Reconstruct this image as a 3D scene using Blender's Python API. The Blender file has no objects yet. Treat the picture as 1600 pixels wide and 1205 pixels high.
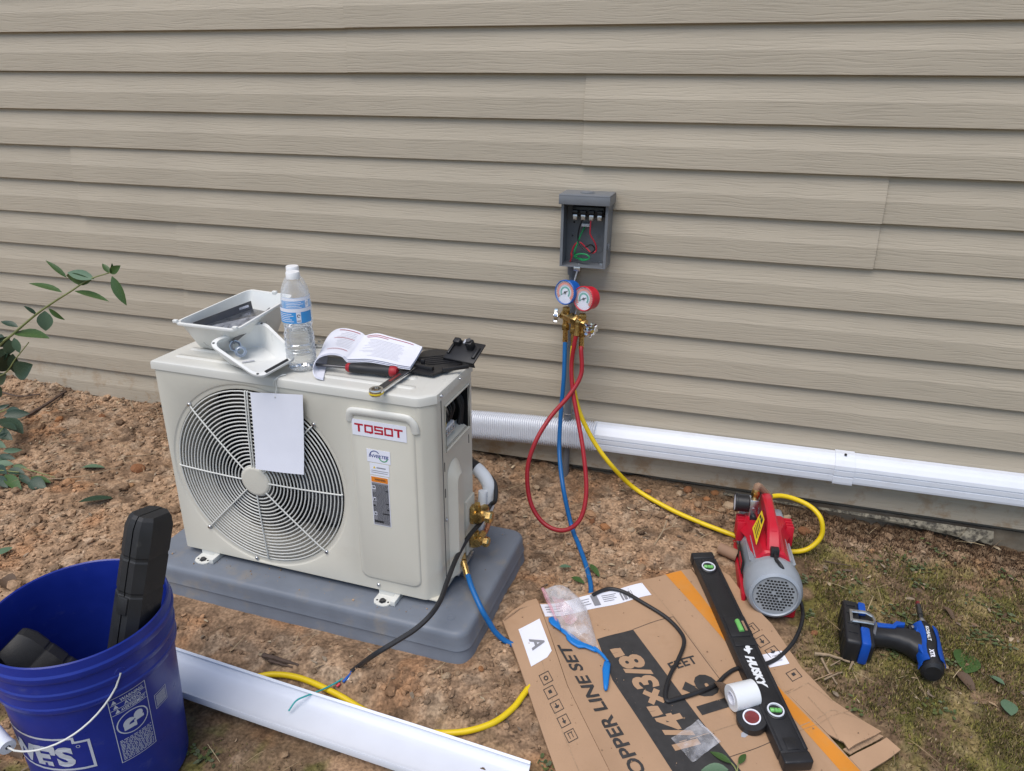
import bpy, bmesh, math, random
import numpy as np
from mathutils import Vector, Matrix
random.seed(7); np.random.seed(7)
SC = bpy.context.scene
COL = SC.collection
rad = math.radians

# ------------------------------------------------------------------ camera
F_PX, IW, IH = 1170.0, 1600.0, 1205.0
YAW, PIT, ROL = -0.2879089, 0.3866732, -0.0075668
CAM = np.array([0.0, -2.0859, 1.12547])
def cam_rows():
    cy, sy, cp, sp = math.cos(YAW), math.sin(YAW), math.cos(PIT), math.sin(PIT)
    f = np.array([sy*cp, cy*cp, -sp]); r = np.array([cy, -sy, 0.0]); d = np.cross(f, r)
    cr, sr = math.cos(ROL), math.sin(ROL)
    return np.array([cr*r+sr*d, -sr*r+cr*d, f])
CM = cam_rows()
cd = bpy.data.cameras.new('camera'); cam = bpy.data.objects.new('camera', cd); COL.objects.link(cam)
cd.sensor_fit = 'HORIZONTAL'; cd.sensor_width = 36.0; cd.lens = 36.0*F_PX/IW
cd.clip_start = 0.02; cd.clip_end = 500
cam.matrix_world = Matrix(((CM[0][0], -CM[1][0], -CM[2][0], CAM[0]), (CM[0][1], -CM[1][1], -CM[2][1], CAM[1]),
                           (CM[0][2], -CM[1][2], -CM[2][2], CAM[2]), (0, 0, 0, 1)))
SC.camera = cam

# ------------------------------------------------------------------ light
SUN_EL, SUN_AZ = rad(63), rad(196)          # azimuth clockwise from +Y: from behind the viewer, a little to the left
world = bpy.data.worlds.new('World'); SC.world = world; world.use_nodes = True
wn = world.node_tree; wn.nodes.clear()
sky = wn.nodes.new('ShaderNodeTexSky'); sky.sky_type = 'NISHITA'; sky.sun_disc = False
sky.sun_elevation = SUN_EL; sky.sun_rotation = SUN_AZ; sky.air_density = 1.0; sky.dust_density = 1.0; sky.ozone_density = 1.0
bg = wn.nodes.new('ShaderNodeBackground'); bg.inputs[1].default_value = 0.112
wo = wn.nodes.new('ShaderNodeOutputWorld')
wn.links.new(sky.outputs[0], bg.inputs[0]); wn.links.new(bg.outputs[0], wo.inputs[0])
sl = bpy.data.lights.new('sun', 'SUN'); sl.energy = 1.9; sl.angle = rad(46); sl.color = (1.0, 0.94, 0.86)
sun = bpy.data.objects.new('sun', sl); COL.objects.link(sun)
sd = Vector((math.sin(SUN_AZ)*math.cos(SUN_EL), math.cos(SUN_AZ)*math.cos(SUN_EL), math.sin(SUN_EL)))
sun.rotation_euler = (-sd).to_track_quat('-Z', 'Y').to_euler(); sun.location = (0, -3, 6)
SC.view_settings.view_transform = 'Standard'; SC.view_settings.look = 'None'
SC.view_settings.exposure = 0.54; SC.view_settings.gamma = 1.0; SC.view_settings.use_curve_mapping = False

# ------------------------------------------------------------------ helpers
def ray(px, py):
    return np.array([(px-IW/2)/F_PX, (py-IH/2)/F_PX, 1.0]) @ CM
def Pz(px, py, z):
    d = ray(px, py); return Vector(CAM + d*((z-CAM[2])/d[2]))
def Py(px, py, y):
    d = ray(px, py); return Vector(CAM + d*((y-CAM[1])/d[1]))
def sstep(a, b, x):
    t = np.clip((x-a)/(b-a), 0, 1); return t*t*(3-2*t)
_GX = [-40, -4, -2.4, -1.8, -0.3, 0.0, 0.5, 0.9, 3, 40]; _GZ = [.05, .03, 0.0, -.008, -.015, -.03, -.06, -.078, -.10, -.15]
def G0(x, y):
    x = np.asarray(x, float); y = np.asarray(y, float)
    yy = np.clip(y, -3, .2)
    z = np.interp(x, _GX, _GZ) + .085*yy
    dx = np.maximum(np.abs(x+.90)-.45, 0); dy = np.maximum(np.abs(y+.63)-.24, 0)
    w = np.exp(-(dx*dx+dy*dy)/(.13**2))
    z = z+.030*np.exp(-(yy+.018)**2/.035**2)*sstep(-2.28, -2.5, x)*(.4+.9*vn(x*9, x*0+2, 5))
    return z*(1-w) + (-.060)*w
_rt = np.random.RandomState(3).rand(256, 256)
def vn(x, y, s=0):
    x = np.asarray(x, float)+s*17.13; y = np.asarray(y, float)+s*7.71
    xi = np.floor(x).astype(int); yi = np.floor(y).astype(int); fx = x-xi; fy = y-yi
    fx = fx*fx*(3-2*fx); fy = fy*fy*(3-2*fy)
    a = _rt[xi & 255, yi & 255]; b = _rt[(xi+1) & 255, yi & 255]; c = _rt[xi & 255, (yi+1) & 255]; d = _rt[(xi+1) & 255, (yi+1) & 255]
    return (a*(1-fx)+b*fx)*(1-fy)+(c*(1-fx)+d*fx)*fy
def fbm(x, y, sc, n=4, s=0):
    t = 0; a = .5; tot = 0
    for i in range(n):
        t = t+a*vn(x*sc, y*sc, s+i*3); tot += a; a *= .5; sc *= 2.03
    return t/tot
def keepout(x, y):
    """1 on open ground, falling to 0 below the things that press the soil flat"""
    x = np.asarray(x, float); y = np.asarray(y, float); m = np.ones(np.broadcast(x, y).shape)
    dx = np.maximum(np.abs(x+.90)-.43, 0); dy = np.maximum(np.abs(y+.65)-.225, 0); m = m*sstep(.0, .05, np.hypot(dx, dy))
    m = m*sstep(-.012, .022, poly_sd(BOARD, x, y))
    m = m*sstep(.12, .19, np.hypot(x+1.042, y+1.27))
    m = m*sstep(.07, .14, np.hypot(x-.18, (y+.36)*.6))
    dx = np.maximum(np.abs(x+.78)-.56, 0); dy = np.maximum(np.abs(y+1.075+.05*(x+.78))-.055, 0); m = m*sstep(.0, .05, np.hypot(dx, dy))
    return m
def poly_sd(P, x, y):
    """signed distance to a polygon in plan, negative inside"""
    x, y = np.broadcast_arrays(np.asarray(x, float), np.asarray(y, float)); d = np.full(x.shape, 9.0); ins = np.zeros(x.shape, bool); n = len(P)
    for i in range(n):
        (ax, ay), (bx_, by_) = P[i], P[(i+1) % n]; ex, ey = bx_-ax, by_-ay
        t = np.clip(((x-ax)*ex+(y-ay)*ey)/(ex*ex+ey*ey), 0, 1); d = np.minimum(d, np.hypot(x-ax-ex*t, y-ay-ey*t))
        c = ((ay > y) != (by_ > y)) & (x < ex*(y-ay)/((by_-ay) if by_ != ay else 1e-9)+ax); ins ^= c
    return np.where(ins, -d, d)
def moss_w(x, y):
    a = sstep(.02, .26, np.asarray(x)+.22*(fbm(x, y, 5, 3, 40)-.5)*2)
    b = sstep(.02, .16, -np.asarray(y)-.05)
    c = sstep(.42, .56, fbm(x, y, 6, 3, 50)); left = sstep(-.95, -1.25, np.asarray(y))*c*.8*(np.asarray(x) < .0)
    return np.clip(a*b*(.55+.45*sstep(.32, .5, fbm(x, y, 9, 3, 61)))+left, 0, 1)
def gnoise(x, y):
    rough = 1-.55*moss_w(x, y)
    n = .030*(fbm(x, y, 4, 3, 1)-.5)+.026*rough*(fbm(x, y, 14, 3, 9)-.5)
    lump = sstep(.45, .65, fbm(x, y, 3.2, 3, 160))
    n = n+.018*rough*(.5+lump)*(np.abs(fbm(x, y, 24, 3, 15)-.5)*2-.25)+.022*rough*(.5+.8*lump)*(fbm(x, y, 62, 2, 21)-.5)
    return n
def GZ(x, y):
    k = keepout(x, y); far = sstep(3.5, 2.2, np.hypot(x, np.asarray(y)+.8))
    return G0(x, y)+gnoise(x, y)*(.12+.88*k)*far-.006*(1-k)
def GP(px, py, h=0.0, f=G0):
    """point of the photograph's pixel on the (smooth) ground, raised by h"""
    z = -.07
    for _ in range(12):
        p = Pz(px, py, z+h); z = float(f(p.x, p.y))
    return Pz(px, py, z+h)

BOARD = [(q.x, q.y) for q in (GP(*p) for p in ((785, 966), (838, 937), (925, 926), (1020, 903), (1110, 884), (1166, 936), (1205, 975), (1252, 1046), (1300, 1096), (1378, 1141), (1408, 1169), (1350, 1208), (1400, 1262), (1010, 1320), (915, 1310), (870, 1205), (826, 1078)))]
def mat(name, col, rough=.5, metal=0.0, var=.06, vs=25.0, bump=0.0, bs=250.0, spec=.5, var2=None, v2s=6.0, v2t=(.55, .75), trans=0.0, ior=1.45, alpha=1.0, attr=None, aniso=(1, 1, 1), coat=0.0):
    m = bpy.data.materials.new(name); m.use_nodes = True
    nt = m.node_tree; N, L = nt.nodes, nt.links
    b = N['Principled BSDF']; tc = N.new('ShaderNodeTexCoord'); mp = N.new('ShaderNodeMapping')
    mp.inputs['Scale'].default_value = aniso; L.new(tc.outputs['Object'], mp.inputs['Vector'])
    n1 = N.new('ShaderNodeTexNoise'); n1.inputs['Scale'].default_value = vs; n1.inputs['Detail'].default_value = 5; L.new(mp.outputs[0], n1.inputs['Vector'])
    rmp = N.new('ShaderNodeMapRange'); rmp.inputs['From Min'].default_value = .3; rmp.inputs['From Max'].default_value = .7
    rmp.inputs['To Min'].default_value = 1-var; rmp.inputs['To Max'].default_value = 1+var; L.new(n1.outputs[0], rmp.inputs[0])
    mx = N.new('ShaderNodeVectorMath'); mx.operation = 'SCALE'
    if attr:
        at = N.new('ShaderNodeAttribute'); at.attribute_name = attr; L.new(at.outputs['Color'], mx.inputs[0])
    else:
        mx.inputs[0].default_value = col
    L.new(rmp.outputs[0], mx.inputs['Scale'])
    out = mx.outputs[0]
    if var2:
        n2 = N.new('ShaderNodeTexNoise'); n2.inputs['Scale'].default_value = v2s; n2.inputs['Detail'].default_value = 8; n2.inputs['Roughness'].default_value = .65
        L.new(mp.outputs[0], n2.inputs['Vector'])
        r2 = N.new('ShaderNodeMapRange'); r2.inputs['From Min'].default_value, r2.inputs['From Max'].default_value = v2t; L.new(n2.outputs[0], r2.inputs[0])
        r2.inputs['To Max'].default_value = var2[3]
        mc = N.new('ShaderNodeMix'); mc.data_type = 'RGBA'; L.new(r2.outputs[0], mc.inputs[0]); L.new(out, mc.inputs[6]); mc.inputs[7].default_value = (*var2[:3], 1)
        out = mc.outputs[2]
    L.new(out, b.inputs['Base Color'])
    b.inputs['Metallic'].default_value = metal; b.inputs['IOR'].default_value = ior
    b.inputs['Specular IOR Level'].default_value = spec; b.inputs['Transmission Weight'].default_value = trans; b.inputs['Alpha'].default_value = alpha
    b.inputs['Coat Weight'].default_value = coat
    rr = N.new('ShaderNodeMapRange'); rr.inputs['From Min'].default_value = .3; rr.inputs['From Max'].default_value = .7
    rr.inputs['To Min'].default_value = max(0, rough-.07); rr.inputs['To Max'].default_value = min(1, rough+.07); L.new(n1.outputs[0], rr.inputs[0]); L.new(rr.outputs[0], b.inputs['Roughness'])
    if bump:
        nb = N.new('ShaderNodeTexNoise'); nb.inputs['Scale'].default_value = bs; nb.inputs['Detail'].default_value = 4; L.new(mp.outputs[0], nb.inputs['Vector'])
        bp = N.new('ShaderNodeBump'); bp.inputs['Strength'].default_value = bump; bp.inputs['Distance'].default_value = .001
        L.new(nb.outputs[0], bp.inputs['Height']); L.new(bp.outputs[0], b.inputs['Normal'])
    return m

class MB:
    """collects shapes and links them as ONE mesh object"""
    def __init__(s): s.v = []; s.f = []; s.mi = []; s.m = 0; s.sm = []
    def add(s, V, F, smooth=False):
        o = len(s.v); s.v += [tuple(p) for p in V]
        for f in F: s.f.append(tuple(i+o for i in f)); s.mi.append(s.m); s.sm.append(smooth)
    def box(s, lo, hi, M=None, bev=0.0, seg=2):
        bm = bmesh.new(); bmesh.ops.create_cube(bm, size=1)
        c = [(a+b)/2 for a, b in zip(lo, hi)]; d = [abs(b-a) for a, b in zip(lo, hi)]
        for v in bm.verts: v.co = Vector((v.co.x*d[0]+c[0], v.co.y*d[1]+c[1], v.co.z*d[2]+c[2]))
        if bev: bmesh.ops.bevel(bm, geom=bm.edges[:], offset=bev, segments=seg, affect='EDGES', profile=.5)
        s.bm(bm, M, smooth=bev > 0)
    def bm(s, bm, M=None, smooth=False):
        bm.verts.index_update()
        s.add([(M @ v.co) if M else v.co for v in bm.verts], [[v.index for v in f.verts] for f in bm.faces], smooth); bm.free()
    def prism(s, poly, z0, z1, M=None, bev=0.0, seg=2):
        bm = bmesh.new(); vs = [bm.verts.new((x, y, z0)) for x, y in poly]; f = bm.faces.new(vs)
        r = bmesh.ops.extrude_face_region(bm, geom=[f])
        for e in r['geom']:
            if isinstance(e, bmesh.types.BMVert): e.co.z = z1
        bmesh.ops.recalc_face_normals(bm, faces=bm.faces[:])
        if bev: bmesh.ops.bevel(bm, geom=bm.edges[:], offset=bev, segments=seg, affect='EDGES', profile=.5)
        s.bm(bm, M, smooth=bev > 0)
    def tube(s, pts, r, n=10, caps=True, closed=False, M=None, prof=None):
        pts = [Vector(p) for p in pts]; k = len(pts); V = []; F = []
        rr = r if isinstance(r, (list, tuple)) else [r]*k
        T = []
        for i in range(k):
            a = pts[(i-1) % k] if (closed or i > 0) else pts[i]; b = pts[(i+1) % k] if (closed or i < k-1) else pts[i]
            t = (b-a); T.append(t.normalized() if t.length > 1e-9 else (T[-1] if T else Vector((0, 0, 1))))
        up = Vector((0, 0, 1)) if abs(T[0].z) < .9 else Vector((1, 0, 0))
        nrm = (up-T[0]*up.dot(T[0])).normalized()
        for i in range(k):
            nrm = (nrm-T[i]*nrm.dot(T[i])); nrm = nrm.normalized() if nrm.length > 1e-9 else T[i].orthogonal().normalized()
            bn = T[i].cross(nrm)
            for j in range(n):
                a = 2*math.pi*j/n
                if prof: c, d = prof[j]
                else: c, d = math.cos(a), math.sin(a)
                V.append(pts[i]+(nrm*c+bn*d)*rr[i])
        m = k if closed else k-1
        for i in range(m):
            for j in range(n):
                a = i*n+j; b = i*n+(j+1) % n; c = ((i+1) % k)*n+(j+1) % n; d = ((i+1) % k)*n+j; F.append((a, b, c, d))
        if caps and not closed: F.append(tuple(range(n-1, -1, -1))); F.append(tuple((k-1)*n+j for j in range(n)))
        if M: V = [M @ v for v in V]
        s.add(V, F, True)
    def cyl(s, p0, p1, r0, r1=None, n=20, bev=0.0):
        p0, p1 = Vector(p0), Vector(p1); r1 = r0 if r1 is None else r1
        if bev:
            d = (p1-p0).normalized()
            s.lathe_axis(p0, d, [(0, 0), (r0-bev, 0), (r0-bev*.3, bev*.3), (r0, bev), (r1, (p1-p0).length-bev), (r1-bev*.3, (p1-p0).length-bev*.3), (r1-bev, (p1-p0).length), (0, (p1-p0).length)], n)
        else: s.tube([p0, p1], [r0, r1], n)
    def lathe_axis(s, o, d, prof, n=24, closed=False):
        o = Vector(o); d = Vector(d).normalized(); a = d.orthogonal().normalized(); b = d.cross(a); V = []; F = []
        k = len(prof)
        for r, h in prof:
            for j in range(n):
                t = 2*math.pi*j/n; V.append(o+d*h+(a*math.cos(t)+b*math.sin(t))*max(r, 1e-5))
        for i in range(k if closed else k-1):
            for j in range(n):
                F.append((i*n+j, i*n+(j+1) % n, ((i+1) % k)*n+(j+1) % n, ((i+1) % k)*n+j))
        s.add(V, F, True)
    def grid(s, rows, smooth=True, flip=False):
        nu = len(rows[0]); V = [p for r in rows for p in r]; F = []
        for i in range(len(rows)-1):
            for j in range(nu-1):
                q = (i*nu+j, i*nu+j+1, (i+1)*nu+j+1, (i+1)*nu+j); F.append(q[::-1] if flip else q)
        s.add(V, F, smooth)
    def build(s, name, mats, parent=None, world=False, auto=35, solid=0.0, loc=None, off=-1):
        V = s.v
        if world and parent is not None:
            Mi = wmat(parent).inverted(); V = [Mi @ Vector(p) for p in V]
        if loc is not None: V = [Vector(p)-Vector(loc) for p in V]
        me = bpy.data.meshes.new(name); me.from_pydata([tuple(p) for p in V], [], s.f)
        mats = mats if isinstance(mats, (list, tuple)) else [mats]
        for m in mats: me.materials.append(m)
        me.polygons.foreach_set('material_index', s.mi); me.polygons.foreach_set('use_smooth', s.sm)
        me.update()
        if any(s.sm) and auto:
            bm = bmesh.new(); bm.from_mesh(me)
            bmesh.ops.recalc_face_normals(bm, faces=bm.faces[:]) if not solid else None
            for e in bm.edges:
                if len(e.link_faces) == 2 and e.calc_face_angle(0) > rad(auto): e.smooth = False
            bm.to_mesh(me); bm.free()
        o = bpy.data.objects.new(name, me); COL.objects.link(o)
        if parent is not None: o.parent = parent
        if loc is not None: o.location = loc
        if solid:
            md = o.modifiers.new('thickness', 'SOLIDIFY'); md.thickness = solid; md.offset = off
            es = o.modifiers.new('crisp_edges', 'EDGE_SPLIT'); es.split_angle = rad(50)
        return o
def wmat(o):
    m = Matrix.LocRotScale(o.location, o.rotation_euler, o.scale)
    return wmat(o.parent) @ m if o.parent else m
def tag(o, label=None, cat=None, group=None, kind=None):
    if label: o['label'] = label
    if cat: o['category'] = cat
    if group: o['group'] = group
    if kind: o['kind'] = kind
    return o
def thing(name, label, cat, loc=(0, 0, 0), rot=(0, 0, 0), group=None):
    o = bpy.data.objects.new(name, None); COL.objects.link(o); o.empty_display_size = .05
    o.location = loc; o.rotation_euler = rot
    return tag(o, label, cat, group)
def npmesh(name, V, F, mats, colors=None, parent=None, smooth=False):
    V = np.asarray(V, np.float32); F = np.asarray(F, np.int32); k = F.shape[1]
    me = bpy.data.meshes.new(name); me.vertices.add(len(V)); me.vertices.foreach_set('co', V.ravel())
    me.loops.add(F.size); me.loops.foreach_set('vertex_index', F.ravel()); me.polygons.add(len(F))
    me.polygons.foreach_set('loop_start', np.arange(0, F.size, k, dtype=np.int32))
    me.polygons.foreach_set('use_smooth', np.full(len(F), smooth, bool))
    if colors is not None:
        c = np.ones((len(V), 4), np.float32); c[:, :3] = colors
        at = me.attributes.new('col', 'FLOAT_COLOR', 'POINT'); at.data.foreach_set('color', c.ravel())
    me.materials.append(mats); me.update(calc_edges=True); me.validate()
    o = bpy.data.objects.new(name, me); COL.objects.link(o)
    if parent is not None: o.parent = parent
    return o
def spline(pts, n=8):
    """Catmull-Rom through the points"""
    P = [Vector(p) for p in pts]; P = [P[0]*2-P[1]]+P+[P[-1]*2-P[-2]]; out = []
    for i in range(1, len(P)-2):
        a, b, c, d = P[i-1:i+3]
        for j in range(n):
            t = j/n; out.append(.5*((2*b)+(c-a)*t+(2*a-5*b+4*c-d)*t*t+(3*b-a-3*c+d)*t**3))
    out.append(P[-2]); return out
def frame(o, x, z):
    """matrix with the given x axis and approximate z axis"""
    x = Vector(x).normalized(); z = Vector(z); z = (z-x*z.dot(x)).normalized(); y = z.cross(x)
    return Matrix(((x.x, y.x, z.x, o[0]), (x.y, y.y, z.y, o[1]), (x.z, y.z, z.z, o[2]), (0, 0, 0, 1)))
def rrect(x0, y0, x1, y1, r, n=5):
    out = []
    for cx, cy, a0 in ((x1-r, y1-r, 0), (x0+r, y1-r, 90), (x0+r, y0+r, 180), (x1-r, y0+r, 270)):
        for i in range(n+1):
            a = rad(a0+90*i/n); out.append((cx+r*math.cos(a), cy+r*math.sin(a)))
    return out
_glyph = {}
def text2d(body, bold=0.0, shear=0.0):
    """flat glyph mesh of a string, cap height scaled to 1, starting at x=0; returns verts, faces, width"""
    k = (body, bold, shear)
    if k in _glyph: return _glyph[k]
    c = bpy.data.curves.new('lettering', 'FONT'); c.body = body; c.size = 1; c.offset = bold; c.shear = shear; c.resolution_u = 3
    o = bpy.data.objects.new('lettering', c); COL.objects.link(o); bpy.context.view_layer.update()
    me = o.evaluated_get(bpy.context.evaluated_depsgraph_get()).to_mesh()
    V = [(v.co.x, v.co.y) for v in me.vertices]; F = [tuple(p.vertices) for p in me.polygons]
    o.to_mesh_clear() if hasattr(o, 'to_mesh_clear') else None
    bpy.data.objects.remove(o); bpy.data.curves.remove(c)
    x0 = min(v[0] for v in V); x1 = max(v[0] for v in V)
    h = .73
    V = [((x-x0)/h, y/h) for x, y in V]
    _glyph[k] = (V, F, (x1-x0)/h); return _glyph[k]
def put_text(mb, body, mapf, x, y, cap, width=None, bold=0.0, shear=0.0, align='l'):
    """lettering laid through mapf(u, v) -> point; cap height and optional total width in mapf's units"""
    V, F, w = text2d(body, bold, shear); sx = (width/w) if width else cap
    ox = x-(w*sx/2 if align == 'c' else 0)
    mb.add([mapf(ox+a*sx, y+b*cap) for a, b in V], F)
def put_rect(mb, mapf, x0, y0, x1, y1, n=1):
    rows = [[mapf(x0+(x1-x0)*i/n, y0+(y1-y0)*j/n) for i in range(n+1)] for j in range(n+1)]
    mb.grid(rows, False)
def put_frame(mb, mapf, x0, y0, x1, y1, t, n=1):
    put_rect(mb, mapf, x0, y0, x1, y0+t, n); put_rect(mb, mapf, x0, y1-t, x1, y1, n)
    put_rect(mb, mapf, x0, y0+t, x0+t, y1-t, n); put_rect(mb, mapf, x1-t, y0+t, x1, y1-t, n)
def put_arc(mb, mapf, cx, cy, r0, r1, a0, a1, n=16, sy=1.0):
    rows = [[mapf(cx+r*math.cos(rad(a0+(a1-a0)*i/n)), cy+sy*r*math.sin(rad(a0+(a1-a0)*i/n))) for i in range(n+1)] for r in (r0, r1)]
    mb.grid(rows, False)
def copy_tree(o, parent=None):
    c = o.copy(); COL.objects.link(c)
    if parent is not None: c.parent = parent
    for ch in list(o.children): copy_tree(ch, c)
    return c

# ------------------------------------------------------------------ materials
M = {}
def siding_mat():
    m = bpy.data.materials.new('vinyl_siding'); m.use_nodes = True; nt = m.node_tree; N, L = nt.nodes, nt.links; b = N['Principled BSDF']
    tc = N.new('ShaderNodeTexCoord'); oi = N.new('ShaderNodeObjectInfo')
    off = N.new('ShaderNodeVectorMath'); off.operation = 'SCALE'; off.inputs[0].default_value = (3.1, 0, 1.7); L.new(oi.outputs['Random'], off.inputs['Scale'])
    ad = N.new('ShaderNodeVectorMath'); L.new(tc.outputs['Object'], ad.inputs[0]); L.new(off.outputs[0], ad.inputs[1])
    wv = N.new('ShaderNodeTexNoise'); wv.inputs['Scale'].default_value = 5.5; wv.inputs['Detail'].default_value = 2; L.new(ad.outputs[0], wv.inputs['Vector'])
    ws = N.new('ShaderNodeVectorMath'); ws.operation = 'MULTIPLY_ADD'; ws.inputs[1].default_value = (0, 0, .022); L.new(wv.outputs['Color'], ws.inputs[0]); L.new(ad.outputs[0], ws.inputs[2])
    mp = N.new('ShaderNodeMapping'); mp.inputs['Scale'].default_value = (9, 1, 210); L.new(ws.outputs[0], mp.inputs['Vector'])
    gr = N.new('ShaderNodeTexNoise'); gr.inputs['Scale'].default_value = 1.0; gr.inputs['Detail'].default_value = 3; gr.inputs['Roughness'].default_value = .55; L.new(mp.outputs[0], gr.inputs['Vector'])
    cr = N.new('ShaderNodeMapRange'); cr.inputs['From Min'].default_value = .36; cr.inputs['From Max'].default_value = .52; L.new(gr.outputs[0], cr.inputs[0])
    big = N.new('ShaderNodeTexNoise'); big.inputs['Scale'].default_value = 2.2; big.inputs['Detail'].default_value = 5; L.new(ad.outputs[0], big.inputs['Vector'])
    a1 = N.new('ShaderNodeMapRange'); a1.inputs['From Min'].default_value = .3; a1.inputs['From Max'].default_value = .7; a1.inputs['To Min'].default_value = .95; a1.inputs['To Max'].default_value = 1.05; L.new(big.outputs[0], a1.inputs[0])
    a2 = N.new('ShaderNodeMapRange'); a2.inputs['To Min'].default_value = .945; a2.inputs['To Max'].default_value = 1.0; L.new(cr.outputs[0], a2.inputs[0])
    mm = N.new('ShaderNodeMath'); mm.operation = 'MULTIPLY'; L.new(a1.outputs[0], mm.inputs[0]); L.new(a2.outputs[0], mm.inputs[1])
    sc = N.new('ShaderNodeVectorMath'); sc.operation = 'SCALE'; sc.inputs[0].default_value = (.425, .369, .285); L.new(mm.outputs[0], sc.inputs['Scale'])
    # splashed soil low on the wall
    sx = N.new('ShaderNodeSeparateXYZ'); L.new(tc.outputs['Object'], sx.inputs[0])
    low = N.new('ShaderNodeMapRange'); low.inputs['From Min'].default_value = .16; low.inputs['From Max'].default_value = .0; low.inputs['To Max'].default_value = .9; L.new(sx.outputs[2], low.inputs[0])
    dn = N.new('ShaderNodeTexNoise'); dn.inputs['Scale'].default_value = 14; dn.inputs['Detail'].default_value = 8; dn.inputs['Roughness'].default_value = .7; L.new(tc.outputs['Object'], dn.inputs['Vector'])
    dr = N.new('ShaderNodeMapRange'); dr.inputs['From Min'].default_value = .50; dr.inputs['From Max'].default_value = .64; L.new(dn.outputs[0], dr.inputs[0])
    dm = N.new('ShaderNodeMath'); dm.operation = 'MULTIPLY'; L.new(low.outputs[0], dm.inputs[0]); L.new(dr.outputs[0], dm.inputs[1])
    mc = N.new('ShaderNodeMix'); mc.data_type = 'RGBA'; L.new(dm.outputs[0], mc.inputs[0]); L.new(sc.outputs[0], mc.inputs[6]); mc.inputs[7].default_value = (.30, .19, .10, 1)
    L.new(mc.outputs[2], b.inputs['Base Color']); b.inputs['Roughness'].default_value = .55; b.inputs['Specular IOR Level'].default_value = .35
    bp = N.new('ShaderNodeBump'); bp.inputs['Strength'].default_value = .38; bp.inputs['Distance'].default_value = .0010; L.new(cr.outputs[0], bp.inputs['Height']); L.new(bp.outputs[0], b.inputs['Normal'])
    return m
M['siding'] = siding_mat()
M['soil'] = mat('soil', (.3, .2, .13), .95, var=.42, vs=150, bump=1.0, bs=260, attr='col', spec=.1)
M['clod'] = mat('clod_soil', (.3, .2, .13), .95, var=.25, vs=120, bump=.8, bs=300, attr='col', spec=.1)
M['litter'] = mat('plant_litter', (.3, .2, .13), .85, var=.15, vs=150, attr='col', spec=.2)
M['concrete'] = mat('foundation_concrete', (.20, .165, .12), .95, var=.25, vs=14, bump=1.0, bs=90, var2=(.12, .075, .04, .8), v2s=5, v2t=(.45, .65))
M['ply'] = mat('sheathing', (.2, .17, .13), .9)
M['cab'] = mat('cream_painted_steel', (.61, .585, .505), .36, var=.025, vs=8, bump=.04, bs=900, spec=.5, var2=(.42, .36, .28, .22), v2s=7, v2t=(.60, .80))
M['cab_lid'] = mat('cream_painted_lid', (.62, .61, .56), .33, var=.03, vs=8, bump=.04, bs=900, var2=(.45, .42, .36, .35), v2s=16, v2t=(.58, .75))
M['wire_white'] = mat('white_coated_wire', (.66, .66, .62), .35, var=.02)
M['black_in'] = mat('dark_interior', (.012, .012, .013), .7, var=.2)
M['fan'] = mat('black_fan_plastic', (.050, .050, .052), .45, var=.15)
M['fin'] = mat('aluminium_fins', (.16, .17, .18), .5, metal=.6, var=.2, vs=60)
M['steel'] = mat('zinc_steel', (.55, .56, .58), .32, metal=1.0, var=.15, vs=80)
M['chrome'] = mat('chrome', (.72, .73, .75), .12, metal=1.0, var=.05)
M['dark_steel'] = mat('dark_steel', (.12, .12, .125), .4, metal=.9, var=.15)
M['pad'] = mat('grey_plastic_pad', (.165, .185, .22), .5, var=.06, vs=20, bump=.12, bs=500, var2=(.30, .25, .18, .55), v2s=13, v2t=(.54, .76))
M['white'] = mat('white_plastic', (.69, .715, .78), .35, var=.015, bump=.03, bs=600)
M['white_duct'] = mat('white_pvc_cover', (.67, .695, .75), .34, var=.02, var2=(.45, .36, .26, .25), v2s=10, v2t=(.6, .8))
M['tray'] = mat('white_valve_cover', (.74, .745, .72), .33, var=.02)
M['paper'] = mat('white_paper', (.755, .765, .84), .7, var=.015, spec=.2)
M['red_ink'] = mat('red_ink', (.45, .012, .03), .45, var=.05)
M['ink'] = mat('black_ink', (.022, .022, .025), .6, var=.1)
M['grey_ink'] = mat('grey_ink', (.23, .23, .25), .6)
M['pale_ink'] = mat('pale_grey_ink', (.42, .43, .47), .6)
M['blue_ink'] = mat('dark_blue_ink', (.03, .05, .22), .5)
M['green_ink'] = mat('green_ink', (.03, .28, .10), .5)
M['orange_ink'] = mat('orange_ink', (.72, .22, .02), .5)
M['yellow_ink'] = mat('yellow_ink', (.75, .55, .02), .5)
M['brass'] = mat('brass', (.62, .43, .17), .28, metal=1.0, var=.18, vs=120, var2=(.25, .13, .04, .6), v2s=60, v2t=(.5, .7))
M['copper'] = mat('copper', (.55, .22, .11), .4, metal=1.0, var=.25, vs=90)
M['rubber_black'] = mat('black_rubber', (.018, .018, .020), .48, var=.12, bump=.05)
M['black_plastic'] = mat('black_plastic', (.016, .016, .018), .42, var=.15, bump=.12, bs=900, var2=(.09, .085, .08, .3), v2s=40, v2t=(.62, .8))
M['case'] = mat('textured_black_case', (.017, .017, .018), .55, var=.15, bump=.5, bs=700, var2=(.10, .095, .085, .5), v2s=30, v2t=(.64, .8))
M['blue_hose'] = mat('blue_hose_rubber', (.006, .115, .34), .42, var=.06, bump=.1, bs=500)
M['red_hose'] = mat('red_hose_rubber', (.33, .014, .022), .42, var=.06, bump=.1, bs=500)
M['yellow_hose'] = mat('yellow_hose_rubber', (.74, .53, .010), .42, var=.05, bump=.1, bs=500, var2=(.35, .22, .03, .5), v2s=20, v2t=(.6, .8))
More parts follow.
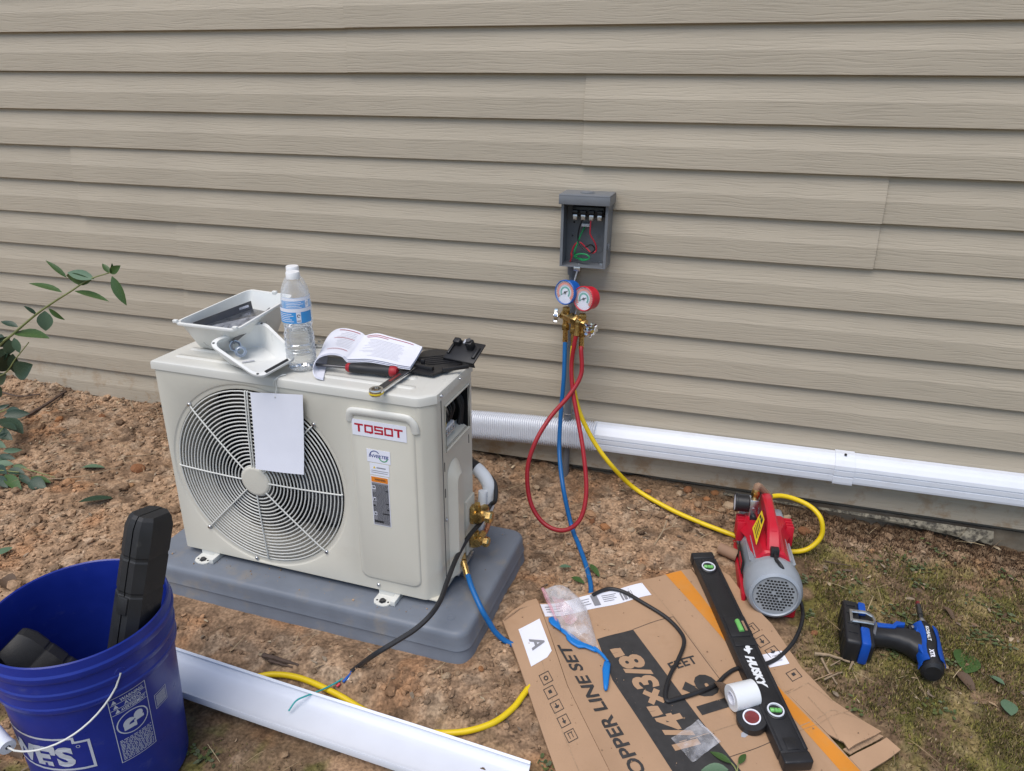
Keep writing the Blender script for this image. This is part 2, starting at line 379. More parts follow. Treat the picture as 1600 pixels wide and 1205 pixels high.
M['pail'] = mat('blue_pail_plastic', (.010, .026, .245), .34, var=.07, bump=.06, bs=300, var2=(.13, .14, .24, .35), v2s=26, v2t=(.60, .80), aniso=(1, 1, 1.6))
M['pail_print'] = mat('pail_print', (.52, .55, .62), .5, var=.05)
M['box_grey'] = mat('grey_enamel_box', (.155, .165, .18), .42, var=.06, vs=30)
M['conduit'] = mat('grey_pvc_conduit', (.14, .145, .16), .5, var=.06)
M['gauge_blue'] = mat('blue_gauge_shell', (.01, .10, .40), .35, var=.03)
M['gauge_red'] = mat('red_gauge_shell', (.52, .012, .03), .35, var=.03)
M['pink_ink'] = mat('salmon_ink', (.70, .22, .16), .5)
M['teal_ink'] = mat('teal_ink', (.10, .36, .30), .5)
M['wire_red'] = mat('red_wire', (.55, .03, .05), .4); M['wire_green'] = mat('green_wire', (.015, .26, .08), .4); M['wire_black'] = mat('black_wire', (.012, .012, .014), .4)
M['wire_teal'] = mat('teal_wire', (.02, .33, .33), .4); M['wire_blue'] = mat('blue_wire', (.01, .10, .42), .4); M['wire_white_'] = mat('white_wire', (.75, .75, .74), .4)
M['foam_white'] = mat('white_wrap_tape', (.74, .76, .78), .5, var=.03)
M['card'] = mat('corrugated_cardboard', (.415, .265, .165), .85, var=.07, vs=7, bump=.25, bs=90, aniso=(1, 1, 1), spec=.15, var2=(.30, .18, .10, .45), v2s=11, v2t=(.55, .78))
M['card_edge'] = mat('cardboard_edge', (.36, .24, .15), .9, var=.2, vs=200)
M['card_ink'] = mat('black_box_print', (.036, .034, .034), .7, var=.2, vs=60, var2=(.20, .14, .10, .8), v2s=150, v2t=(.66, .74))
M['orange_tape'] = mat('orange_tape', (.62, .235, .03), .35, var=.08, vs=8, var2=(.50, .27, .10, .6), v2s=18, v2t=(.5, .75))
M['pump_red'] = mat('red_pump_plastic', (.50, .010, .028), .36, var=.04)
M['pump_grey'] = mat('grey_pump_casting', (.33, .36, .40), .38, metal=.15, var=.05)
M['pump_face'] = mat('grey_fan_cover', (.30, .32, .34), .45, var=.05)
M['tool_blue'] = mat('blue_tool_plastic', (.006, .070, .38), .38, var=.04)
M['vial'] = mat('green_vial', (.16, .46, .12), .15, var=.05)
M['tape_white'] = mat('white_tape_roll', (.74, .76, .78), .4, var=.02)
M['tape_core'] = mat('red_tape_core', (.17, .022, .024), .5, var=.25, var2=(.16, .09, .06, .8), v2s=70, v2t=(.5, .7))
M['tube_card'] = mat('brown_card_tube', (.30, .185, .12), .85, var=.08)
M['glove'] = mat('blue_nitrile', (.006, .17, .52), .45, var=.05, bump=.15, bs=200)
M['leaf'] = mat('green_leaf', (.042, .092, .022), .42, var=.2, vs=60, bump=.15, bs=150, var2=(.16, .20, .07, .6), v2s=35, v2t=(.55, .7))
M['leaf_dark'] = mat('dark_leaf', (.016, .042, .022), .4, var=.25, vs=70, bump=.15, bs=150, var2=(.22, .26, .16, .7), v2s=55, v2t=(.58, .68))
M['leaf_blue'] = mat('underside_leaf', (.095, .16, .095), .55, var=.2, vs=60, var2=(.05, .12, .07, .5), v2s=40)
M['leaf_brown'] = mat('dead_leaf', (.10, .062, .038), .7, var=.3, vs=50, bump=.4, bs=150)
M['stem'] = mat('green_stem', (.20, .22, .08), .6, var=.15)
M['twig'] = mat('dry_twig', (.30, .22, .14), .8, var=.2, vs=80, bump=.3, bs=300)
M['twig_dark'] = mat('dark_root', (.09, .06, .045), .85, var=.25, vs=60, bump=.4, bs=300)
M['flash'] = mat('weathered_flashing', (.27, .235, .17), .7, var=.3, vs=50, var2=(.05, .042, .03, .95), v2s=70, v2t=(.44, .58))
M['label_blue'] = mat('blue_bottle_label', (.05, .30, .68), .35, var=.03)
def clear_mat(name, tint, rough, ior=1.45, alpha=1.0):
    m = bpy.data.materials.new(name); m.use_nodes = True; nt = m.node_tree; N, L = nt.nodes, nt.links; b = N['Principled BSDF']
    b.inputs['Base Color'].default_value = (*tint, 1); b.inputs['Roughness'].default_value = rough; b.inputs['IOR'].default_value = ior
    b.inputs['Transmission Weight'].default_value = 1.0
    nb = N.new('ShaderNodeTexNoise'); nb.inputs['Scale'].default_value = 40; tc = N.new('ShaderNodeTexCoord'); L.new(tc.outputs['Object'], nb.inputs['Vector'])
    bp = N.new('ShaderNodeBump'); bp.inputs['Strength'].default_value = .25; bp.inputs['Distance'].default_value = .002; L.new(nb.outputs[0], bp.inputs['Height']); L.new(bp.outputs[0], b.inputs['Normal'])
    if alpha < 1: b.inputs['Alpha'].default_value = alpha
    return m
def film_mat(name, tint, opac):
    """thin clear film: mostly see-through, with a glossy sheen"""
    m = bpy.data.materials.new(name); m.use_nodes = True; nt = m.node_tree; N, L = nt.nodes, nt.links; b = N['Principled BSDF']
    b.inputs['Base Color'].default_value = (*tint, 1); b.inputs['Roughness'].default_value = .12; b.inputs['Specular IOR Level'].default_value = .9
    tc = N.new('ShaderNodeTexCoord'); nz = N.new('ShaderNodeTexNoise'); nz.inputs['Scale'].default_value = 45; nz.inputs['Detail'].default_value = 4; L.new(tc.outputs['Object'], nz.inputs['Vector'])
    lw = N.new('ShaderNodeLayerWeight'); lw.inputs[0].default_value = .35
    rg = N.new('ShaderNodeMapRange'); rg.inputs['From Min'].default_value = .4; rg.inputs['From Max'].default_value = .75; rg.inputs['To Min'].default_value = opac*.4; rg.inputs['To Max'].default_value = opac*2.2; L.new(nz.outputs[0], rg.inputs[0])
    ad = N.new('ShaderNodeMath'); ad.operation = 'MULTIPLY_ADD'; ad.use_clamp = True; ad.inputs[1].default_value = .5; L.new(lw.outputs['Facing'], ad.inputs[0]); L.new(rg.outputs[0], ad.inputs[2])
    L.new(ad.outputs[0], b.inputs['Alpha'])
    bp = N.new('ShaderNodeBump'); bp.inputs['Strength'].default_value = .4; bp.inputs['Distance'].default_value = .002; L.new(nz.outputs[0], bp.inputs['Height']); L.new(bp.outputs[0], b.inputs['Normal'])
    return m
M['film'] = film_mat('clear_film', (.80, .79, .83), .20)
M['film_pink'] = film_mat('pinkish_film', (.80, .42, .50), .28)
M['bottle'] = film_mat('clear_bottle_plastic', (.82, .86, .90), .07)
M['water'] = clear_mat('water', (.97, .99, 1.0), 0.0, 1.33)
M['cap'] = mat('white_bottle_cap', (.8, .8, .8), .35)
M['glass'] = film_mat('gauge_glass', (.85, .87, .9), .05)

# ------------------------------------------------------------------ the setting: ground
def axis_pts(fine, far):
    a = list(fine); st = fine[1]-fine[0]; s = st; x = a[-1]
    while x < far[1]: s *= 1.22; x += s; a.append(x)
    s = st; x = a[0]; lo = []
    while x > far[0]: s *= 1.22; x -= s; lo.append(x)
    return np.array(lo[::-1]+a)
def mix(a, b, t): return a+(b-a)*np.asarray(t)[..., None]
TAN = np.array([.365, .240, .150]); TAN2 = np.array([.285, .183, .112]); CLAY = np.array([.38, .190, .090]); DARK = np.array([.085, .055, .036])
MOSS = np.array([.105, .100, .030]); MOSS2 = np.array([.165, .145, .045]); HUM = np.array([.160, .108, .064]); PALE = np.array([.40, .30, .21])
def ground_col(x, y):
    c = mix(np.broadcast_to(TAN, x.shape+(3,)), TAN2, sstep(.40, .62, fbm(x, y, 5, 4, 2)))
    c = mix(c, PALE, .6*sstep(.56, .70, fbm(x, y, 30, 3, 33)))
    c = mix(c, CLAY, .55*sstep(.60, .74, fbm(x, y, 9, 5, 70)))
    c = mix(c, DARK*1.3, .55*sstep(.50, .40, fbm(x, y, 62, 2, 21)))  # crevice shade painted into the soil colour, in the hollows of the fine relief
    c = mix(c, DARK, .70*sstep(.60, .74, fbm(x, y, 11, 4, 80)))
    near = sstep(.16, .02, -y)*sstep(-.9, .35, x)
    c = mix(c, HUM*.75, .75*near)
    m = moss_w(x, y)
    mc = mix(mix(np.broadcast_to(MOSS, x.shape+(3,)), MOSS2, sstep(.42, .6, fbm(x, y, 16, 3, 90))), HUM, sstep(.47, .60, fbm(x, y, 13, 4, 95)))
    mc = mix(mc, DARK*.9, .7*sstep(.54, .66, fbm(x, y, 34, 3, 97)))
    return mix(c, mc, np.clip(1.15*m, 0, .96))
gx = axis_pts(np.arange(-2.75, 1.45, .0072), (-60, 60)); gy = axis_pts(np.arange(-1.75, .075, .0072), (-60, 30))
XX, YY = np.meshgrid(gx, gy); ZZ = GZ(XX, YY)
nx, ny = len(gx), len(gy); idx = np.arange(nx*ny).reshape(ny, nx)
FF = np.stack([idx[:-1, :-1], idx[:-1, 1:], idx[1:, 1:], idx[1:, :-1]], -1).reshape(-1, 4)
g = npmesh('ground', np.stack([XX, YY, ZZ], -1).reshape(-1, 3), FF, M['soil'], ground_col(XX, YY).reshape(-1, 3), smooth=True)
tag(g, kind='structure')

# ------------------------------------------------------------------ the house wall: vinyl siding panels of two courses each
CS = .1143; WX0, WX1 = -6.0, 5.0
wall = thing('house_wall', 'tan vinyl clapboard house wall behind the outdoor unit', 'wall', (0, 0, 0))
mb = MB(); mb.box((WX0, .012, -.02), (WX1, .16, CS*25)); mb.build('sheathing', M['ply'], wall)
mb = MB(); mb.box((WX0, .006, -.6), (WX1, .16, -.0205)); mb.build('foundation', M['concrete'], wall)
def course_profile(z0):
    """y (out = negative) and z of one dutch-lap course, from its butt upward"""
    p = [(-.0030, z0+.0030), (-.0145, z0), (-.0158, z0+.0012), (-.0154, z0+.022), (-.0142, z0+.0545), (-.0137, z0+.0565)]
    for i in range(1, 5):
        t = i/4; p.append((-.0137+(.0117)*(t**.93), z0+.0565+(CS-.0565)*t))
    return p
def siding_panel(x0, x1, z0, lift, lip):
    prof = course_profile(z0)+course_profile(z0+CS)
    n = max(2, int((x1-x0)/.35)+1); mb = MB(); rows = []
    ph = random.random()*6
    for k in range(n+1):
        x = x0+(x1-x0)*k/n; w = .0008*math.sin(x*2.3+ph)
        rows.append([(x, y-lift+w, z+.0007*math.sin(x*1.7+ph)) for y, z in prof])
    mb.grid(rows, True)
    if lip:                                     # cut end standing on the neighbour
        mb.grid([[(x0, y-lift, z) for y, z in prof], [(x0, y+.0015, z) for y, z in prof]], False)
    return mb.build('siding_panel', M['siding'], wall, auto=5)
seams = {-1: [-.9], 0: [-.72], 1: [-2.35, 1.9], 2: [.72], 3: [.33, -2.3], 4: [-2.05], 5: [-.55], 6: [-3.0], 7: [.3], 8: [-1.6], 9: [.5], 10: [-2.], 11: [0.]}
SE = {5: None}
seam_px = {0: [(100, 600)], 1: [(279, 430), (287, 448)], 2: [(278, 380)], 3: [(1360, 350), (122, 305)], 4: [(912, 190)], 5: [(540, 60)]}
seam_x = {0: [1.35], 1: [-1.95], 2: [-1.97], 3: [Py(1360, 350, -.015).x, Py(122, 305, -.015).x], 4: [Py(912, 192, -.015).x], 5: [Py(541, 70, -.015).x], 6: [.2], 7: [-2], 8: [1.1], 9: [-1.], 10: [.6], 11: [-1.7]}
seam_x[1] = [Py(283, 448, -.015).x]; seam_x[2] = [Py(278, 385, -.015).x]
for row in range(12):
    xs = [WX0]+sorted(seam_x.get(row, []))+[WX1]
    for k in range(len(xs)-1):
        siding_panel(xs[k]-(.02 if k else 0)*0, xs[k+1]+(.025 if k < len(xs)-2 else 0), row*2*CS, .0034 if k % 2 else 0.0, False)
# a loose strip of old flashing hanging below the last course
a, b_ = Py(1130, 772, -.004), Py(1552, 833, -.012)
mb = MB(); rows = []
for i in range(13):
    t = i/12; p = a.lerp(b_, t); h = .0015+.030*t**3
    rows.append([(p.x, p.y-.004*math.sin(t*5)-.004*t, p.z+.006), (p.x, p.y-.010*t-.003, p.z-h*.4), (p.x, p.y-.012*t, p.z-h)])
mb.grid(rows); fl = mb.build('flashing', M['flash'], wall, solid=.0015)
mb = MB(); q = Py(1548, 828, -.016); mb.add([(q.x-.055, q.y-.002, q.z-.004), (q.x, q.y-.003, q.z-.012), (q.x-.045, q.y-.022, q.z-.040), (q.x-.075, q.y-.016, q.z-.030)], [(0, 1, 2, 3)])
mb.build('flashing', M['flash'], wall, solid=.0015)
# small screw heads / nail hole in the siding
mb = MB(); p = Py(818, 540, -.0165); mb.cyl((p.x, p.y+.002, p.z), (p.x, p.y-.0012, p.z), .0024, n=10); mb.build('nail', M['dark_steel'], wall)
# ------------------------------------------------------------------ the plastic pad under the unit
UYAW = -.03; U0 = Vector((-1.243, -.784, .029)); UW, UD, UH = .692, .226, .501
RZ = Matrix.Rotation(UYAW, 4, 'Z')
UM = Matrix.Translation(U0) @ RZ; UMi = UM.inverted()
def U_(px, py, ax, val):
    o = UMi @ Vector(CAM); d = (UMi.to_3x3() @ Vector(ray(px, py))); t = (val-o[ax])/d[ax]; return o+d*t
UF = lambda px, py, y=0.0: U_(px, py, 1, y)
US = lambda px, py, x=UW: U_(px, py, 0, x)
UT = lambda px, py, z=UH: U_(px, py, 2, z)
pad = thing('equipment_pad', 'grey plastic equipment pad on the dirt under the outdoor unit', 'equipment pad', (-.459, -.875, -.066), (0, 0, UYAW))
mb = MB(); PW, PD, PHT = .875, .438, .078
levels = [(-.006, -.02), (-.005, .004), (-.004, .006), (-.0015, PHT*.42), (-.004, PHT*.44), (-.0005, PHT*.6), (.0, PHT-.014), (.0022, PHT-.006), (.006, PHT-.0017), (.011, PHT), (.03, PHT)]
rings = [[(x, y, z) for x, y in rrect(-PW+i, i, -i, PD-i, .034-min(i, .012)*.5, 7)] for i, z in levels]
n = len(rings[0]); V = [p for r in rings for p in r]; F = []
for i in range(len(rings)-1):
    for j in range(n): F.append((i*n+j, i*n+(j+1) % n, (i+1)*n+(j+1) % n, (i+1)*n+j))
F.append(tuple((len(rings)-1)*n+j for j in range(n))); mb.add(V, F, True); mb.build('pad_body', M['pad'], pad, auto=50)
for (x, y) in ((-.055, .05), (-.82, .05), (-.055, .405)):
    mb = MB(); mb.lathe_axis((x, y, PHT-.001), (0, 0, 1), [(.010, 0), (.010, .0015), (.007, .0015), (.006, .0005), (0, .0005)], 20); mb.build('moulded_mark', M['pad'], pad)

# ------------------------------------------------------------------ the outdoor unit
ac = thing('outdoor_unit', 'cream heat pump outdoor unit with round fan grille standing on the grey pad', 'air conditioner', U0, (0, 0, UYAW))
FC = (.2485, .2375); FR = .2195
ZS = .479                                            # lid seam
# front sheet with the round opening
mb = MB(); X0, X1, Z0, Z1 = .007, .492, 0.0, ZS
ang = sorted(set([2*math.pi*i/96 for i in range(96)]+[math.atan2(z-FC[1], x-FC[0]) % (2*math.pi) for x in (X0, X1) for z in (Z0, Z1)]))
def edge_pt(a):
    c, s_ = math.cos(a), math.sin(a); t = 9
    if c > 1e-9: t = min(t, (X1-FC[0])/c)
    if c < -1e-9: t = min(t, (X0-FC[0])/c)
    if s_ > 1e-9: t = min(t, (Z1-FC[1])/s_)
    if s_ < -1e-9: t = min(t, (Z0-FC[1])/s_)
    return t
loops = [[(FC[0]+edge_pt(a)*math.cos(a), 0, FC[1]+edge_pt(a)*math.sin(a)) for a in ang]]
for r, y in ((.2355, 0), (.2345, .0006), (.2325, .0028), (.2300, .0032), (.2245, .0032), (.2225, .0042), (.2215, .010), (.2195, .034), (.2195, .085)):
    loops.append([(FC[0]+min(r, edge_pt(a))*math.cos(a), y, FC[1]+min(r, edge_pt(a))*math.sin(a)) for a in ang])
n = len(ang); V = [p for l in loops for p in l]
mb.add(V, [(i*n+j, i*n+(j+1) % n, (i+1)*n+(j+1) % n, (i+1)*n+j) for i in range(len(loops)-1) for j in range(n)], True)
# rest of the front, the chamfered corner and the left corner as one bent sheet
out = [(.492, 0), (.655, 0), (.664, .0008), (.671, .0045), (.686, .022), (.6905, .028), (.692, .036), (.692, .052)]
mb.grid([[(x, y, Z0) for x, y in out], [(x, y, Z1) for x, y in out]], True)
lft = [(.007, 0), (.003, .001), (.001, .003), (0, .007), (0, UD), (UW, UD)]
mb.grid([[(x, y, Z0) for x, y in lft], [(x, y, Z1) for x, y in lft]], True)
mb.build('front_panel', M['cab'], ac, auto=40)
mb = MB(); mb.box((.002, .004, -.001), (.690, UD-.002, .002)); mb.build('base_pan', M['cab'], ac)
# right side sheet with the wiring opening cut in it
oy0, oy1, oz0, oz1 = .074, .204, .352, .452
mb = MB()
for (y0, y1, z0, z1) in ((.052, UD, 0, oz0), (.052, oy0, oz0, oz1), (oy1, UD, oz0, oz1), (.052, UD, oz1, ZS)):
    mb.add([(UW, y0, z0), (UW, y1, z0), (UW, y1, z1), (UW, y0, z1)], [(0, 1, 2, 3)])
mb.tube([(UW+.001, oy0-.004, oz0-.004), (UW+.001, oy1+.004, oz0-.004), (UW+.001, oy1+.004, oz1+.004), (UW+.001, oy0-.004, oz1+.004)], .0028, 6, closed=True)
sp = mb.build('side_panel', M['cab'], ac)
mb = MB(); mb.tube([(UW+.0004, .0525, .002), (UW+.0004, .0525, ZS-.002)], .0009, 6); mb.build('seam', M['fan'], ac)
for (y, z) in ((.062, .315), (.062, .25), (.205, .318)):
    mb = MB(); mb.box((UW-.001, y-.0012, z-.011), (UW+.0007, y+.0012, z+.011)); mb.build('louvre_slot', M['black_in'], ac)
# inside of the wiring opening
mb = MB(); mb.box((UW-.16, oy0-.002, oz0-.03), (UW-.158, oy1+.01, oz1+.02)); mb.box((UW-.16, oy0-.004, oz0-.03), (UW-.003, oy0-.002, oz1+.02)); mb.box((UW-.16, oy1+.012, oz0-.03), (UW-.003, oy1+.014, oz1+.02))
mb.box((UW-.16, oy0-.002, oz1+.018), (UW-.003, oy1+.012, oz1+.02)); mb.build('wiring_recess', M['black_in'], ac)
mb = MB(); mb.box((UW-.075, oy0, oz0-.004), (UW-.002, oy1, oz0-.001)); mb.add([(UW-.004, oy0+.001, oz0+.001), (UW-.004, oy1-.002, oz0+.001), (UW-.030, oy1-.002, oz0+.012), (UW-.030, oy0+.001, oz0+.012)], [(0, 1, 2, 3)]); mb.build('sill_plate', M['cab'], ac)
mb = MB(); mb.box((UW-.034, oy0+.030, oz0+.012), (UW-.030, oy0+.098, oz1-.030), Matrix.Translation((0, 0, 0)), .001); mb.build('terminal_bracket', M['steel'], ac)
mb = MB(); mb.box((UW-.030, oy0+.020, oz0+.012), (UW-.012, oy0+.078, oz0+.036), None, .002)
tb = mb.build('terminal_block', M['cap'], ac)
for i in range(4):
    mb = MB(); y = oy0+.028+.0135*i; mb.box((UW-.0125, y-.004, oz0+.016), (UW-.0105, y+.004, oz0+.032)); mb.cyl((UW-.0105, y, oz0+.024), (UW-.008, y, oz0+.024), .003, n=10); mb.build('terminal_screw', M['steel'], tb)
mb = MB(); mb.tube(spline([(UW-.018, oy0+.026, oz0+.034), (UW-.012, oy0+.022, oz0+.050), (UW-.02, oy0+.026, oz0+.070)]), .004, 8); mb.build('yellow_wire', M['yellow_hose'], ac)
for i in range(5):
    mb = MB(); y = oy0+.034+.011*i; mb.tube(spline([(UW-.022, y, oz0+.036), (UW-.014-.003*(i % 2), y+.002, oz0+.056+.004*i), (UW-.04, y+.004, oz1-.002)]), .0030, 7); mb.build('lead_wire', M['wire_black'], ac)
mb = MB(); mb.tube(spline([(UW-.02, oy1-.012, oz0+.004), (UW-.016, oy1-.006, oz0+.045), (UW-.03, oy1-.01, oz1-.004)]), .0052, 8); mb.tube(spline([(UW-.015, oy1-.004, oz0+.004), (UW-.013, oy1-.002, oz0+.06), (UW-.03, oy1-.002, oz1-.01)]), .004, 8); mb.build('cable_loom', M['rubber_black'], ac)
mb = MB(); mb.box((UW-.062, oy0+.060, oz0+.01), (UW-.058, oy1-.012, oz1-.010), None, .001); mb.build('control_board', M['cab'], ac)
# inner dark body, fins, shroud and fan
mb = MB(); mb.box((.003, .190, .004), (.488, .200, ZS-.004)); mb.build('coil_backing', M['black_in'], ac)
mb = MB()
for i in range(70): x = .012+i*.0067; mb.box((x, .180, .012), (x+.0012, .1899, ZS-.012))
f_ = mb.build('coil_fins', M['fin'], ac); f_['kind'] = 'stuff'
mb = MB(); mb.box((.484, .045, .004), (.489, .190, ZS-.004)); mb.build('partition', M['fin'], ac)
mb = MB(); mb.cyl((FC[0], .075, FC[1]), (FC[0], .125, FC[1]), .052, .048, 28, bev=.006); fh = mb.build('fan_hub', M['fan'], ac)
for k in range(3):
    mb = MB(); a0 = rad(-30+120*k); rows = []
    for i in range(9):
        r = .045+(.200-.045)*i/8; w = rad(30+34*(i/8)); rows.append([(FC[0]+r*math.cos(a0+w*(t-.2)), .088+.045*(t-.5)*(1-.25*i/8), FC[1]+r*math.sin(a0+w*(t-.2))) for t in [j/6 for j in range(7)]])
    mb.grid(rows); mb.build('fan_blade', M['fan'], ac, solid=.003)
mb = MB(); mb.tube([(FC[0]-.035, .165, .01), (FC[0]-.035, .165, ZS-.01)], .008, 8); mb.tube([(FC[0]+.035, .165, .01), (FC[0]+.035, .165, ZS-.01)], .008, 8); mb.cyl((FC[0], .125, FC[1]), (FC[0], .175, FC[1]), .045, n=24); mb.build('fan_motor', M['dark_steel'], ac)
# grille of concentric wires
mb = MB(); NR = 20
for i in range(NR+1):
    r = .0385+(FR-.001-.0385)*i/NR; dome = -.010*(1-(r/FR)**2); k = 64 if i > 5 else 40
    mb.tube([(FC[0]+r*math.cos(2*math.pi*j/k), .0015+dome, FC[1]+r*math.sin(2*math.pi*j/k)) for j in range(k)], .0016, 6, closed=True)
gr_ = mb.build('fan_grille', M['wire_white'], ac)
for k in range(8):
    a = rad(45*k); mb = MB(); ext = FR+.012 if k % 2 else FR+.002
    for off in ((-.003, .003) if k == 2 else (0,)):
        mb.tube([(FC[0]+r*math.cos(a)-off*math.sin(a), -.0022-.010*(1-min(1, r/FR)**2)+(.003 if r > FR else 0), FC[1]+r*math.sin(a)+off*math.cos(a)) for r in (.036, .08, .13, .18, FR-.002, ext)], .0018, 7)
    mb.build('grille_spoke', M['wire_white'], gr_)
    if k % 2:
        mb = MB(); r = FR+.0125; q = (FC[0]+r*math.cos(a), FC[1]+r*math.sin(a)); mb.lathe_axis((q[0], .002, q[1]), (0, -1, 0), [(.0055, 0), (.0055, .002), (.0035, .0048), (0, .0052)], 12); mb.build('grille_screw', M['steel'], gr_)
mb = MB(); mb.lathe_axis((FC[0], .001, FC[1]), (0, -1, 0), [(.036, 0), (.0375, .006), (.0370, .0125), (.0345, .0145), (.030, .0148), (0, .0150)], 40); mb.build('grille_badge', M['cab'], gr_)
# lid
lo = [(-.003, -.003), (.659, -.003), (.670, .001), (.688, .020), (.695, .028), (.695, UD+.003), (-.003, UD+.003)]
def inset(poly, d):
    c = (sum(p[0] for p in poly)/len(poly), sum(p[1] for p in poly)/len(poly)); n = len(poly); res = []
    for i in range(n):
        p0, p1, p2 = Vector(poly[i-1]), Vector(poly[i]), Vector(poly[(i+1) % n]); e0 = (p1-p0).normalized(); e1 = (p2-p1).normalized()
        n0 = Vector((-e0.y, e0.x)); n1 = Vector((-e1.y, e1.x)); b = (n0+n1); b = b/max(.2, b.dot(n0)) if b.length else n0
        res.append(tuple(p1+b*d))
    return res
mb = MB(); rings = [(0, ZS+.0012), (0, UH-.0075), (.0012, UH-.003), (.0045, UH-.0006), (.009, UH), (.016, UH)]
LR = [[(x, y, z) for x, y in inset(lo, d)] for d, z in rings]; n = len(lo); V = [p for r in LR for p in r]
F = [(i*n+j, i*n+(j+1) % n, (i+1)*n+(j+1) % n, (i+1)*n+j) for i in range(len(LR)-1) for j in range(n)]+[tuple((len(LR)-1)*n+j for j in range(n))]+[tuple(range(n-1, -1, -1))]
mb.add(V, F, True)
lid = mb.build('lid', M['cab_lid'], ac, auto=32)
for (x0, y0, x1, y1) in ((.03, .035, .30, .055), (.40, .035, .64, .055), (.03, .085, .62, .105), (.03, .135, .64, .155), (.03, .18, .64, .20)):
    mb = MB(); rr = [[(x, y, z) for x, y in rrect(x0+d, y0+d, x1-d, y1-d, .0085-d*.6, 4)] for d, z in ((0, UH-.0005), (.002, UH+.0016), (.005, UH+.0028))]
    k = len(rr[0]); mb.add([p for r in rr for p in r], [(i*k+j, i*k+(j+1) % k, (i+1)*k+(j+1) % k, (i+1)*k+j) for i in range(2) for j in range(k)]+[tuple(2*k+j for j in range(k))], True); mb.build('pressed_rib', M['cab_lid'], lid, auto=60)
def screw(x, y, z, d, par=ac, r=.0045):
    mb = MB(); mb.lathe_axis((x, y, z), d, [(r, 0), (r, .0018), (r*.7, .0036), (0, .004)], 12); return mb.build('screw', M['steel'], par)
p = US(689, 606, UW+.003); screw(UW+.003, p.y, UH-.012, (1, 0, 0)); screw(.213, 0, .012, (0, -1, 0)); screw(.545, 0, .014, (0, -1, 0)); screw(UW+.001, .062, .182, (1, 0, 0)); screw(UW+.003, .15, UH-.011, (1, 0, 0), r=.003)
# service panel and its handle lip on the front
mb = MB(); rr = [[(x, y, z) for x, z in rrect(.503+d, .030+d, .655-d, .453-d, .020, 5)] for d, y in ((0, .0003), (.0012, -.0022), (.0045, -.0034))]
k = len(rr[0]); mb.add([p for r in rr for p in r], [(i*k+j, i*k+(j+1) % k, (i+1)*k+(j+1) % k, (i+1)*k+j) for i in range(2) for j in range(k)]+[tuple(2*k+j for j in range(k))], True)
svc = mb.build('service_panel', M['cab'], ac, auto=60)
mb = MB(); lp = spline([(.5045, 0, .427), (.507, -.003, .443), (.518, -.004, .4515), (.58, -.004, .4525), (.635, -.004, .4525), (.648, -.003, .447), (.655, -.002, .436), (.657, 0, .420)], 5)
mb.tube(lp, .0095, 12, prof=[(math.cos(2*math.pi*j/12), .62*math.sin(2*math.pi*j/12)) for j in range(12)]); mb.build('handle_lip', M['cab_lid'], svc)
# badges and stickers
FY = -.0037
PL = (.5105, .3965, .6375, .4335)
mb = MB(); mb.box((PL[0], FY-.0008, PL[1]), (PL[2], FY, PL[3])); plate = mb.build('brand_plate', M['paper'], ac)
mb = MB(); my = FY-.0012
def fm(u, v): return (u, my, v)
lx, lz, cw, chh, st, gap = .5165, .4055, .0205, .0190, .0040, .0028
def bar(x0, z0, x1, z1): put_rect(mb, fm, lx+x0, lz+z0, lx+x1, lz+z1)
W_ = cw
bar(0, chh-st, W_, chh); bar(W_/2-st*.6, 0, W_/2+st*.6, chh-st)                                     # T
o = W_+gap
bar(o, 0, o+W_, st); bar(o, chh-st, o+W_, chh); bar(o, st, o+st, chh-st); bar(o+W_-st, st, o+W_, chh-st); bar(o+W_*.55, -.0012, o+W_*.8, 0)   # O with a tail
o += W_+gap
bar(o, 0, o+W_, st); bar(o, chh-st, o+W_, chh); bar(o, chh/2-st/2, o+W_, chh/2+st/2); bar(o, chh/2+st/2, o+st, chh-st); bar(o+W_-st, st, o+W_, chh/2-st/2)   # S
o += W_+gap
bar(o, 0, o+W_, st); bar(o, chh-st, o+W_, chh); bar(o, st, o+st, chh-st); bar(o+W_-st, st, o+W_, chh-st)    # O
o += W_+gap*.7
bar(o, chh-st, o+W_, chh); bar(o+W_/2-st*.6, 0, o+W_/2+st*.6, chh-st)
mb.build('brand_lettering', M['red_ink'], plate)
mb = MB(); mb.box((.541, FY-.0005, .337), (.5965, FY, .3675)); st1 = mb.build('inverter_sticker', M['paper'], ac)
my = FY-.0008
mb = MB(); put_text(mb, 'INVERTER', fm, .5455, .3490, .0075, width=.047, bold=.02, shear=.2); put_arc(mb, fm, .560, .3530, .0105, .0125, 35, 170, 14); mb.build('sticker_lettering', M['blue_ink'], st1)
mb = MB(); put_arc(mb, fm, .580, .3515, .0085, .0108, 190, 350, 14); mb.build('green_swoosh', M['green_ink'], st1)
mb = MB(); mb.box((.546, FY-.0005, .3065), (.592, FY, .3345)); st2 = mb.build('caution_sticker', M['paper'], ac)
mb = MB(); put_rect(mb, fm, .562, .3235, .584, .3262); put_rect(mb, fm, .549, .3165, .590, .3178); put_rect(mb, fm, .549, .3120, .588, .3133); mb.build('sticker_print', M['grey_ink'], st2)
mb = MB(); mb.add([fm(.554, .3225), fm(.560, .3225), fm(.557, .3285)], [(0, 1, 2)]); mb.build('warning_triangle', M['yellow_ink'], st2)
mb = MB(); mb.box((.546, FY-.0005, .180), (.589, FY, .3035)); st3 = mb.build('warning_sticker', M['paper'], ac)
mb = MB(); put_rect(mb, fm, .5475, .2890, .5875, .3020); mb.build('orange_band', M['orange_ink'], st3)
my = FY-.0010
mb = MB(); put_text(mb, 'WARNING', fm, .5555, .2930, .0055, width=.026, bold=.02); mb.build('band_lettering', M['ink'], st3)
my = FY-.0008
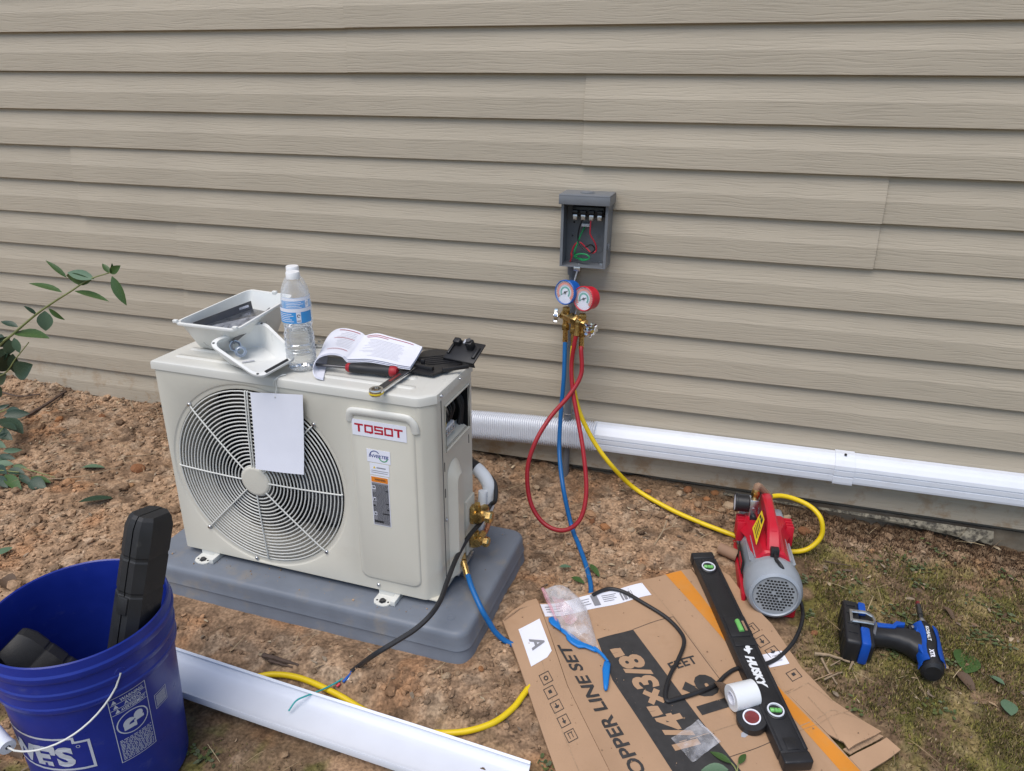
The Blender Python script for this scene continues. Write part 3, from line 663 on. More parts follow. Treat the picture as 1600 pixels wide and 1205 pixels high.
mb = MB(); put_rect(mb, fm, .5475, .1815, .5875, .2880); mb.build('grey_field', M['grey_ink'], st3)
my = FY-.0010
mb = MB(); rnd = random.Random(5)
for i in range(34):
    z = .1865+i*.0029; x = .5485
    if i % 12 in (3, 4, 5): x = .557
    while x < .585:
        w = rnd.uniform(.002, .006); put_rect(mb, fm, x, z, min(.587, x+w), z+.0013); x += w+.0011
for (x0, z0, x1, z1) in ((.580, .268, .587, .2705), (.580, .236, .587, .239), (.548, .228, .554, .232), (.581, .221, .587, .225), (.570, .210, .587, .2125), (.549, .188, .571, .192)): put_rect(mb, fm, x0, z0, x1, z1)
mb.build('fine_print', M['ink'], st3)
mb = MB()
for z in (.271, .241, .205): put_rect(mb, fm, .5485, z, .5565, z+.0095)
mb.build('pictogram_field', M['paper'], st3)
my = FY-.0012; mb = MB()
for z in (.271, .241, .205): put_rect(mb, fm, .5510, z+.002, .5545, z+.007)
mb.build('pictogram', M['ink'], st3)
# valve cover bulge on the side
mb = MB(); cy_, w0 = .108, .034
def capsule(x, w, z0, z1, n=8): return [(x, cy_+w*math.cos(a), z1-w+w*math.sin(a)) for a in [math.pi*i/n for i in range(n+1)]]+[(x, cy_-w, z0), (x, cy_+w, z0)]
rr = [capsule(UW+.0003, w0, .012, .312), capsule(UW+.004, w0-.003, .014, .308), capsule(UW+.016, w0-.015, .02, .282), capsule(UW+.018, w0-.018, .022, .278)]
k = len(rr[0]); mb.add([p for r in rr for p in r], [(i*k+j, i*k+(j+1) % k, (i+1)*k+(j+1) % k, (i+1)*k+j) for i in range(3) for j in range(k)]+[tuple(3*k+j for j in range(k))], True); mb.build('side_handle', M['cab'], ac, auto=25)
# service valves
def valve(y, z, s, name='service_valve'):
    x = UW+.012; mb = MB()
    mb.box((UW+.002, y-.016, z-.018), (UW+.006, y+.012, z+.022), None, .0015)
    mb.cyl((UW+.004, y, z), (x+.030*s, y, z), .0125*s, .0125*s, 6); mb.cyl((x, y, z-.02*s), (x, y, z+.02*s), .011*s, n=14, bev=.002)
    mb.cyl((x+.014*s, y-.016*s, z), (x+.014*s, y+.03*s, z), .0125*s, .0125*s, 6); mb.lathe_axis((x+.030*s, y, z), (1, 0, 0), [(.0135*s, 0), (.0135*s, .010*s), (.010*s, .014*s), (0, .015*s)], 6)
    mb.cyl((x+.010*s, y-.002, z+.014*s), (x+.010*s, y-.004, z+.030*s), .008*s, .007*s, 6)
    v = mb.build(name, M['brass'], ac, auto=25)
    mb = MB(); mb.tube(spline([(x+.014*s, y+.028*s, z), (x+.016*s, y+.045*s, z-.002), (x+.018*s, y+.062*s, z+.012), (x+.016*s, y+.07*s, z+.04)]), .0065*s, 10); mb.build('copper_stub', M['copper'], v)
    return v
valve(.200, .118, 1.12); valve(.196, .048, .95)
mb = MB(); mb.box((UW-.001, .170, .015), (UW+.006, .224, .165), None, .002); mb.build('valve_plate', M['cab'], ac)
mb = MB(); mb.box((UW-.001, .10, .004), (UW+.012, .20, .012), None, .002); mb.box((UW+.004, .122, -.010), (UW+.020, .146, .006), None, .002); mb.build('drain_bracket', M['steel'], ac)
# mounting feet
for (x, y, s) in ((.066, -.020, 1), (.563, -.020, 1), (.066, UD+.02, -1), (.563, UD+.02, -1)):
    mb = MB(); pl = [(x-.022, y+s*.028), (x-.022, y), (x-.017, y-s*.010), (x-.006, y-s*.015), (x+.010, y-s*.015), (x+.018, y-s*.010), (x+.022, y), (x+.022, y+s*.028)]
    mb.prism(pl if s > 0 else pl[::-1], -.0165, -.0135); mb.box((x+.022, y-.006, -.0165), (x+.034, y+s*.03 if s > 0 else y+.006, -.004), None, .001); mb.box((x-.02, min(y+s*.022, y+s*.03), -.0165), (x+.034, max(y+s*.022, y+s*.05), .001))
    ft = mb.build('mounting_foot', M['wire_white'], ac)
    mb = MB(); mb.lathe_axis((x, y, -.0135), (0, 0, 1), [(.009, 0), (.009, .001), (.006, .001), (.006, .005), (0, .0055)], 6); mb.build('bolt', M['dark_steel'], ft)
    mb = MB(); mb.cyl((x+.014, y, -.0136), (x+.014, y, -.0130), .0025, n=10); mb.cyl((x-.014, y, -.0136), (x-.014, y, -.0130), .0025, n=10); mb.build('bolt_hole', M['black_in'], ft)
# ------------------------------------------------------------------ electrical disconnect box on the wall
bx0, bx1, bz0, bz1, bd = -.456, -.3285, .652, .846, .088
jb = thing('disconnect_box', 'open grey electrical disconnect box on the siding with coloured wires inside', 'electrical box', (-.392, -.014, bz0))
def bq(mb, pts): mb.add(pts, [(0, 1, 2, 3)])
mb = MB(); t = .0022; yb, yf = -.0190, -.0190-bd+.014
mb.box((bx0, yb-.002, bz0), (bx1, yb, bz1)); mb.box((bx0, yf, bz0), (bx0+t, yb-.002, bz1)); mb.box((bx1-t, yf, bz0), (bx1, yb-.002, bz1)); mb.box((bx0+t, yf, bz0), (bx1-t, yb-.002, bz0+t)); mb.box((bx0+t, yf, bz1-t), (bx1-t, yb-.002, bz1))
mb.box((bx0+t, yf, bz0+t), (bx0+t+.005, yf+.0015, bz1-t)); mb.box((bx1-t-.005, yf, bz0+t), (bx1-t, yf+.0015, bz1-t))
mb.build('enclosure', M['box_grey'], jb, world=True)
mb = MB(); mb.box((bx0-.004, yf-.016, bz1-.004), (bx1+.006, yb+.001, bz1+.003), None, .0025); mb.box((bx0-.004, yf-.016, bz1-.024), (bx1+.006, yf-.0125, bz1-.001), None, .0015); mb.box((bx0-.004, yf-.015, bz1-.024), (bx0-.001, yb, bz1-.001)); mb.box((bx1+.0015, yf-.015, bz1-.024), (bx1+.006, yb, bz1-.001))
mb.build('rain_hood', M['box_grey'], jb, world=True)
mb = MB(); mb.cyl((-.392, yf+.03, bz1+.002), (-.392, yf+.03, bz1+.007), .020, .017, 24, bev=.002); mb.build('hub_plug', M['box_grey'], jb, world=True)
mb = MB(); mb.box((bx0+.022, yb-.034, bz1-.062), (bx1-.018, yb-.002, bz1-.036), None, .002); fbk = mb.build('fuse_block', M['black_plastic'], jb, world=True)
for i in range(4):
    x = bx0+.032+.0225*i
    mb = MB(); mb.box((x-.006, yb-.045, bz1-.070), (x+.006, yb-.030, bz1-.056), None, .001); mb.cyl((x, yb-.045, bz1-.063), (x, yb-.047, bz1-.063), .004, n=10); mb.build('terminal_lug', M['steel'], fbk, world=True)
    mb = MB(); mb.box((x-.008, yb-.048, bz1-.054), (x+.008, yb-.030, bz1-.044), None, .002); mb.build('fuse_clip', M['black_plastic'], fbk, world=True)
mb = MB(); mb.box((bx0+.046, yb-.02, bz0+.102), (bx0+.068, yb-.004, bz0+.110), None, .001); mb.build('ground_bar', M['cap'], jb, world=True)
for (x, z, r) in ((.094, .040, .0115), (.064, .072, .006), (.020, .076, .006), (.092, .076, .005)):
    mb = MB(); mb.lathe_axis((bx0+x, yb-.002, bz0+z), (0, -1, 0), [(r, 0), (r, .001), (r-.0012, .0012), (r-.0015, .0003), (0, .0003)], 20); mb.build('knockout', M['box_grey'], jb, world=True)
for (x, z) in ((.022, .110), (.030, .128), (.098, .126), (.018, .072)):
    mb = MB(); mb.cyl((bx0+x, yb-.0022, bz0+z), (bx0+x, yb-.0029, bz0+z), .0028, n=10); mb.build('mounting_hole', M['black_in'], jb, world=True)
def bw(pts, m, r=.0021, name='wire'):
    mb = MB(); mb.tube(spline([(bx0+x, yb-y, bz0+z) for x, y, z in pts], 6), r, 8); return mb.build(name, m, jb, world=True)
bw([(.052, .038, .126), (.044, .04, .10), (.040, .03, .07), (.05, .035, .052), (.075, .04, .035), (.088, .03, .043), (.078, .028, .055), (.062, .03, .048)], M['wire_black'], name='black_wire')
bw([(.075, .038, .126), (.075, .042, .10), (.076, .04, .085), (.090, .035, .06), (.092, .03, .04), (.08, .035, .034), (.065, .03, .045), (.045, .028, .06), (.03, .03, .05), (.021, .028, .022)], M['wire_red'], name='red_wire')
bw([(.056, .012, .104), (.048, .025, .085), (.040, .03, .06), (.033, .035, .035), (.036, .03, .020), (.058, .045, .014), (.078, .05, .022), (.068, .05, .032), (.045, .045, .030), (.034, .04, .020), (.05, .035, .016), (.072, .04, .016)], M['wire_green'], .0024, name='green_wire')
bw([(.020, .028, .004), (.024, .03, .02), (.022, .03, .03)], M['wire_red'], name='red_wire')
mb = MB(); mb.cyl((bx1-.018, yb-.02, bz0-.001), (bx1-.018, yb-.02, bz0+.006), .012, n=16); mb.box((bx0+.040, yf-.002, bz0-.010), (bx0+.058, yf+.004, bz0+.002), None, .001); mb.build('latch_tab', M['steel'], jb, world=True)
mb = MB(); mb.box((bx1, yf+.012, bz0+.05), (bx1+.005, yf+.024, bz0+.066), None, .001); mb.build('hasp', M['box_grey'], jb, world=True)
# conduit running down the wall from the box
cxv = -.4298
cdn = thing('conduit', 'grey plastic conduit running down the siding from the box into the soil', 'conduit', (cxv, -.035, -.06))
mb = MB(); mb.tube([(cxv, -.034, bz0-.03), (cxv, -.034, .40), (cxv, -.034, .10), (cxv+.001, -.034, -.10)], .0107, 16); mb.build('pipe', M['conduit'], cdn, world=True)
mb = MB(); mb.lathe_axis((cxv, -.034, bz0-.001), (0, 0, -1), [(.011, 0), (.0175, 0), (.0175, .008), (.0155, .009), (.0155, .030), (.0145, .034), (.0108, .035)], 20); mb.build('connector', M['conduit'], cdn, world=True)
mb = MB(); z = .185; mb.tube([(cxv+.0122*math.cos(a), -.034-.0122*math.sin(a), z) for a in [math.pi*i/8 for i in range(9)]], .0016, 6); mb.box((cxv-.030, -.0205, z-.008), (cxv-.011, -.0180, z+.008)); mb.box((cxv+.011, -.0205, z-.008), (cxv+.030, -.0180, z+.008)); mb.cyl((cxv-.021, -.0185, z), (cxv-.021, -.021, z), .004, n=8); mb.cyl((cxv+.021, -.0185, z), (cxv+.021, -.021, z), .004, n=8)
mb.build('pipe_strap', M['steel'], cdn, world=True)
mb = MB(); mb.tube(spline([(cxv+.022, -.06, bz0+.002), (cxv+.018, -.066, bz0-.018), (cxv+.010, -.06, bz0-.05), (cxv+.008, -.055, bz0-.065)], 6), .0022, 8)
tag(mb.build('hanging_hook', M['wire_white_']), 'short white wire hook hanging below the grey electrical box', 'hook')

# ------------------------------------------------------------------ gauge manifold hanging in front of the conduit
mf = thing('gauge_manifold', 'brass manifold with one blue and one red pressure gauge hanging under the box', 'gauge set', (-.40, -.10, .50))
def facing(yaw, pit=0): return Vector((math.sin(yaw)*math.cos(pit), -math.cos(yaw)*math.cos(pit), math.sin(pit)))
def gauge(c, shell, name, yaw):
    d = facing(yaw, .10); R = .0335
    mb = MB(); mb.lathe_axis(c-d*.034, d, [(0, 0), (R*.86, 0), (R*.93, .003), (R*.95, .026), (R*1.02, .028), (R*1.02, .036), (R*.97, .0375), (R*.93, .0365), (R*.92, .0335)], 40); gq = mb.build(name, shell, mf, world=True)
    Mx = frame(c-d*.0005, d.cross(Vector((0, 0, 1)))*-1, d)          # x to the viewer's right, z out of the dial
    ux = Vector((0, 0, 1)).cross(d); ux = -d.cross(Vector((0, 0, 1))).normalized(); uz = ux.cross(d)*-1; uz = d.cross(ux) if d.cross(ux).z > 0 else -d.cross(ux)
    mk = lambda h: (lambda u, v: c+d*(h)+ux*u+uz*v)
    mb = MB(); mb.add([mk(-.0008)(R*.92*math.cos(2*math.pi*i/32), R*.92*math.sin(2*math.pi*i/32)) for i in range(32)], [tuple(range(32))]); dl = mb.build('dial', M['paper'], gq, world=True)
    def ring(r0, r1, a0, a1, m, h=-.0004):
        mb = MB(); put_arc(mb, mk(h), 0, 0, R*r0, R*r1, a0, a1, 30); return mb
    for nm, mt, r0, r1 in (('salmon_scale', 'pink_ink', .64, .84), ('grey_scale', 'pale_ink', .56, .64), ('teal_scale', 'teal_ink', .34, .50)):
        ring(r0, r1, -40, 220, None).build(nm, M[mt], gq, world=True)
    mb = ring(.86, .875, -45, 225, None)
    for i in range(28):
        a = rad(-45+10*i); put = mk(-.0003); e = .0006
        mb.add([put(R*r*math.cos(a)+s*e*math.sin(a), R*r*math.sin(a)-s*e*math.cos(a)) for r, s in ((.80, 1), (.875, 1), (.875, -1), (.80, -1))], [(0, 1, 2, 3)])
    mb.build('tick_marks', M['ink'], gq, world=True)
    mb = MB(); a = rad(215 if 'blue' in name else 205); P_ = mk(.0006)
    mb.add([P_(R*.82*math.cos(a), R*.82*math.sin(a)), P_(.0012*math.sin(a)-.010*math.cos(a), -.0012*math.cos(a)-.010*math.sin(a)), P_(-.0012*math.sin(a)-.010*math.cos(a), .0012*math.cos(a)-.010*math.sin(a))], [(0, 1, 2)])
    mb.cyl(c, c+d*.002, .0035, n=12); mb.build('needle', M['ink'], gq, world=True)
    mb = MB(); mb.lathe_axis(c, d, [(R*.93, .0030), (R*.90, .0034), (0, .0036)], 32); mb.build('lens', M['glass'], gq, world=True)
    return gq
gb = Py(883, 457, -.135); grd = Py(912, 467, -.150)
gauge(gb, M['gauge_blue'], 'blue_gauge', rad(-25)); gauge(grd, M['gauge_red'], 'red_gauge', rad(-26))
Bc = Py(897, 499, -.115)
axd = Vector((math.cos(rad(-22)), math.sin(rad(-22))*-1*-1, -.16)).normalized()
mb = MB(); mb.cyl(Bc-axd*.042, Bc+axd*.040, .0130, n=6, bev=.0015); mb.cyl(Bc-axd*.012, Bc+axd*.012, .0170, n=6, bev=.002)
for s in (-.028, .028, 0):
    q = Bc+axd*s; mb.cyl(q, q-Vector((0, 0, .040)), .0092, .0075, 12); mb.cyl(q-Vector((0, 0, .024)), q-Vector((0, 0, .040)), .0118, n=6, bev=.001)
    if s: mb.cyl(q, q+Vector((0, 0, .026)), .0080, n=10); mb.cyl(q+Vector((0, 0, .008)), q+Vector((0, 0, .024)), .0115, n=6, bev=.001)
mb.build('manifold_body', M['brass'], mf, world=True, auto=25)
for s in (-1, 1):
    q = Bc+axd*(.055*s)+Vector((0, -.004, -.008)); d = (axd*s+Vector((0, -.55, -.12))).normalized()
    mb = MB(); a = d.orthogonal().normalized(); b = d.cross(a); n = 48
    prof = [(1, 0), (1, .010)]
    V = []; F = []
    rr = [(.0185+.0028*(1 if math.cos(8*2*math.pi*j/n) > 0 else -1)) for j in range(n)]
    for h, k in ((0, .8), (.0015, 1), (.0095, 1), (.011, .85)):
        for j in range(n): V.append(q+d*h+(a*math.cos(2*math.pi*j/n)+b*math.sin(2*math.pi*j/n))*rr[j]*k)
    for i in range(3):
        for j in range(n): F.append((i*n+j, i*n+(j+1) % n, (i+1)*n+(j+1) % n, (i+1)*n+j))
    F.append(tuple(range(n-1, -1, -1))); F.append(tuple(3*n+j for j in range(n))); mb.add(V, F, True)
    mb.cyl(q+d*.0105, q+d*.0125, .006, n=12); kn = mb.build('hand_wheel', M['chrome'], mf, world=True)
    mb = MB(); mb.cyl(Bc+axd*(.036*s), q, .0055, n=10); mb.build('valve_stem', M['chrome'], kn, world=True)
mb = MB(); mb.tube(spline([Bc+Vector((0, .006, .008)), Bc+Vector((.004, .02, .035)), Bc+Vector((.004, .045, .06)), Bc+Vector((.001, .060, .058))], 5), .0018, 6); mb.build('hanger_hook', M['steel'], mf, world=True)

# ------------------------------------------------------------------ hoses
def hose(name, label, pts, m, r=.0062, cat='hose', n=9, **kw):
    P = spline(pts, n); o = thing(name, label, cat, P[len(P)//2])
    mb = MB(); mb.tube(P, r, 12); h = mb.build('hose_body', m, o, world=True); return o, P
def ferrule(o, a, b, r=.0078, name='ferrule', hexr=0):
    a, b = Vector(a), Vector(b); mb = MB(); mb.cyl(a, b, r, r*.92, 14)
    if hexr: mb.cyl(b, b+(b-a).normalized()*.014, hexr, n=6, bev=.001)
    return mb.build(name, M['brass'], o, world=True, auto=25)
mbz = Bc.z-.04
s0 = Bc-axd*.028-Vector((0, 0, .040)); s1 = Bc-Vector((0, 0, .040)); s2 = Bc+axd*.028-Vector((0, 0, .040))
dn = Vector((0, 0, -.03))
o, P = hose('blue_hose', 'blue hose from the gauges over the soil and under the cardboard to the unit', [s0+dn, Py(881, 590, -.13), Py(876, 650, -.15), Py(874, 705, -.19), Py(880, 762, -.27), GP(893, 822, .012), GP(906, 856, .006), GP(918, 892, .006), GP(923, 930, .006), GP(905, 985, .006), GP(845, 1020, .006), GP(798, 1006, .006), Pz(776, 990, -.035), Pz(764, 972, -.006), Pz(752, 951, .025), Pz(738, 920, .048), Pz(731, 899, .060)], M['blue_hose'], .0064)
ferrule(o, s0+dn*1.2, s0-dn*.1); e = P[-1]; e2 = Pz(724, 878, .074); e3 = Pz(722, 862, .084); ferrule(o, e+Vector((.001, -.002, -.006)), e2)
mb = MB(); mb.tube([e2, e3], .0042, 10); mb.cyl(e3.lerp(e2, .9), e3.lerp(e2, .1), .0088, n=6, bev=.001); mb.tube(spline([e3, Pz(722, 852, .090), Pz(728, 842, .090), Pz(737, 836, .085)], 5), .0052, 10); mb.build('hose_coupling', M['brass'], o, world=True, auto=25)
o, P = hose('red_hose', 'red hose looped from the gauges down to the soil and back up', [s2+dn, Py(908, 548, -.135), Py(908, 585, -.15), Py(890, 617, -.18), Py(860, 652, -.22), Py(836, 692, -.27), Py(824, 735, -.30), Py(829, 785, -.325), Py(850, 818, -.345), Py(880, 829, -.352), Py(906, 812, -.335), Py(916, 770, -.30), Py(912, 710, -.25), Py(903, 655, -.20), Py(895, 610, -.165), Py(893, 570, -.145), Py(898, 535, -.140), Py(901, 522, -.138)], M['red_hose'], .0062)
ferrule(o, s2+dn*1.2, s2-dn*.1)
ferrule(o, P[-1]-Vector((0, 0, .004)), Py(903, 508, -.135), hexr=.009)
o, P = hose('yellow_hose', 'yellow hose from the gauges across the dirt, under and up to the vacuum pump', [s1+dn, Py(893, 580, -.125), Py(898, 615, -.125), Py(908, 650, -.13), Py(928, 690, -.14), Py(955, 727, -.15), GP(990, 762, .035), GP(1040, 792, .012), GP(1090, 815, .008), GP(1150, 838, .007), GP(1195, 856, .006), GP(1232, 862, .008), GP(1262, 858, .022), Py(1283, 838, -.20), Py(1283, 812, -.19), Py(1268, 793, -.17), Py(1245, 781, -.16), Py(1222, 775, -.165), Py(1203, 776, -.185)], M['yellow_hose'], .0066)
ferrule(o, s1+dn*1.2, s1-dn*.1)
YEND = P[-1]
o, P = hose('yellow_hose', 'yellow hose lying behind and beneath the white channel, end running under the cardboard', [GP(385, 1062, .006), GP(425, 1054, .006), GP(470, 1060, .006), GP(525, 1084, .006), GP(575, 1113, .0), GP(640, 1140, .0), GP(710, 1145, .004), GP(765, 1132, .006), GP(800, 1108, .006), GP(822, 1080, .006), GP(845, 1050, .005), GP(880, 1020, .005)], M['yellow_hose'], .0066)

# ------------------------------------------------------------------ line set cover on the wall
dk = thing('line_set_cover', 'white plastic line cover along the wall foot with a ribbed flexible end', 'pipe cover', (.2, -.014, .12))
def duct_prof(y0, z0, y1, z1):
    """outline in y/z: back bottom, ridged front, back top"""
    h = z1-z0; f = y1
    return [(y0, z0), (f+.006, z0), (f+.001, z0+.004), (f, z0+.010), (f, z0+h*.30), (f+.0030, z0+h*.31), (f+.0030, z0+h*.345), (f, z0+h*.36), (f, z0+h*.52), (f+.0030, z0+h*.53), (f+.0030, z0+h*.565), (f, z0+h*.57), (f+.002, z0+h*.70), (f+.012, z0+h*.86), (f+.0150, z0+h*.835), (f+.022, z0+h*.94), (f+.0250, z0+h*.915), (f+.034, z0+h*.985), (y0, z1)]
def duct(x0, x1, zl, zr, name, grow=0, m='white_duct'):
    mb = MB(); n = 12; rows = []
    for k in range(n+1):
        x = x0+(x1-x0)*k/n; zb = zl+(zr-zl)*k/n
        rows.append([(x, y, z) for y, z in duct_prof(-.0165+.0, zb+.012-grow, -.067-grow, zb+.089+grow)])
    mb.grid(rows, False); pr = rows[0]; k = len(pr)
    mb.add(pr, [tuple(range(k))]); mb.add(rows[-1], [tuple(range(k-1, -1, -1))])
    return mb.build(name, M[m], dk, world=True)
xl = -.345
zd = lambda x: .0735+.0062*(x+.345)
duct(xl, .362, zd(xl), zd(.362), 'cover_section'); duct(.3625, 2.4, zd(.3625), zd(2.4), 'cover_section')
cpl = duct(.3375, .3885, zd(.3375), zd(.3885), 'coupling', grow=.0035)
mb = MB(); q = Py(1321, 712, -.05); mb.cyl((.363, -.042, zd(.36)+.0905), (.363, -.043, zd(.36)+.0935), .0035, n=10); mb.build('screw', M['dark_steel'], cpl, world=True)
# ribbed flexible end
fpts = spline([(-.338, -.043, .1235), (-.50, -.043, .1200), (-.62, -.046, .116), (-.74, -.052, .112), (-.84, -.068, .108), (-.92, -.11, .104), (-.98, -.20, .10), (-1.0, -.30, .098)], 22)
mb = MB(); FP = []
tot = 0; dd = [0]
for i in range(1, len(fpts)): tot += (fpts[i]-fpts[i-1]).length; dd.append(tot)
NF = int(tot/.0068)*4; pts = []; rr = []
for i in range(NF+1):
    d = tot*i/NF; j = max(0, min(len(dd)-2, int(np.searchsorted(dd, d))-1)); t = (d-dd[j])/max(1e-9, dd[j+1]-dd[j]); pts.append(fpts[j].lerp(fpts[j+1], t)); rr.append(1.0 if i % 4 in (0, 1) else .90)
pf = [(.0425*max(-1, min(1, 1.22*math.cos(a))), .0300*max(-1, min(1, 1.14*math.sin(a)))) for a in [2*math.pi*j/28 for j in range(28)]]
mb.tube(pts, rr, 28, prof=pf); mb.build('flexible_section', M['white_duct'], dk, world=True, auto=60)

# ------------------------------------------------------------------ wrapped pipe and power cable behind the unit
ip = thing('insulated_pipe', 'white wrapped line set pipe bent behind the outdoor unit', 'pipe', UM @ Vector((UW+.03, .26, .06)))
mb = MB(); pa = spline([UM @ Vector(q) for q in ((.56, .32, .20), (.63, .29, .21), (.685, .272, .203), (.719, .262, .172), (.720, .262, .125), (.712, .262, .09))], 8); mb.tube(pa, .0165, 14); mb.build('wrap_tape', M['foam_white'], ip, world=True)
mb = MB(); pb = spline([UM @ Vector(q) for q in ((.713, .240, .162), (.713, .238, .145), (.709, .236, .09), (.702, .236, .055))], 8); mb.tube(pb, .0110, 14); mb.build('foam_sleeve', M['foam_white'], ip, world=True)
mb = MB(); mb.tube([p_ for p_ in pa[12:17]], .0171, 14); mb.build('black_tape', M['rubber_black'], ip, world=True)
cb = thing('power_cable', 'black power cable hanging from the unit to the ground with stripped wire ends', 'cable', Py(640, 985, -.9))
mb = MB(); cp = spline([UM @ Vector((.69, .285, .20)), UM @ Vector((.733, .268, .175)), UM @ Vector((.744, .245, .14)), Py(766, 790, -.56), Py(752, 815, -.60), Py(733, 838, -.66), Py(715, 868, -.72), Py(700, 905, -.80), Py(688, 938, -.86), Py(672, 962, -.905), Py(648, 984, -.935), Py(618, 1003, -.965), Py(585, 1023, -.985), GP(562, 1040, .014), GP(549, 1050, .010)], 9)
mb.tube(cp, .0056, 10); mb.build('sheath', M['rubber_black'], cb, world=True)
E_ = cp[-1]
def cw(pts, m, nm, r=.0016): mb = MB(); mb.tube(spline(pts, 6), r, 7); return mb.build(nm, m, cb, world=True)
cw([E_, GP(530, 1064, .012), GP(505, 1077, .020), GP(480, 1087, .03), GP(463, 1095, .034), GP(451, 1111, .030)], M['wire_teal'], 'green_core', .0018)
cw([E_, GP(545, 1060, .009), GP(540, 1064, .008)], M['wire_white_'], 'white_core', .002)
cw([E_, GP(543, 1058, .012), GP(536, 1066, .012)], M['wire_blue'], 'blue_core', .0030)
cw([GP(531, 1068, .010), GP(526, 1073, .009)], M['wire_red'], 'crimp_sleeve', .0030)
# ------------------------------------------------------------------ blue pail with tool cases
BC = Vector((-1.0417, -1.2698, -.118)); BH = .373
bk = thing('pail', 'blue five gallon plastic pail with white print and wire bail holding black cases', 'bucket', BC)
def brad(h): return .1300+(.1455-.1300)*min(1, h/BH)
mb = MB()
mb.lathe_axis((0, 0, 0), (0, 0, 1), [(0, .004), (.122, .004), (.127, 0), (.1295, .004), (brad(.12), .12), (brad(.24), .24), (brad(.272), .272), (.1475, .274), (.1485, .277), (.1485, .283), (.1470, .286), (.1462, .303), (.1490, .305), (.1498, .308), (.1498, .314), (.1480, .317), (.1466, .336), (.1485, .339), (.1520, .341), (.1530, .345), (.1530, .352), (.1505, .356), (.1495, .366), (.1490, BH-.002), (.1470, BH), (.1448, BH-.002), (.1435, BH-.010), (.1425, .33), (.125, .012), (0, .010)], 72)
mb.build('pail_body', M['pail'], bk, auto=22)
def bp(th, h, off=.0007): r = brad(h)+off; return Vector((r*math.cos(th), r*math.sin(th), h))
def baz(px, py):
    d = ray(px, py); o = CAM
    for h in np.arange(BH, 0, -.001):
        z = BC.z+h; p = o+d*((z-o[2])/d[2])
        if math.hypot(p[0]-BC.x, p[1]-BC.y) >= brad(h) and True:
            hit = p, h
        else: break
    # walk down the ray: first crossing into the wall seen from outside
    prev = None
    for h in np.arange(BH+.02, -.02, -.0008):
        z = BC.z+h; p = o+d*((z-o[2])/d[2]); r = math.hypot(p[0]-BC.x, p[1]-BC.y)
        if prev is not None and prev[0] > brad(h) and r <= brad(h): return math.atan2(p[1]-BC.y, p[0]-BC.x), h
        prev = (r,)
    return math.atan2(p[1]-BC.y, p[0]-BC.x), h
RB = .140
def bmap(u, v): return bp(u/RB, v)
# bail with grip, hanging against the near side
E1, Eh = baz(186, 1049); Eh = max(Eh, .20)
mid = E1-math.pi/2
mb = MB()
for th in (E1, E1+math.pi): mb.lathe_axis(bp(th, Eh, -.001), (math.cos(th), math.sin(th), 0), [(.011, 0), (.011, .004), (.009, .006), (0, .006)], 16)
mb.build('bail_ear', M['pail'], bk)
def bail(ph):
    th = E1-ph; s_ = math.sin(math.pi*(ph/math.pi)**.7); r = brad(Eh-.1)+.010+.028*max(0, s_)**3; h = Eh-.094*s_
    return Vector((r*math.cos(th), r*math.sin(th), h))
wp = [bail(math.pi*i/40) for i in range(41)]
ca, cb_ = wp[14], wp[22]
for i in range(15, 22): wp[i] = ca.lerp(cb_, (i-14)/8)+Vector((math.cos(mid), math.sin(mid), 0))*.004
mb = MB(); mb.tube(wp, .0016, 8); bl = mb.build('bail', M['wire_white'], bk)
mb = MB(); a, b = wp[15], wp[21]; mb.lathe_axis(a, b-a, [(.004, 0), (.0125, 0), (.013, .003), (.0125, .008), (.0112, .015), (.0112, (b-a).length-.015), (.0125, (b-a).length-.008), (.013, (b-a).length-.003), (.0125, (b-a).length), (.004, (b-a).length)], 20); mb.build('bail_grip', M['white'], bl)
# print
sE = baz(100, 1180); lo_r = baz(150, 1197); tr = baz(140, 1153)
u1 = tr[0]*RB; v1 = tr[1]; v0 = lo_r[1]; LW = .262; u0 = u1-LW
if v1-v0 < .03: v0 = v1-.062
mb = MB(); t_ = .0045
vt = v1+.0
put_rect(mb, bmap, u0, v0, u1, v0+t_, 14); put_rect(mb, bmap, u1-t_, v0+t_, u1, vt, 3); put_rect(mb, bmap, u0, v0+t_, u0+t_, vt, 3)
st = .028
put_rect(mb, bmap, u1-st, vt-t_, u1-t_, vt, 3); put_rect(mb, bmap, u1-st, vt, u1-st+t_, vt+.010, 2); put_rect(mb, bmap, u0+st, vt+.010-t_, u1-st, vt+.010, 14); put_rect(mb, bmap, u0+st-t_, vt, u0+st, vt+.010, 2); put_rect(mb, bmap, u0+t_, vt-t_, u0+st, vt, 3)
put_text(mb, "LOWE'S", bmap, u0+.016, v0+.013, (vt-v0)-.024, width=LW-.046, bold=.05)
put_arc(mb, bmap, u1-.020, vt-.012, .0025, .0033, 0, 360, 14)
mb.build('store_print', M['pail_print'], bk)
qs = [baz(*q) for q in ((169, 1097), (225, 1060), (243, 1155), (190, 1196))]
a0 = (qs[0][0]+qs[3][0])/2*RB; a1 = (qs[1][0]+qs[2][0])/2*RB; h1 = (qs[0][1]+qs[1][1])/2; h0 = (qs[2][1]+qs[3][1])/2
mb = MB(); w_ = a1-a0; hh = h1-h0
put_frame(mb, bmap, a0, h0, a1, h1, .0012, 6)
for i, wd in enumerate(('WARNING', 'AVISO', 'AVERTISSEMENT')):
    y = h1-hh*(.085+.075*i); put_text(mb, wd, bmap, a0+w_*.60, y, hh*.050, width=w_*(.62, .46, .66)[i], bold=.02, align='c')
    x = a0+w_*(.07+.05*i*.5); mb.add([bmap(x, y), bmap(x+w_*.13, y), bmap(x+w_*.065, y+hh*.058)], [(0, 1, 2)])
    put_rect(mb, bmap, a0+.002, y-hh*.018, a1-.002, y-hh*.011, 4)
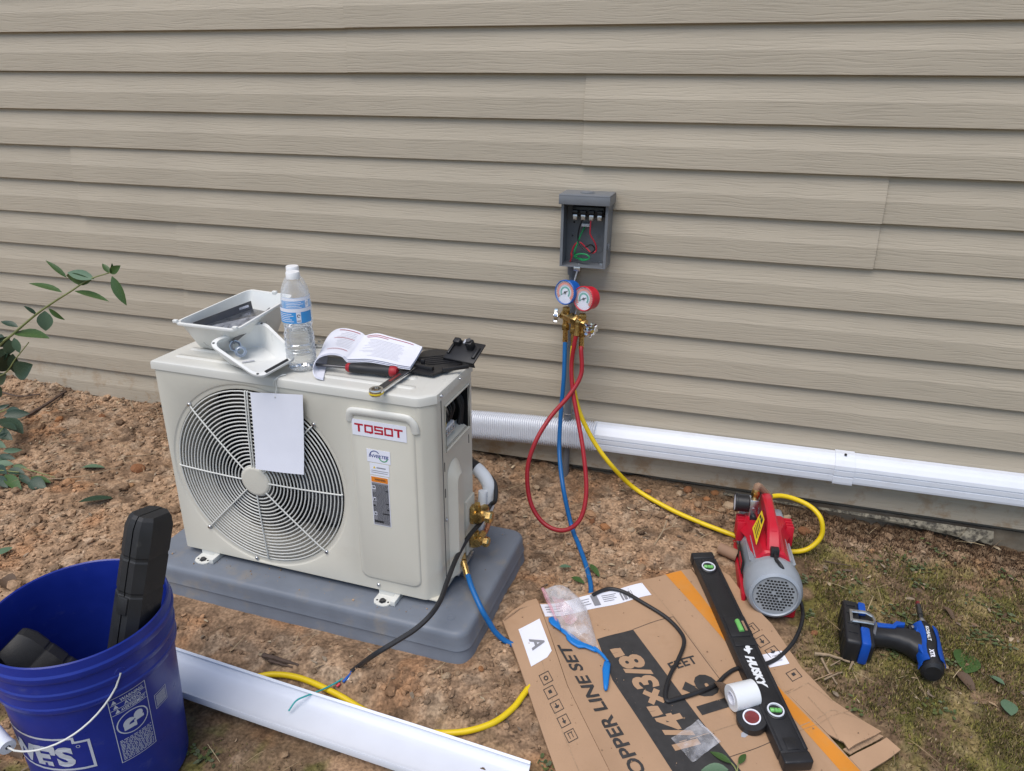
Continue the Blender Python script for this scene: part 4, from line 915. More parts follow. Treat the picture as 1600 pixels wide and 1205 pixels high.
cu, cv = (a0+a1)/2, h0+hh*.55; put_arc(mb, bmap, cu, cv, w_*.40, w_*.435, 0, 360, 30, sy=hh*.155/(w_*.4))
put_arc(mb, bmap, cu-w_*.10, cv-hh*.01, 0, w_*.17, 20, 250, 12); put_arc(mb, bmap, cu+w_*.16, cv+hh*.05, 0, w_*.13, 0, 360, 12)
put_rect(mb, bmap, cu-w_*.26, cv-hh*.095, cu+w_*.02, cv-hh*.035, 2); put_rect(mb, bmap, cu+w_*.02, cv-hh*.10, cu+w_*.08, cv-hh*.005, 2); put_rect(mb, bmap, cu+w_*.06, cv-hh*.03, cu+w_*.30, cv+hh*.012, 2)
rnd = random.Random(9)
for i in range(15):
    y = h0+hh*(.03+.0215*i); x = a0+w_*.07
    while x < a1-w_*.08:
        l = rnd.uniform(.04, .14)*w_; put_rect(mb, bmap, x, y, min(a1-w_*.05, x+l), y+hh*.010); x += l+w_*.03
mb.build('warning_print', M['pail_print'], bk)
qs = [baz(*q) for q in ((240, 1087), (257, 1070), (258, 1100), (244, 1116))]
a0 = qs[0][0]*RB; a1 = a0+.030; h1 = qs[0][1]; h0 = h1-.032
mb = MB(); put_frame(mb, bmap, a0, h0, a1, h1, .0010, 3)
for i in range(9): put_rect(mb, bmap, a0+.003, h0+.004+.0028*i, a1-.003, h0+.0054+.0028*i, 2)
mb.build('bar_code_print', M['pail_print'], bk)
mb = MB(); rnd = random.Random(3)
for i in range(9):
    th = rnd.uniform(.6, 2.6); h = rnd.uniform(.18, .34); r = .1400; s = rnd.uniform(.0015, .005); p = Vector((r*math.cos(th), r*math.sin(th), h)); e = Vector((-math.sin(th), math.cos(th), 0))
    mb.add([p+e*s, p+Vector((0, 0, s*1.6)), p-e*s*.8+Vector((0, 0, s*.2)), p-Vector((0, 0, s))], [(0, 1, 2, 3)])
mb.build('dried_dirt', M['leaf_brown'], bk)['kind'] = 'stuff'
def tool_case(name, label, base, top, up, w, d, grooves):
    base, top = Vector(base), Vector(top); L_ = (top-base).length; Mx = frame(base, top-base, up)
    o = thing(name, label, 'tool case', base)
    pr = [(-w/2, d*.22), (-w/2+w*.16, d/2), (w/2-w*.16, d/2), (w/2, d*.22), (w/2, -d*.22), (w/2-w*.16, -d/2), (-w/2+w*.16, -d/2), (-w/2, -d*.22)]
    st = [(0, .80), (.012, 1)]+[q for g_ in grooves for q in ((g_-.005, 1), (g_-.002, .965), (g_+.002, .965), (g_+.005, 1))]+[(L_-.022, 1), (L_-.006, .88), (L_, .76)]
    for half, nm in ((1, 'case_lid'), (-1, 'case_base')):
        mb = MB(); rows = []
        hp = [p for p in pr if p[1]*half > 0]; hp = sorted(hp, key=lambda p: p[0]); e = .0012*half
        hp = [(hp[0][0], e)]+hp+[(hp[-1][0], e)]
        for x, s in st: rows.append([Mx @ Vector((x, a*s, b*s)) for a, b in hp])
        rows = [r+[r[0]] for r in rows]
        mb.grid(rows); k = len(rows[0])-1; n = len(mb.v)
        mb.add(rows[0][:-1], [tuple(range(k))]); mb.add(rows[-1][:-1], [tuple(range(k-1, -1, -1))])
        mb.build(nm, M['case'], o, world=True, auto=20)
    mb = MB(); x = L_*.60; mb.box((x-.016, w/2-.004, -.010), (x+.016, w/2+.003, .010), Mx, .0015); mb.build('latch', M['case'], o, world=True)
    return o
cA = Pz(207, 1000, .20); cT = Pz(236, 800, .432); dA = (cT-cA).normalized()
tool_case('tool_case', 'tall black plastic tool case standing upright in the blue pail', cT-dA*.40, cT, Vector((.93, .10, .25)), .076, .056, (.26, .325))
c1 = Pz(14, 1004, .205); c2 = Pz(105, 1068, .115)
tool_case('tool_case', 'black plastic tool case lying low at the left inside the blue pail', c2+(c2-c1).normalized()*.06, c1, Vector((.1, -.5, .8)), .075, .058, (.09, .13))

# ------------------------------------------------------------------ white channel lying on the ground
far0, far1 = GP(262, 1008, .036), GP(829, 1190, .032)
dx = (far1-far0).normalized(); ch0 = far0-dx*.14; L_ = (far1-ch0).length; wd = Vector((dx.y, -dx.x, 0)).normalized()
slope = Vector((dx.x, dx.y, dx.z)).normalized(); up = slope.cross(wd)*1; up = up if up.z > 0 else -up
ch = thing('white_channel', 'long white plastic channel lying on the dirt beside the blue pail', 'plastic channel', ch0.lerp(far1, .5))
pr = [(.0035, -.003), (.0, 0), (-.0012, -.002), (.0, -.007), (.006, -.014), (.011, -.0185), (.018, -.0215), (.030, -.0225), (.082, -.0225), (.092, -.0218), (.0975, -.017), (.0985, -.006), (.0975, -.002), (.094, -.003)]
mb = MB(); rows = []
for k in range(9):
    p = ch0+slope*(L_*k/8); rows.append([p+wd*a+up*(b+.0008*math.sin(k*1.3)) for a, b in pr])
mb.grid(rows); mb.build('channel_body', M['white'], ch, world=True, solid=.0018, off=0)
for (a, w_, s) in ((L_-.085, .030, .0032), (L_-.125, .028, .0014), (L_-.045, .06, .001)):
    p = ch0+slope*a+wd*w_+up*-.0214; mb = MB(); mb.add([p+(slope*math.cos(t)*1.6+wd*math.sin(t)*.8)*s*(1+.3*math.sin(3*t)) for t in [2*math.pi*i/12 for i in range(12)]], [tuple(range(12))]); mb.build('dirt_speck', M['leaf_brown'], ch, world=True)

# ------------------------------------------------------------------ flattened cardboard box
def Bz(x, y):
    return G0(x, y)+.0175+.005*(fbm(x, y, 5, 2, 120)-.5)+.0018*np.sin(np.asarray(x)*41+np.asarray(y)*23)
def BP(px, py, h=0.0): return GP(px, py, h, Bz)
cdb = thing('cardboard_box', 'flattened brown cardboard box with black print lying on the ground', 'cardboard', GP(1030, 1050, .0))
def drape(mb, px, h=0.0, step=.022, zf=None, world_xy=False):
    P2 = [(q.x, q.y) for q in (BP(*p) for p in px)] if not world_xy else px
    bm = bmesh.new(); bm.faces.new([bm.verts.new((x, y, 0)) for x, y in P2])
    ca, sa = math.cos(rad(37)), math.sin(rad(37))
    for ax in ((ca, sa), (-sa, ca)):
        us = [x*ax[0]+y*ax[1] for x, y in P2]; u = min(us)+step
        while u < max(us):
            bmesh.ops.bisect_plane(bm, geom=bm.verts[:]+bm.edges[:]+bm.faces[:], plane_co=(ax[0]*u, ax[1]*u, 0), plane_no=(ax[0], ax[1], 0)); u += step
    for v in bm.verts: v.co.z = float(Bz(v.co.x, v.co.y))+h+(zf(v.co.x, v.co.y) if zf else 0)
    for f in bm.faces:
        if f.normal.z < 0: f.normal_flip()
    mb.bm(bm, smooth=True)
def pxy(px, py): q = BP(px, py); return Vector((q.x, q.y))
def sd(a, b):
    A, B = pxy(*a), pxy(*b); d = (B-A).normalized(); n = Vector((-d.y, d.x))
    return lambda x, y: (Vector((x, y))-A).dot(n)
dL = sd((843, 945), (952, 1205)); sgnL = 1 if dL(*pxy(800, 1000)) > 0 else -1
dR = sd((1080, 888), (1350, 1208)); sgnR = 1 if dR(*pxy(1300, 1080)) > 0 else -1
def zmain(x, y):
    a = max(0, .03-abs(dL(x, y)))/.03; b = max(0, .02-abs(dR(x, y)))/.02
    return .004*a-.0025*b
def zleft(x, y):
    t = max(0, dL(x, y)*sgnL); return .004*max(0, 1-t/.03)-.075*max(0, t-.02)*.9
def zright(x, y):
    t = max(0, dR(x, y)*sgnR); return -.0025*max(0, 1-t/.02)+.004*math.sin(t*40)
mb = MB(); drape(mb, [(843, 945), (925, 926), (1020, 903), (1080, 888), (1219, 1072), (1293, 1146), (1350, 1208), (1400, 1262), (1010, 1320), (952, 1205), (887, 1072)], zf=zmain); mb.build('main_panel', M['card'], cdb, world=True, solid=.0045)
mb = MB(); drape(mb, [(785, 966), (800, 953), (822, 940), (838, 937), (842, 945), (886, 1072), (951, 1205), (1009, 1320), (915, 1310), (870, 1205), (826, 1078)], zf=zleft); mb.build('side_flap', M['card'], cdb, world=True, solid=.0045)
mb = MB(); drape(mb, [(1081, 887), (1110, 884), (1140, 900), (1166, 936), (1205, 975), (1252, 1046), (1300, 1096), (1340, 1121), (1378, 1141), (1352, 1158), (1326, 1171), (1318, 1160), (1294, 1146), (1220, 1072)], zf=zright, h=.001); mb.build('side_flap', M['card'], cdb, world=True, solid=.0045)
mb = MB(); drape(mb, [(1327, 1181), (1352, 1168), (1386, 1150), (1408, 1169), (1385, 1186), (1362, 1200), (1351, 1207)], zf=lambda x, y: -.004); mb.build('corner_flap', M['card'], cdb, world=True, solid=.0045)
mb = MB(); drape(mb, [(1318, 1166), (1330, 1174), (1382, 1146), (1370, 1140)], h=-.008); mb.build('inner_flap', M['card_edge'], cdb, world=True, solid=.003)
# worn creases
pline_later = [[(838, 1000), (870, 1120), (905, 1205)], [(1010, 912), (1060, 972), (1120, 1050)], [(1225, 1085), (1262, 1070), (1300, 1098)], [(1250, 1135), (1300, 1112), (1345, 1124)], [(1060, 1160), (1110, 1145), (1190, 1115)], [(1262, 1090), (1290, 1120), (1312, 1158)]]
# fold ridges
for pts in ([(787, 968), (812, 951), (838, 944)], [(1226, 1082), (1300, 1052)],):
    mb = MB(); mb.tube([BP(*q) for q in pts], .0011, 6); mb.build('crease', M['card_edge'], cdb, world=True)
zA = lambda x, y: (zleft(x, y) if dL(x, y)*sgnL > 0 else zright(x, y)+.001 if dR(x, y)*sgnR > 0 else zmain(x, y))
def flat(nm, px, m, h, par=cdb, step=.022): mb = MB(); drape(mb, px, h, step, zf=zA); return mb.build(nm, M[m], par, world=True)
flat('orange_tape', [(1040, 898), (1064, 892), (1150, 1001), (1225, 1083), (1346, 1205), (1372, 1232), (1336, 1232), (1313, 1205), (1249, 1133), (1140, 1010)], 'orange_tape', .0006)
flat('black_band', [(933, 999), (989, 984), (1095, 1126), (1185, 1240), (1078, 1248), (1049, 1203), (957, 1063)], 'card_ink', .0006)
def lmap(p0, p1, pt, h=.0012):
    a, b, c = pxy(*p0), pxy(*p1), pxy(*pt); u = b-a; v = c-a
    def f(s, t):
        q = a+u*s+v*t; return Vector((q.x, q.y, float(Bz(q.x, q.y))+zA(q.x, q.y)+h))
    return f
def letter(nm, body, p0, p1, pt, m, h=.0011, bold=.0):
    mb = MB(); put_text(mb, body, lmap(p0, p1, pt, h), 0, 0, 1.0, width=1.0, bold=bold); return mb.build(nm, M[m], cdb, world=True)
letter('box_lettering', 'COPPER LINE SET', (1026, 1232), (889, 1009), (1003, 1239), 'card_ink', bold=.025)
letter('size_lettering', '1/4"\u00d73/8"', (1093, 1164), (988, 1009), (1055, 1174), 'card', bold=.045)
letter('box_lettering', 'FEET', (1050, 1049), (1091, 1036), (1042, 1037), 'card_ink', bold=.02)
letter('box_lettering', '16', (1143, 1104), (1104, 1052), (1098, 1118), 'card_ink', bold=.06)
def pline(nm, pts, w, m='card_ink', h=.0009):
    mb = MB()
    for a, b in zip(pts[:-1], pts[1:]):
        A, B = BP(*a), BP(*b); d = (B-A).normalized(); n = Vector((-d.y, d.x, 0))*w; k = max(2, int((B-A).length/.02)); rows = []
        for i in range(k+1):
            q = A.lerp(B, i/k); rows.append([Vector((c.x, c.y, float(Bz(c.x, c.y))+zA(c.x, c.y)+h)) for c in (q-n, q+n)])
        mb.grid(rows, False)
    return mb.build(nm, M[m], cdb, world=True)
pline('printed_line', [(989, 984), (1052, 964), (1098, 1026), (1160, 1108)], .0006)
pline('printed_line', [(1110, 1196), (1206, 1159)], .0006)
pline('printed_line', [(1240, 1145), (1330, 1112)], .0005, 'card_edge')
for _p in pline_later: pline('crease', _p, .0009, 'card_edge', .0007)
def icon(cx, cy, ux, uy, vx, vy, k):
    f = lmap((cx-ux/2-vx/2, cy-uy/2-vy/2), (cx+ux/2-vx/2, cy+uy/2-vy/2), (cx-ux/2+vx/2, cy-uy/2+vy/2))
    mb = MB(); put_frame(mb, f, 0, 0, 1, 1, .06, 1)
    if k == 0: put_arc(mb, f, .5, .5, .12, .22, 0, 360, 12)
    elif k == 1: put_rect(mb, f, .35, .3, .65, .6)
    elif k == 2: put_arc(mb, f, .5, .45, 0, .22, 0, 180, 8); put_rect(mb, f, .45, .2, .55, .45)
    elif k == 3: mb.add([f(.3, .5), f(.7, .5), f(.5, .8)], [(0, 1, 2)]); put_rect(mb, f, .45, .2, .55, .5)
    else: put_rect(mb, f, .3, .2, .36, .75); put_rect(mb, f, .62, .2, .68, .75); put_rect(mb, f, .25, .2, .75, .26)
    mb.build('handling_icon', M['card_ink'], cdb, world=True)
for i, (x, y) in enumerate(((853, 1059), (860, 1081), (870, 1103), (881, 1126), (892, 1149))): icon(x, y, 15, -7, 8, 16, i)
for i, (x, y) in enumerate(((1174, 985), (1190, 1004), (1207, 1021), (1240, 1057))): icon(x, y, 15, -6, 11, 13, 4-i)
s_ = flat('shipping_label', [(844, 947), (925, 929), (1003, 911), (1018, 930), (935, 950), (852, 966)], 'paper', .0008)
f = lmap((852, 966), (1018, 930), (844, 947), .0020); mb = MB()
for (x0, y0, x1, y1) in ((.46, .1, .52, .95), (.73, .10, .745, .7), (.755, .10, .78, .7), (.79, .1, .80, .7), (.81, .1, .825, .7), (.835, .1, .84, .7), (.03, .7, .2, .75), (.03, .5, .16, .55), (.03, .3, .18, .35), (.36, .3, .44, .35), (.36, .5, .43, .54), (.36, .7, .44, .74), (.56, .75, .70, .79), (.56, .6, .68, .64), (.56, .45, .69, .49), (.56, .3, .66, .34)): put_rect(mb, f, x0, y0, x1, y1, 2)
mb.build('label_print', M['grey_ink'], s_, world=True)
flat('white_label', [(810, 982), (826, 975), (843, 968), (862, 1018), (855, 1027), (830, 1040)], 'paper', .0008)
letter('label_letter', 'A', (827, 998), (833, 1016), (848, 994), 'grey_ink', .0014, bold=.03)
s_ = flat('white_label', [(1189, 1023), (1221, 1020), (1233, 1040), (1203, 1043)], 'paper', .0008)
f = lmap((1203, 1043), (1233, 1040), (1189, 1023), .0013); mb = MB()
for (x0, y0, x1, y1) in ((.4, .3, .8, .4), (.4, .5, .8, .6), (.45, .7, .75, .76)): put_rect(mb, f, x0, y0, x1, y1)
mb.build('label_print', M['pale_ink'], s_, world=True)
flat('torn_paper_spot', [(1158, 1146), (1166, 1141), (1169, 1149), (1164, 1153), (1158, 1152)], 'pale_ink', .0008)
letter('box_lettering', 'TCL', (1012, 922), (1020, 914), (1008, 916), 'card_edge', .0010) if False else None

# ------------------------------------------------------------------ spirit level across the box
lA, lB = BP(1107, 886, .028), BP(1250, 1192, .028); dl = (lB-lA).normalized(); lA = lB-dl*.61
lv = thing('spirit_level', 'black spirit level with green vials lying across the cardboard', 'spirit level', lA)
Mx = frame(lA, dl, (0, 0, 1)); LW = .0275; LT = .026                  # x along, y across, z up; top face z=0
mb = MB(); mb.box((.022, -LW, -LT), (.588, LW, -.0006), Mx, .0018); mb.box((.028, -LW-.0012, -LT), (.582, -LW+.006, .0006), Mx, .001); mb.box((.028, LW-.006, -LT), (.582, LW+.0012, .0006), Mx, .001)
mb.build('level_body', M['black_plastic'], lv, world=True)
for a, b in ((0, .024), (.586, .61)):
    mb = MB(); mb.box((a, -LW-.0015, -LT-.0005), (b, LW+.0015, .0012), Mx, .004, 3); mb.build('end_cap', M['black_plastic'], lv, world=True)
for q_ in (((.028, -.010, -.001), (.050, .010, .0012)), ((.555, -.012, -.001), (.582, .012, .0012))):
    mb = MB(); mb.box(*q_, Mx, .0008); mb.build('grip_pad', M['black_plastic'], lv, world=True)
for x in (.058, .492):
    mb = MB(); mb.lathe_axis(Mx @ Vector((x, 0, -.002)), Mx.to_3x3() @ Vector((0, 0, 1)), [(.0175, 0), (.0178, .0042), (.0200, .0042), (.0215, .003), (.0222, 0)], 32); rg = mb.build('vial_ring', M['black_plastic'], lv, world=True)
    mb = MB(); mb.lathe_axis(Mx @ Vector((x, 0, -.0019)), Mx.to_3x3() @ Vector((0, 0, 1)), [(.0140, 0), (.0142, .0052), (.0168, .0054), (.0174, .004), (.0176, 0)], 32); mb.build('vial_bezel', M['white'], lv, world=True)
    mb = MB(); mb.lathe_axis(Mx @ Vector((x, 0, -.0014)), Mx.to_3x3() @ Vector((0, 0, 1)), [(.014, 0), (0, 0.0001)], 24); mb.build('vial_backing', M['twig_dark'], lv, world=True)
    mb = MB(); mb.cyl(Mx @ Vector((x-.0015, -.0115, .0008)), Mx @ Vector((x+.0015, .0115, .0008)), .0048, n=14, bev=.001); vl = mb.build('vial', M['vial'], lv, world=True)
    for y in (-.0035, .0035):
        mb = MB(); mb.lathe_axis(Mx @ Vector((x, y, .0008)), Mx.to_3x3() @ Vector((0, 1, 0)), [(.0049, -.0004), (.0051, -.0004), (.0051, .0004), (.0049, .0004)], 14); mb.build('vial_line', M['ink'], vl, world=True)
x = .262
mb = MB(); mb.box((x-.030, -LW+.006, -.001), (x+.030, LW+.0018, .0012), Mx, .001); vh = mb.build('vial_housing', M['black_plastic'], lv, world=True)
mb = MB(); mb.cyl(Mx @ Vector((x-.017, .007, .002)), Mx @ Vector((x+.017, .007, .002)), .0060, n=16, bev=.001); mb.build('vial', M['vial'], lv, world=True)
mb = MB(); mb.box((x-.015, .0165, .0010), (x+.015, .0215, .0022), Mx); mb.build('scale_strip', M['tube_card'], lv, world=True)
mb = MB(); mb.box((x+.036, -LW+.005, -.001), (x+.058, LW+.0016, .0014), Mx, .001); mb.build('grip_pad', M['black_plastic'], lv, world=True)
lm = lambda u, v: Mx @ Vector((u, v, .0008))
mb = MB(); put_text(mb, 'HUSKY', lambda u, v: Mx @ Vector((.348+u, -.0105+v, .0003)), 0, 0, .0175, width=.088, bold=.06, shear=.25)
mb.build('maker_lettering', M['pail_print'] if False else M['tape_white'], lv, world=True)
mb = MB(); f = lambda u, v: Mx @ Vector((.318+u, -.012+v, .0003))
mb.add([f(0, .014), f(.004, .022), f(.008, .020), f(.012, .026), (f(.014, .019)), f(.022, .016), f(.026, .010), f(.020, .010), f(.014, .004), f(.009, .006), f(.012, .011), f(.006, .010)], [(0, 11, 2, 1), (11, 10, 4, 2), (2, 4, 3), (10, 9, 8), (10, 8, 7, 4), (4, 7, 6, 5)])
mb.build('dog_emblem', M['tape_white'], lv, world=True)

# ------------------------------------------------------------------ tape rolls, tube, bags on the cardboard
wt = thing('tape_roll', 'white tape roll lying on its side against the spirit level', 'tape', BP(1156, 1094, .0))
a, b = BP(1142, 1091, .029), BP(1176, 1083, .029); d = (b-a).normalized(); b = a+d*.055
mb = MB(); R = .0275; mb.lathe_axis(a, d, [(.0145, .0005), (R-.001, 0), (R, .001), (R, .054), (R-.001, .055), (.0145, .0545)], 36); mb.build('tape_winding', M['tape_white'], wt, world=True)
mb = MB(); mb.lathe_axis(a, d, [(.0125, -.0005), (.0146, -.0005), (.0146, .0555), (.0125, .0555)], 28, closed=True); mb.build('tape_core', M['paper'], wt, world=True)
et = thing('tape_roll', 'black electrical tape roll with red core lying flat on the cardboard', 'tape', BP(1173, 1128, .0))
c = BP(1174, 1131, .0); d = Vector((-.10, -.22, .97)).normalized(); c = c+Vector((0, 0, .004)); R = .0305
mb = MB(); mb.lathe_axis(c, d, [(.0178, .001), (R-.001, 0), (R, .001), (R, .018), (R-.001, .019), (.0178, .0185)], 40); mb.build('tape_winding', M['rubber_black'], et, world=True)
mb = MB(); mb.lathe_axis(c, d, [(.0150, .0), (.0179, .0), (.0179, .0192), (.0150, .0192)], 32, closed=True); mb.build('core_ring', M['paper'], et, world=True)
mb = MB(); mb.lathe_axis(c, d, [(.0151, .002), (.0151, .0165), (.006, .0160), (0, .0158)], 32); mb.build('core_disc', M['tape_core'], et, world=True)
tb_ = thing('card_tube', 'short brown card tube lying on the soil beside the pump', 'card tube', GP(1134, 864))
a, b = GP(1124, 856, .016), GP(1146, 866, .016); d = (b-a).normalized(); b = a+d*.052
mb = MB(); mb.lathe_axis(a, d, [(.0135, 0), (.0155, 0), (.0155, .052), (.0135, .052)], 28, closed=True); mb.build('tube_wall', M['tube_card'], tb_, world=True)
# clear bag over a blue glove
pb = thing('plastic_bag', 'crumpled clear plastic bag with pinkish edge lying over a blue glove', 'plastic bag', BP(890, 980))
def sheet(nm, left, right, m, par, nseg=14, bulge=.03, wav=.006, seed=1, nu=18):
    rnd = random.Random(seed); Lp = spline(left, 6); Rp = spline(right, 6); k = min(len(Lp), len(Rp)); mb = MB(); rows = []
    for i in range(k):
        t = i/(k-1); r = []
        for j in range(nu+1):
            s = j/nu; q = Lp[i].lerp(Rp[i], s); w = 4*s*(1-s); hgt = bulge*w*(math.sin(math.pi*min(1, t*1.15))**.7 if t*1.15 < 1 else 0)
            n_ = float(fbm(q.x+seed, q.y, 20, 2, seed))-.5; cr = abs(float(fbm(q.x, q.y+seed, 30, 2, seed+7))-.5)
            r.append(Vector((q.x, q.y, q.z+hgt+(wav*2*n_-wav*2.2*cr)*(.3+w))))
        rows.append(r)
    mb.grid(rows); return mb.build(nm, M[m], par, world=True)
Lf = [BP(848, 919, .020), BP(858, 940, .022), BP(872, 972, .012), BP(893, 1000, .006), BP(915, 1010, .004), BP(934, 1019, .005)]
Rt = [BP(868, 915, .020), BP(897, 926, .02), BP(915, 947, .012), BP(924, 972, .006), BP(931, 998, .004), BP(938, 1020, .005)]
sheet('bag_film', Lf, Rt, 'film', pb, bulge=.035, wav=.008, seed=2)
sheet('bag_back', [q-Vector((0, 0, .004)) for q in Lf], [q-Vector((0, 0, .004)) for q in Rt], 'film', pb, bulge=.006, wav=.006, seed=5)
mb = MB(); mb.tube(spline([BP(848, 920, .022), BP(853, 931, .022), BP(862, 952, .018), BP(870, 972, .012)], 5), [.004, .004, .0045, .0045, .005, .005, .005, .005, .004, .004, .004, .003, .003, .003, .003, .002][:16], 6); mb.build('pink_edge', M['film_pink'], pb, world=True)
sheet('pink_fold', [BP(862, 932, .028), BP(870, 950, .03), BP(884, 972, .022)], [BP(880, 935, .034), BP(893, 950, .034), BP(903, 966, .022)], 'film_pink', pb, bulge=.01, wav=.008, seed=8, nu=8)
gl = thing('rubber_glove', 'blue disposable glove under the clear bag with one finger sticking out', 'glove', BP(905, 1008))
def blob(nm, px, hgt, h0=.002):
    mb = MB(); c = [sum(p[0] for p in px)/len(px), sum(p[1] for p in px)/len(px)]; k = len(px)
    ring = lambda s, h: [BP(c[0]+(x-c[0])*s, c[1]+(y-c[1])*s, h) for x, y in px]
    rr = [ring(1.0, h0), ring(.97, h0+hgt*.5), ring(.85, h0+hgt*.9), ring(.5, h0+hgt)]
    mb.add([p for r in rr for p in r], [(i*k+j, i*k+(j+1) % k, (i+1)*k+(j+1) % k, (i+1)*k+j) for i in range(3) for j in range(k)]+[tuple(3*k+j for j in range(k)), tuple(range(k-1, -1, -1))], True)
    return mb.build(nm, M['glove'], gl, world=True, auto=0)
blob('glove_finger', [(857, 965), (864, 963), (872, 967), (876, 977), (877, 987), (868, 981), (861, 976), (857, 971)], .012)
blob('glove_palm', [(872, 978), (884, 984), (897, 993), (910, 1003), (925, 1009), (935, 1015), (932, 1020), (915, 1013), (904, 1013), (892, 1006), (885, 999), (883, 992), (876, 987)], .008)
mb = MB(); mb.tube(spline([BP(928, 1012, .007), BP(940, 1022, .008), BP(950, 1034, .008)], 5), [.004]*4+[.0035]*4+[.003]*3, 8); mb.build('glove_finger', M['glove'], gl, world=True)
blob('glove_finger', [(944, 1033), (950, 1032), (954, 1036), (953, 1052), (951, 1070), (949, 1079), (945, 1080), (943, 1075), (942, 1062), (941, 1045)], .010)
zb = thing('zip_bag', 'small clear zip bag lying on the black printed band of the cardboard', 'plastic bag', BP(1085, 1160))
cs_ = [(1048, 1156), (1094, 1126), (1126, 1162), (1082, 1194)]
f = lmap(cs_[3], cs_[2], cs_[0], 0.0)
def zf2(u, v): q = f(u, v); return q+Vector((0, 0, .004+.010*math.sin(math.pi*u)*math.sin(math.pi*v)+.006*(float(fbm(u, v, 5, 3, 3))-.4)))
mb = MB(); mb.grid([[zf2(i/16, j/14) for i in range(17)] for j in range(15)]); mb.build('bag_film', M['film'], zb, world=True)
g2 = lmap(cs_[3], cs_[2], cs_[0], .003); mb = MB(); mb.tube([zf2(.93, j/14)+Vector((0, 0, .0008)) for j in range(15)], .0012, 6); mb.tube([zf2(.97, j/14)+Vector((0, 0, .0006)) for j in range(15)], .0008, 6); mb.build('zip_seal', M['film'], zb, world=True)

# ------------------------------------------------------------------ vacuum pump
pf_ = GP(1205, 974, .0); pr_ = Vector((.160, -.215, 0)); hd = math.atan2(-(pr_.x-pf_.x), pr_.y-pf_.y)
vp = thing('vacuum_pump', 'red and grey vacuum pump standing on the ground with carrying handle', 'pump', Vector((pf_.x, pf_.y, pf_.z+.001)), (rad(-4), 0, hd))
mb = MB(); CZ = .074
mb.lathe_axis((0, 0, CZ), (0, 1, 0), [(.0505, .006), (.0515, .002), (.0535, 0), (.0600, .004), (.0655, .016), (.0680, .036), (.0680, .060), (.0650, .064), (.0640, .070), (.0640, .215), (.0560, .235)], 48); mb.build('motor_housing', M['pump_grey'], vp, auto=30)
mb = MB(); mb.lathe_axis((0, .0055, CZ), (0, -1, 0), [(.0508, 0), (.050, .001), (0, .0018)], 48); fc = mb.build('fan_cover', M['pump_face'], vp)
mb = MB(); s = .0031
for i in range(-5, 6):
    for j in range(-5, 6):
        x, z = i*.0080+(.004 if j % 2 else 0), j*.0076
        if math.hypot(x, z) < .043 and not (abs(i) <= 1 and abs(j) == 1 and i*j < 0):
            y = .0033+.0009*math.hypot(x, z)/.05*.0; y = .0055-.0018*(1-math.hypot(x, z)/.05)-.0012*0-.0009
            mb.add([(x-s, y, CZ+z-s*.8), (x+s, y, CZ+z-s*.8), (x+s*.9, y, CZ+z+s*.8), (x-s*.9, y, CZ+z+s*.8)], [(0, 1, 2, 3)])
vh_ = mb.build('vent_hole', M['black_in'], fc); vh_['kind'] = 'stuff'
for i in range(9):
    a = rad(-30+30*i) if False else rad(150+7.5*i) ; 
    mb = MB(); mb.box((-.001, .085, .0625), (.001, .19, .070), Matrix.Translation((0, 0, CZ)) @ Matrix.Rotation(rad(-52+13*i), 4, 'Y'), .0006); mb.build('cooling_fin', M['pump_grey'], vp)
mb = MB(); mb.prism([(-.066, .030), (.058, .030), (.058, .315), (-.066, .315)], 0, .018, None, .004); mb.box((-.070, .035, .0), (-.060, .31, .050), None, .003); mb.box((.052, .035, .0), (.060, .31, .045), None, .003); mb.build('base_tray', M['pump_red'], vp)
# red saddle over the motor
mb = MB(); rows = []
for y, w_, zt in ((.078, .030, .1445), (.084, .034, .148), (.13, .036, .149), (.20, .040, .150), (.245, .056, .149), (.285, .058, .145), (.292, .056, .140)):
    rows.append([(-w_-.012, y, CZ+.042), (-w_, y, CZ+.060), (-w_+.008, y, zt-.003), (-w_+.014, y, zt), (w_-.014, y, zt), (w_-.008, y, zt-.003), (w_, y, CZ+.060), (w_+.012, y, CZ+.042)])
mb.grid(rows, True); mb.add(rows[0], [tuple(range(8))]); mb.add(rows[-1], [tuple(range(7, -1, -1))]); sd_ = mb.build('top_cover', M['pump_red'], vp, auto=25)
for y in (.235, .25, .265, .28):
    for sx in (-1, 1):
        mb = MB(); mb.box((sx*.062-.010, y-.003, .085), (sx*.062+.010, y+.003, .142), None, .0015); mb.build('cover_rib', M['pump_red'], sd_)
# handle
mb = MB(); rows = []
hp = [(.088, .148, .0165), (.105, .168, .016), (.125, .186, .0155), (.150, .196, .0125), (.190, .203, .0115), (.235, .208, .0115), (.275, .210, .0125), (.290, .206, .013), (.297, .196, .013)]
for y, z, w_ in hp:
    zb_ = .146 if y < .14 or y > .27 else z-.024
    rows.append([(-w_, y, zb_), (-w_, y, z-.005), (-w_+.005, y, z), (w_-.005, y, z), (w_, y, z-.005), (w_, y, zb_)])
mb.grid([r+[r[0]] for r in rows], True); mb.add(rows[0], [tuple(range(6))]); mb.add(rows[-1], [tuple(range(5, -1, -1))]); mb.build('carry_handle', M['pump_red'], vp, auto=25)
mb = MB(); mb.box((-.010, .12, .146), (.010, .285, .184), None, .003); mb.build('handle_web', M['pump_red'], vp)
mb = MB(); lab = [(-.0172, .105, .158), (-.0172, .205, .151), (-.0172, .215, .180), (-.0172, .200, .193), (-.0172, .160, .190), (-.0172, .130, .180)]
mb = MB(); Lq = [Vector(q) for q in ((-.041, .100, .1515), (-.041, .185, .1520), (-.0185, .215, .190), (-.0185, .165, .190))]
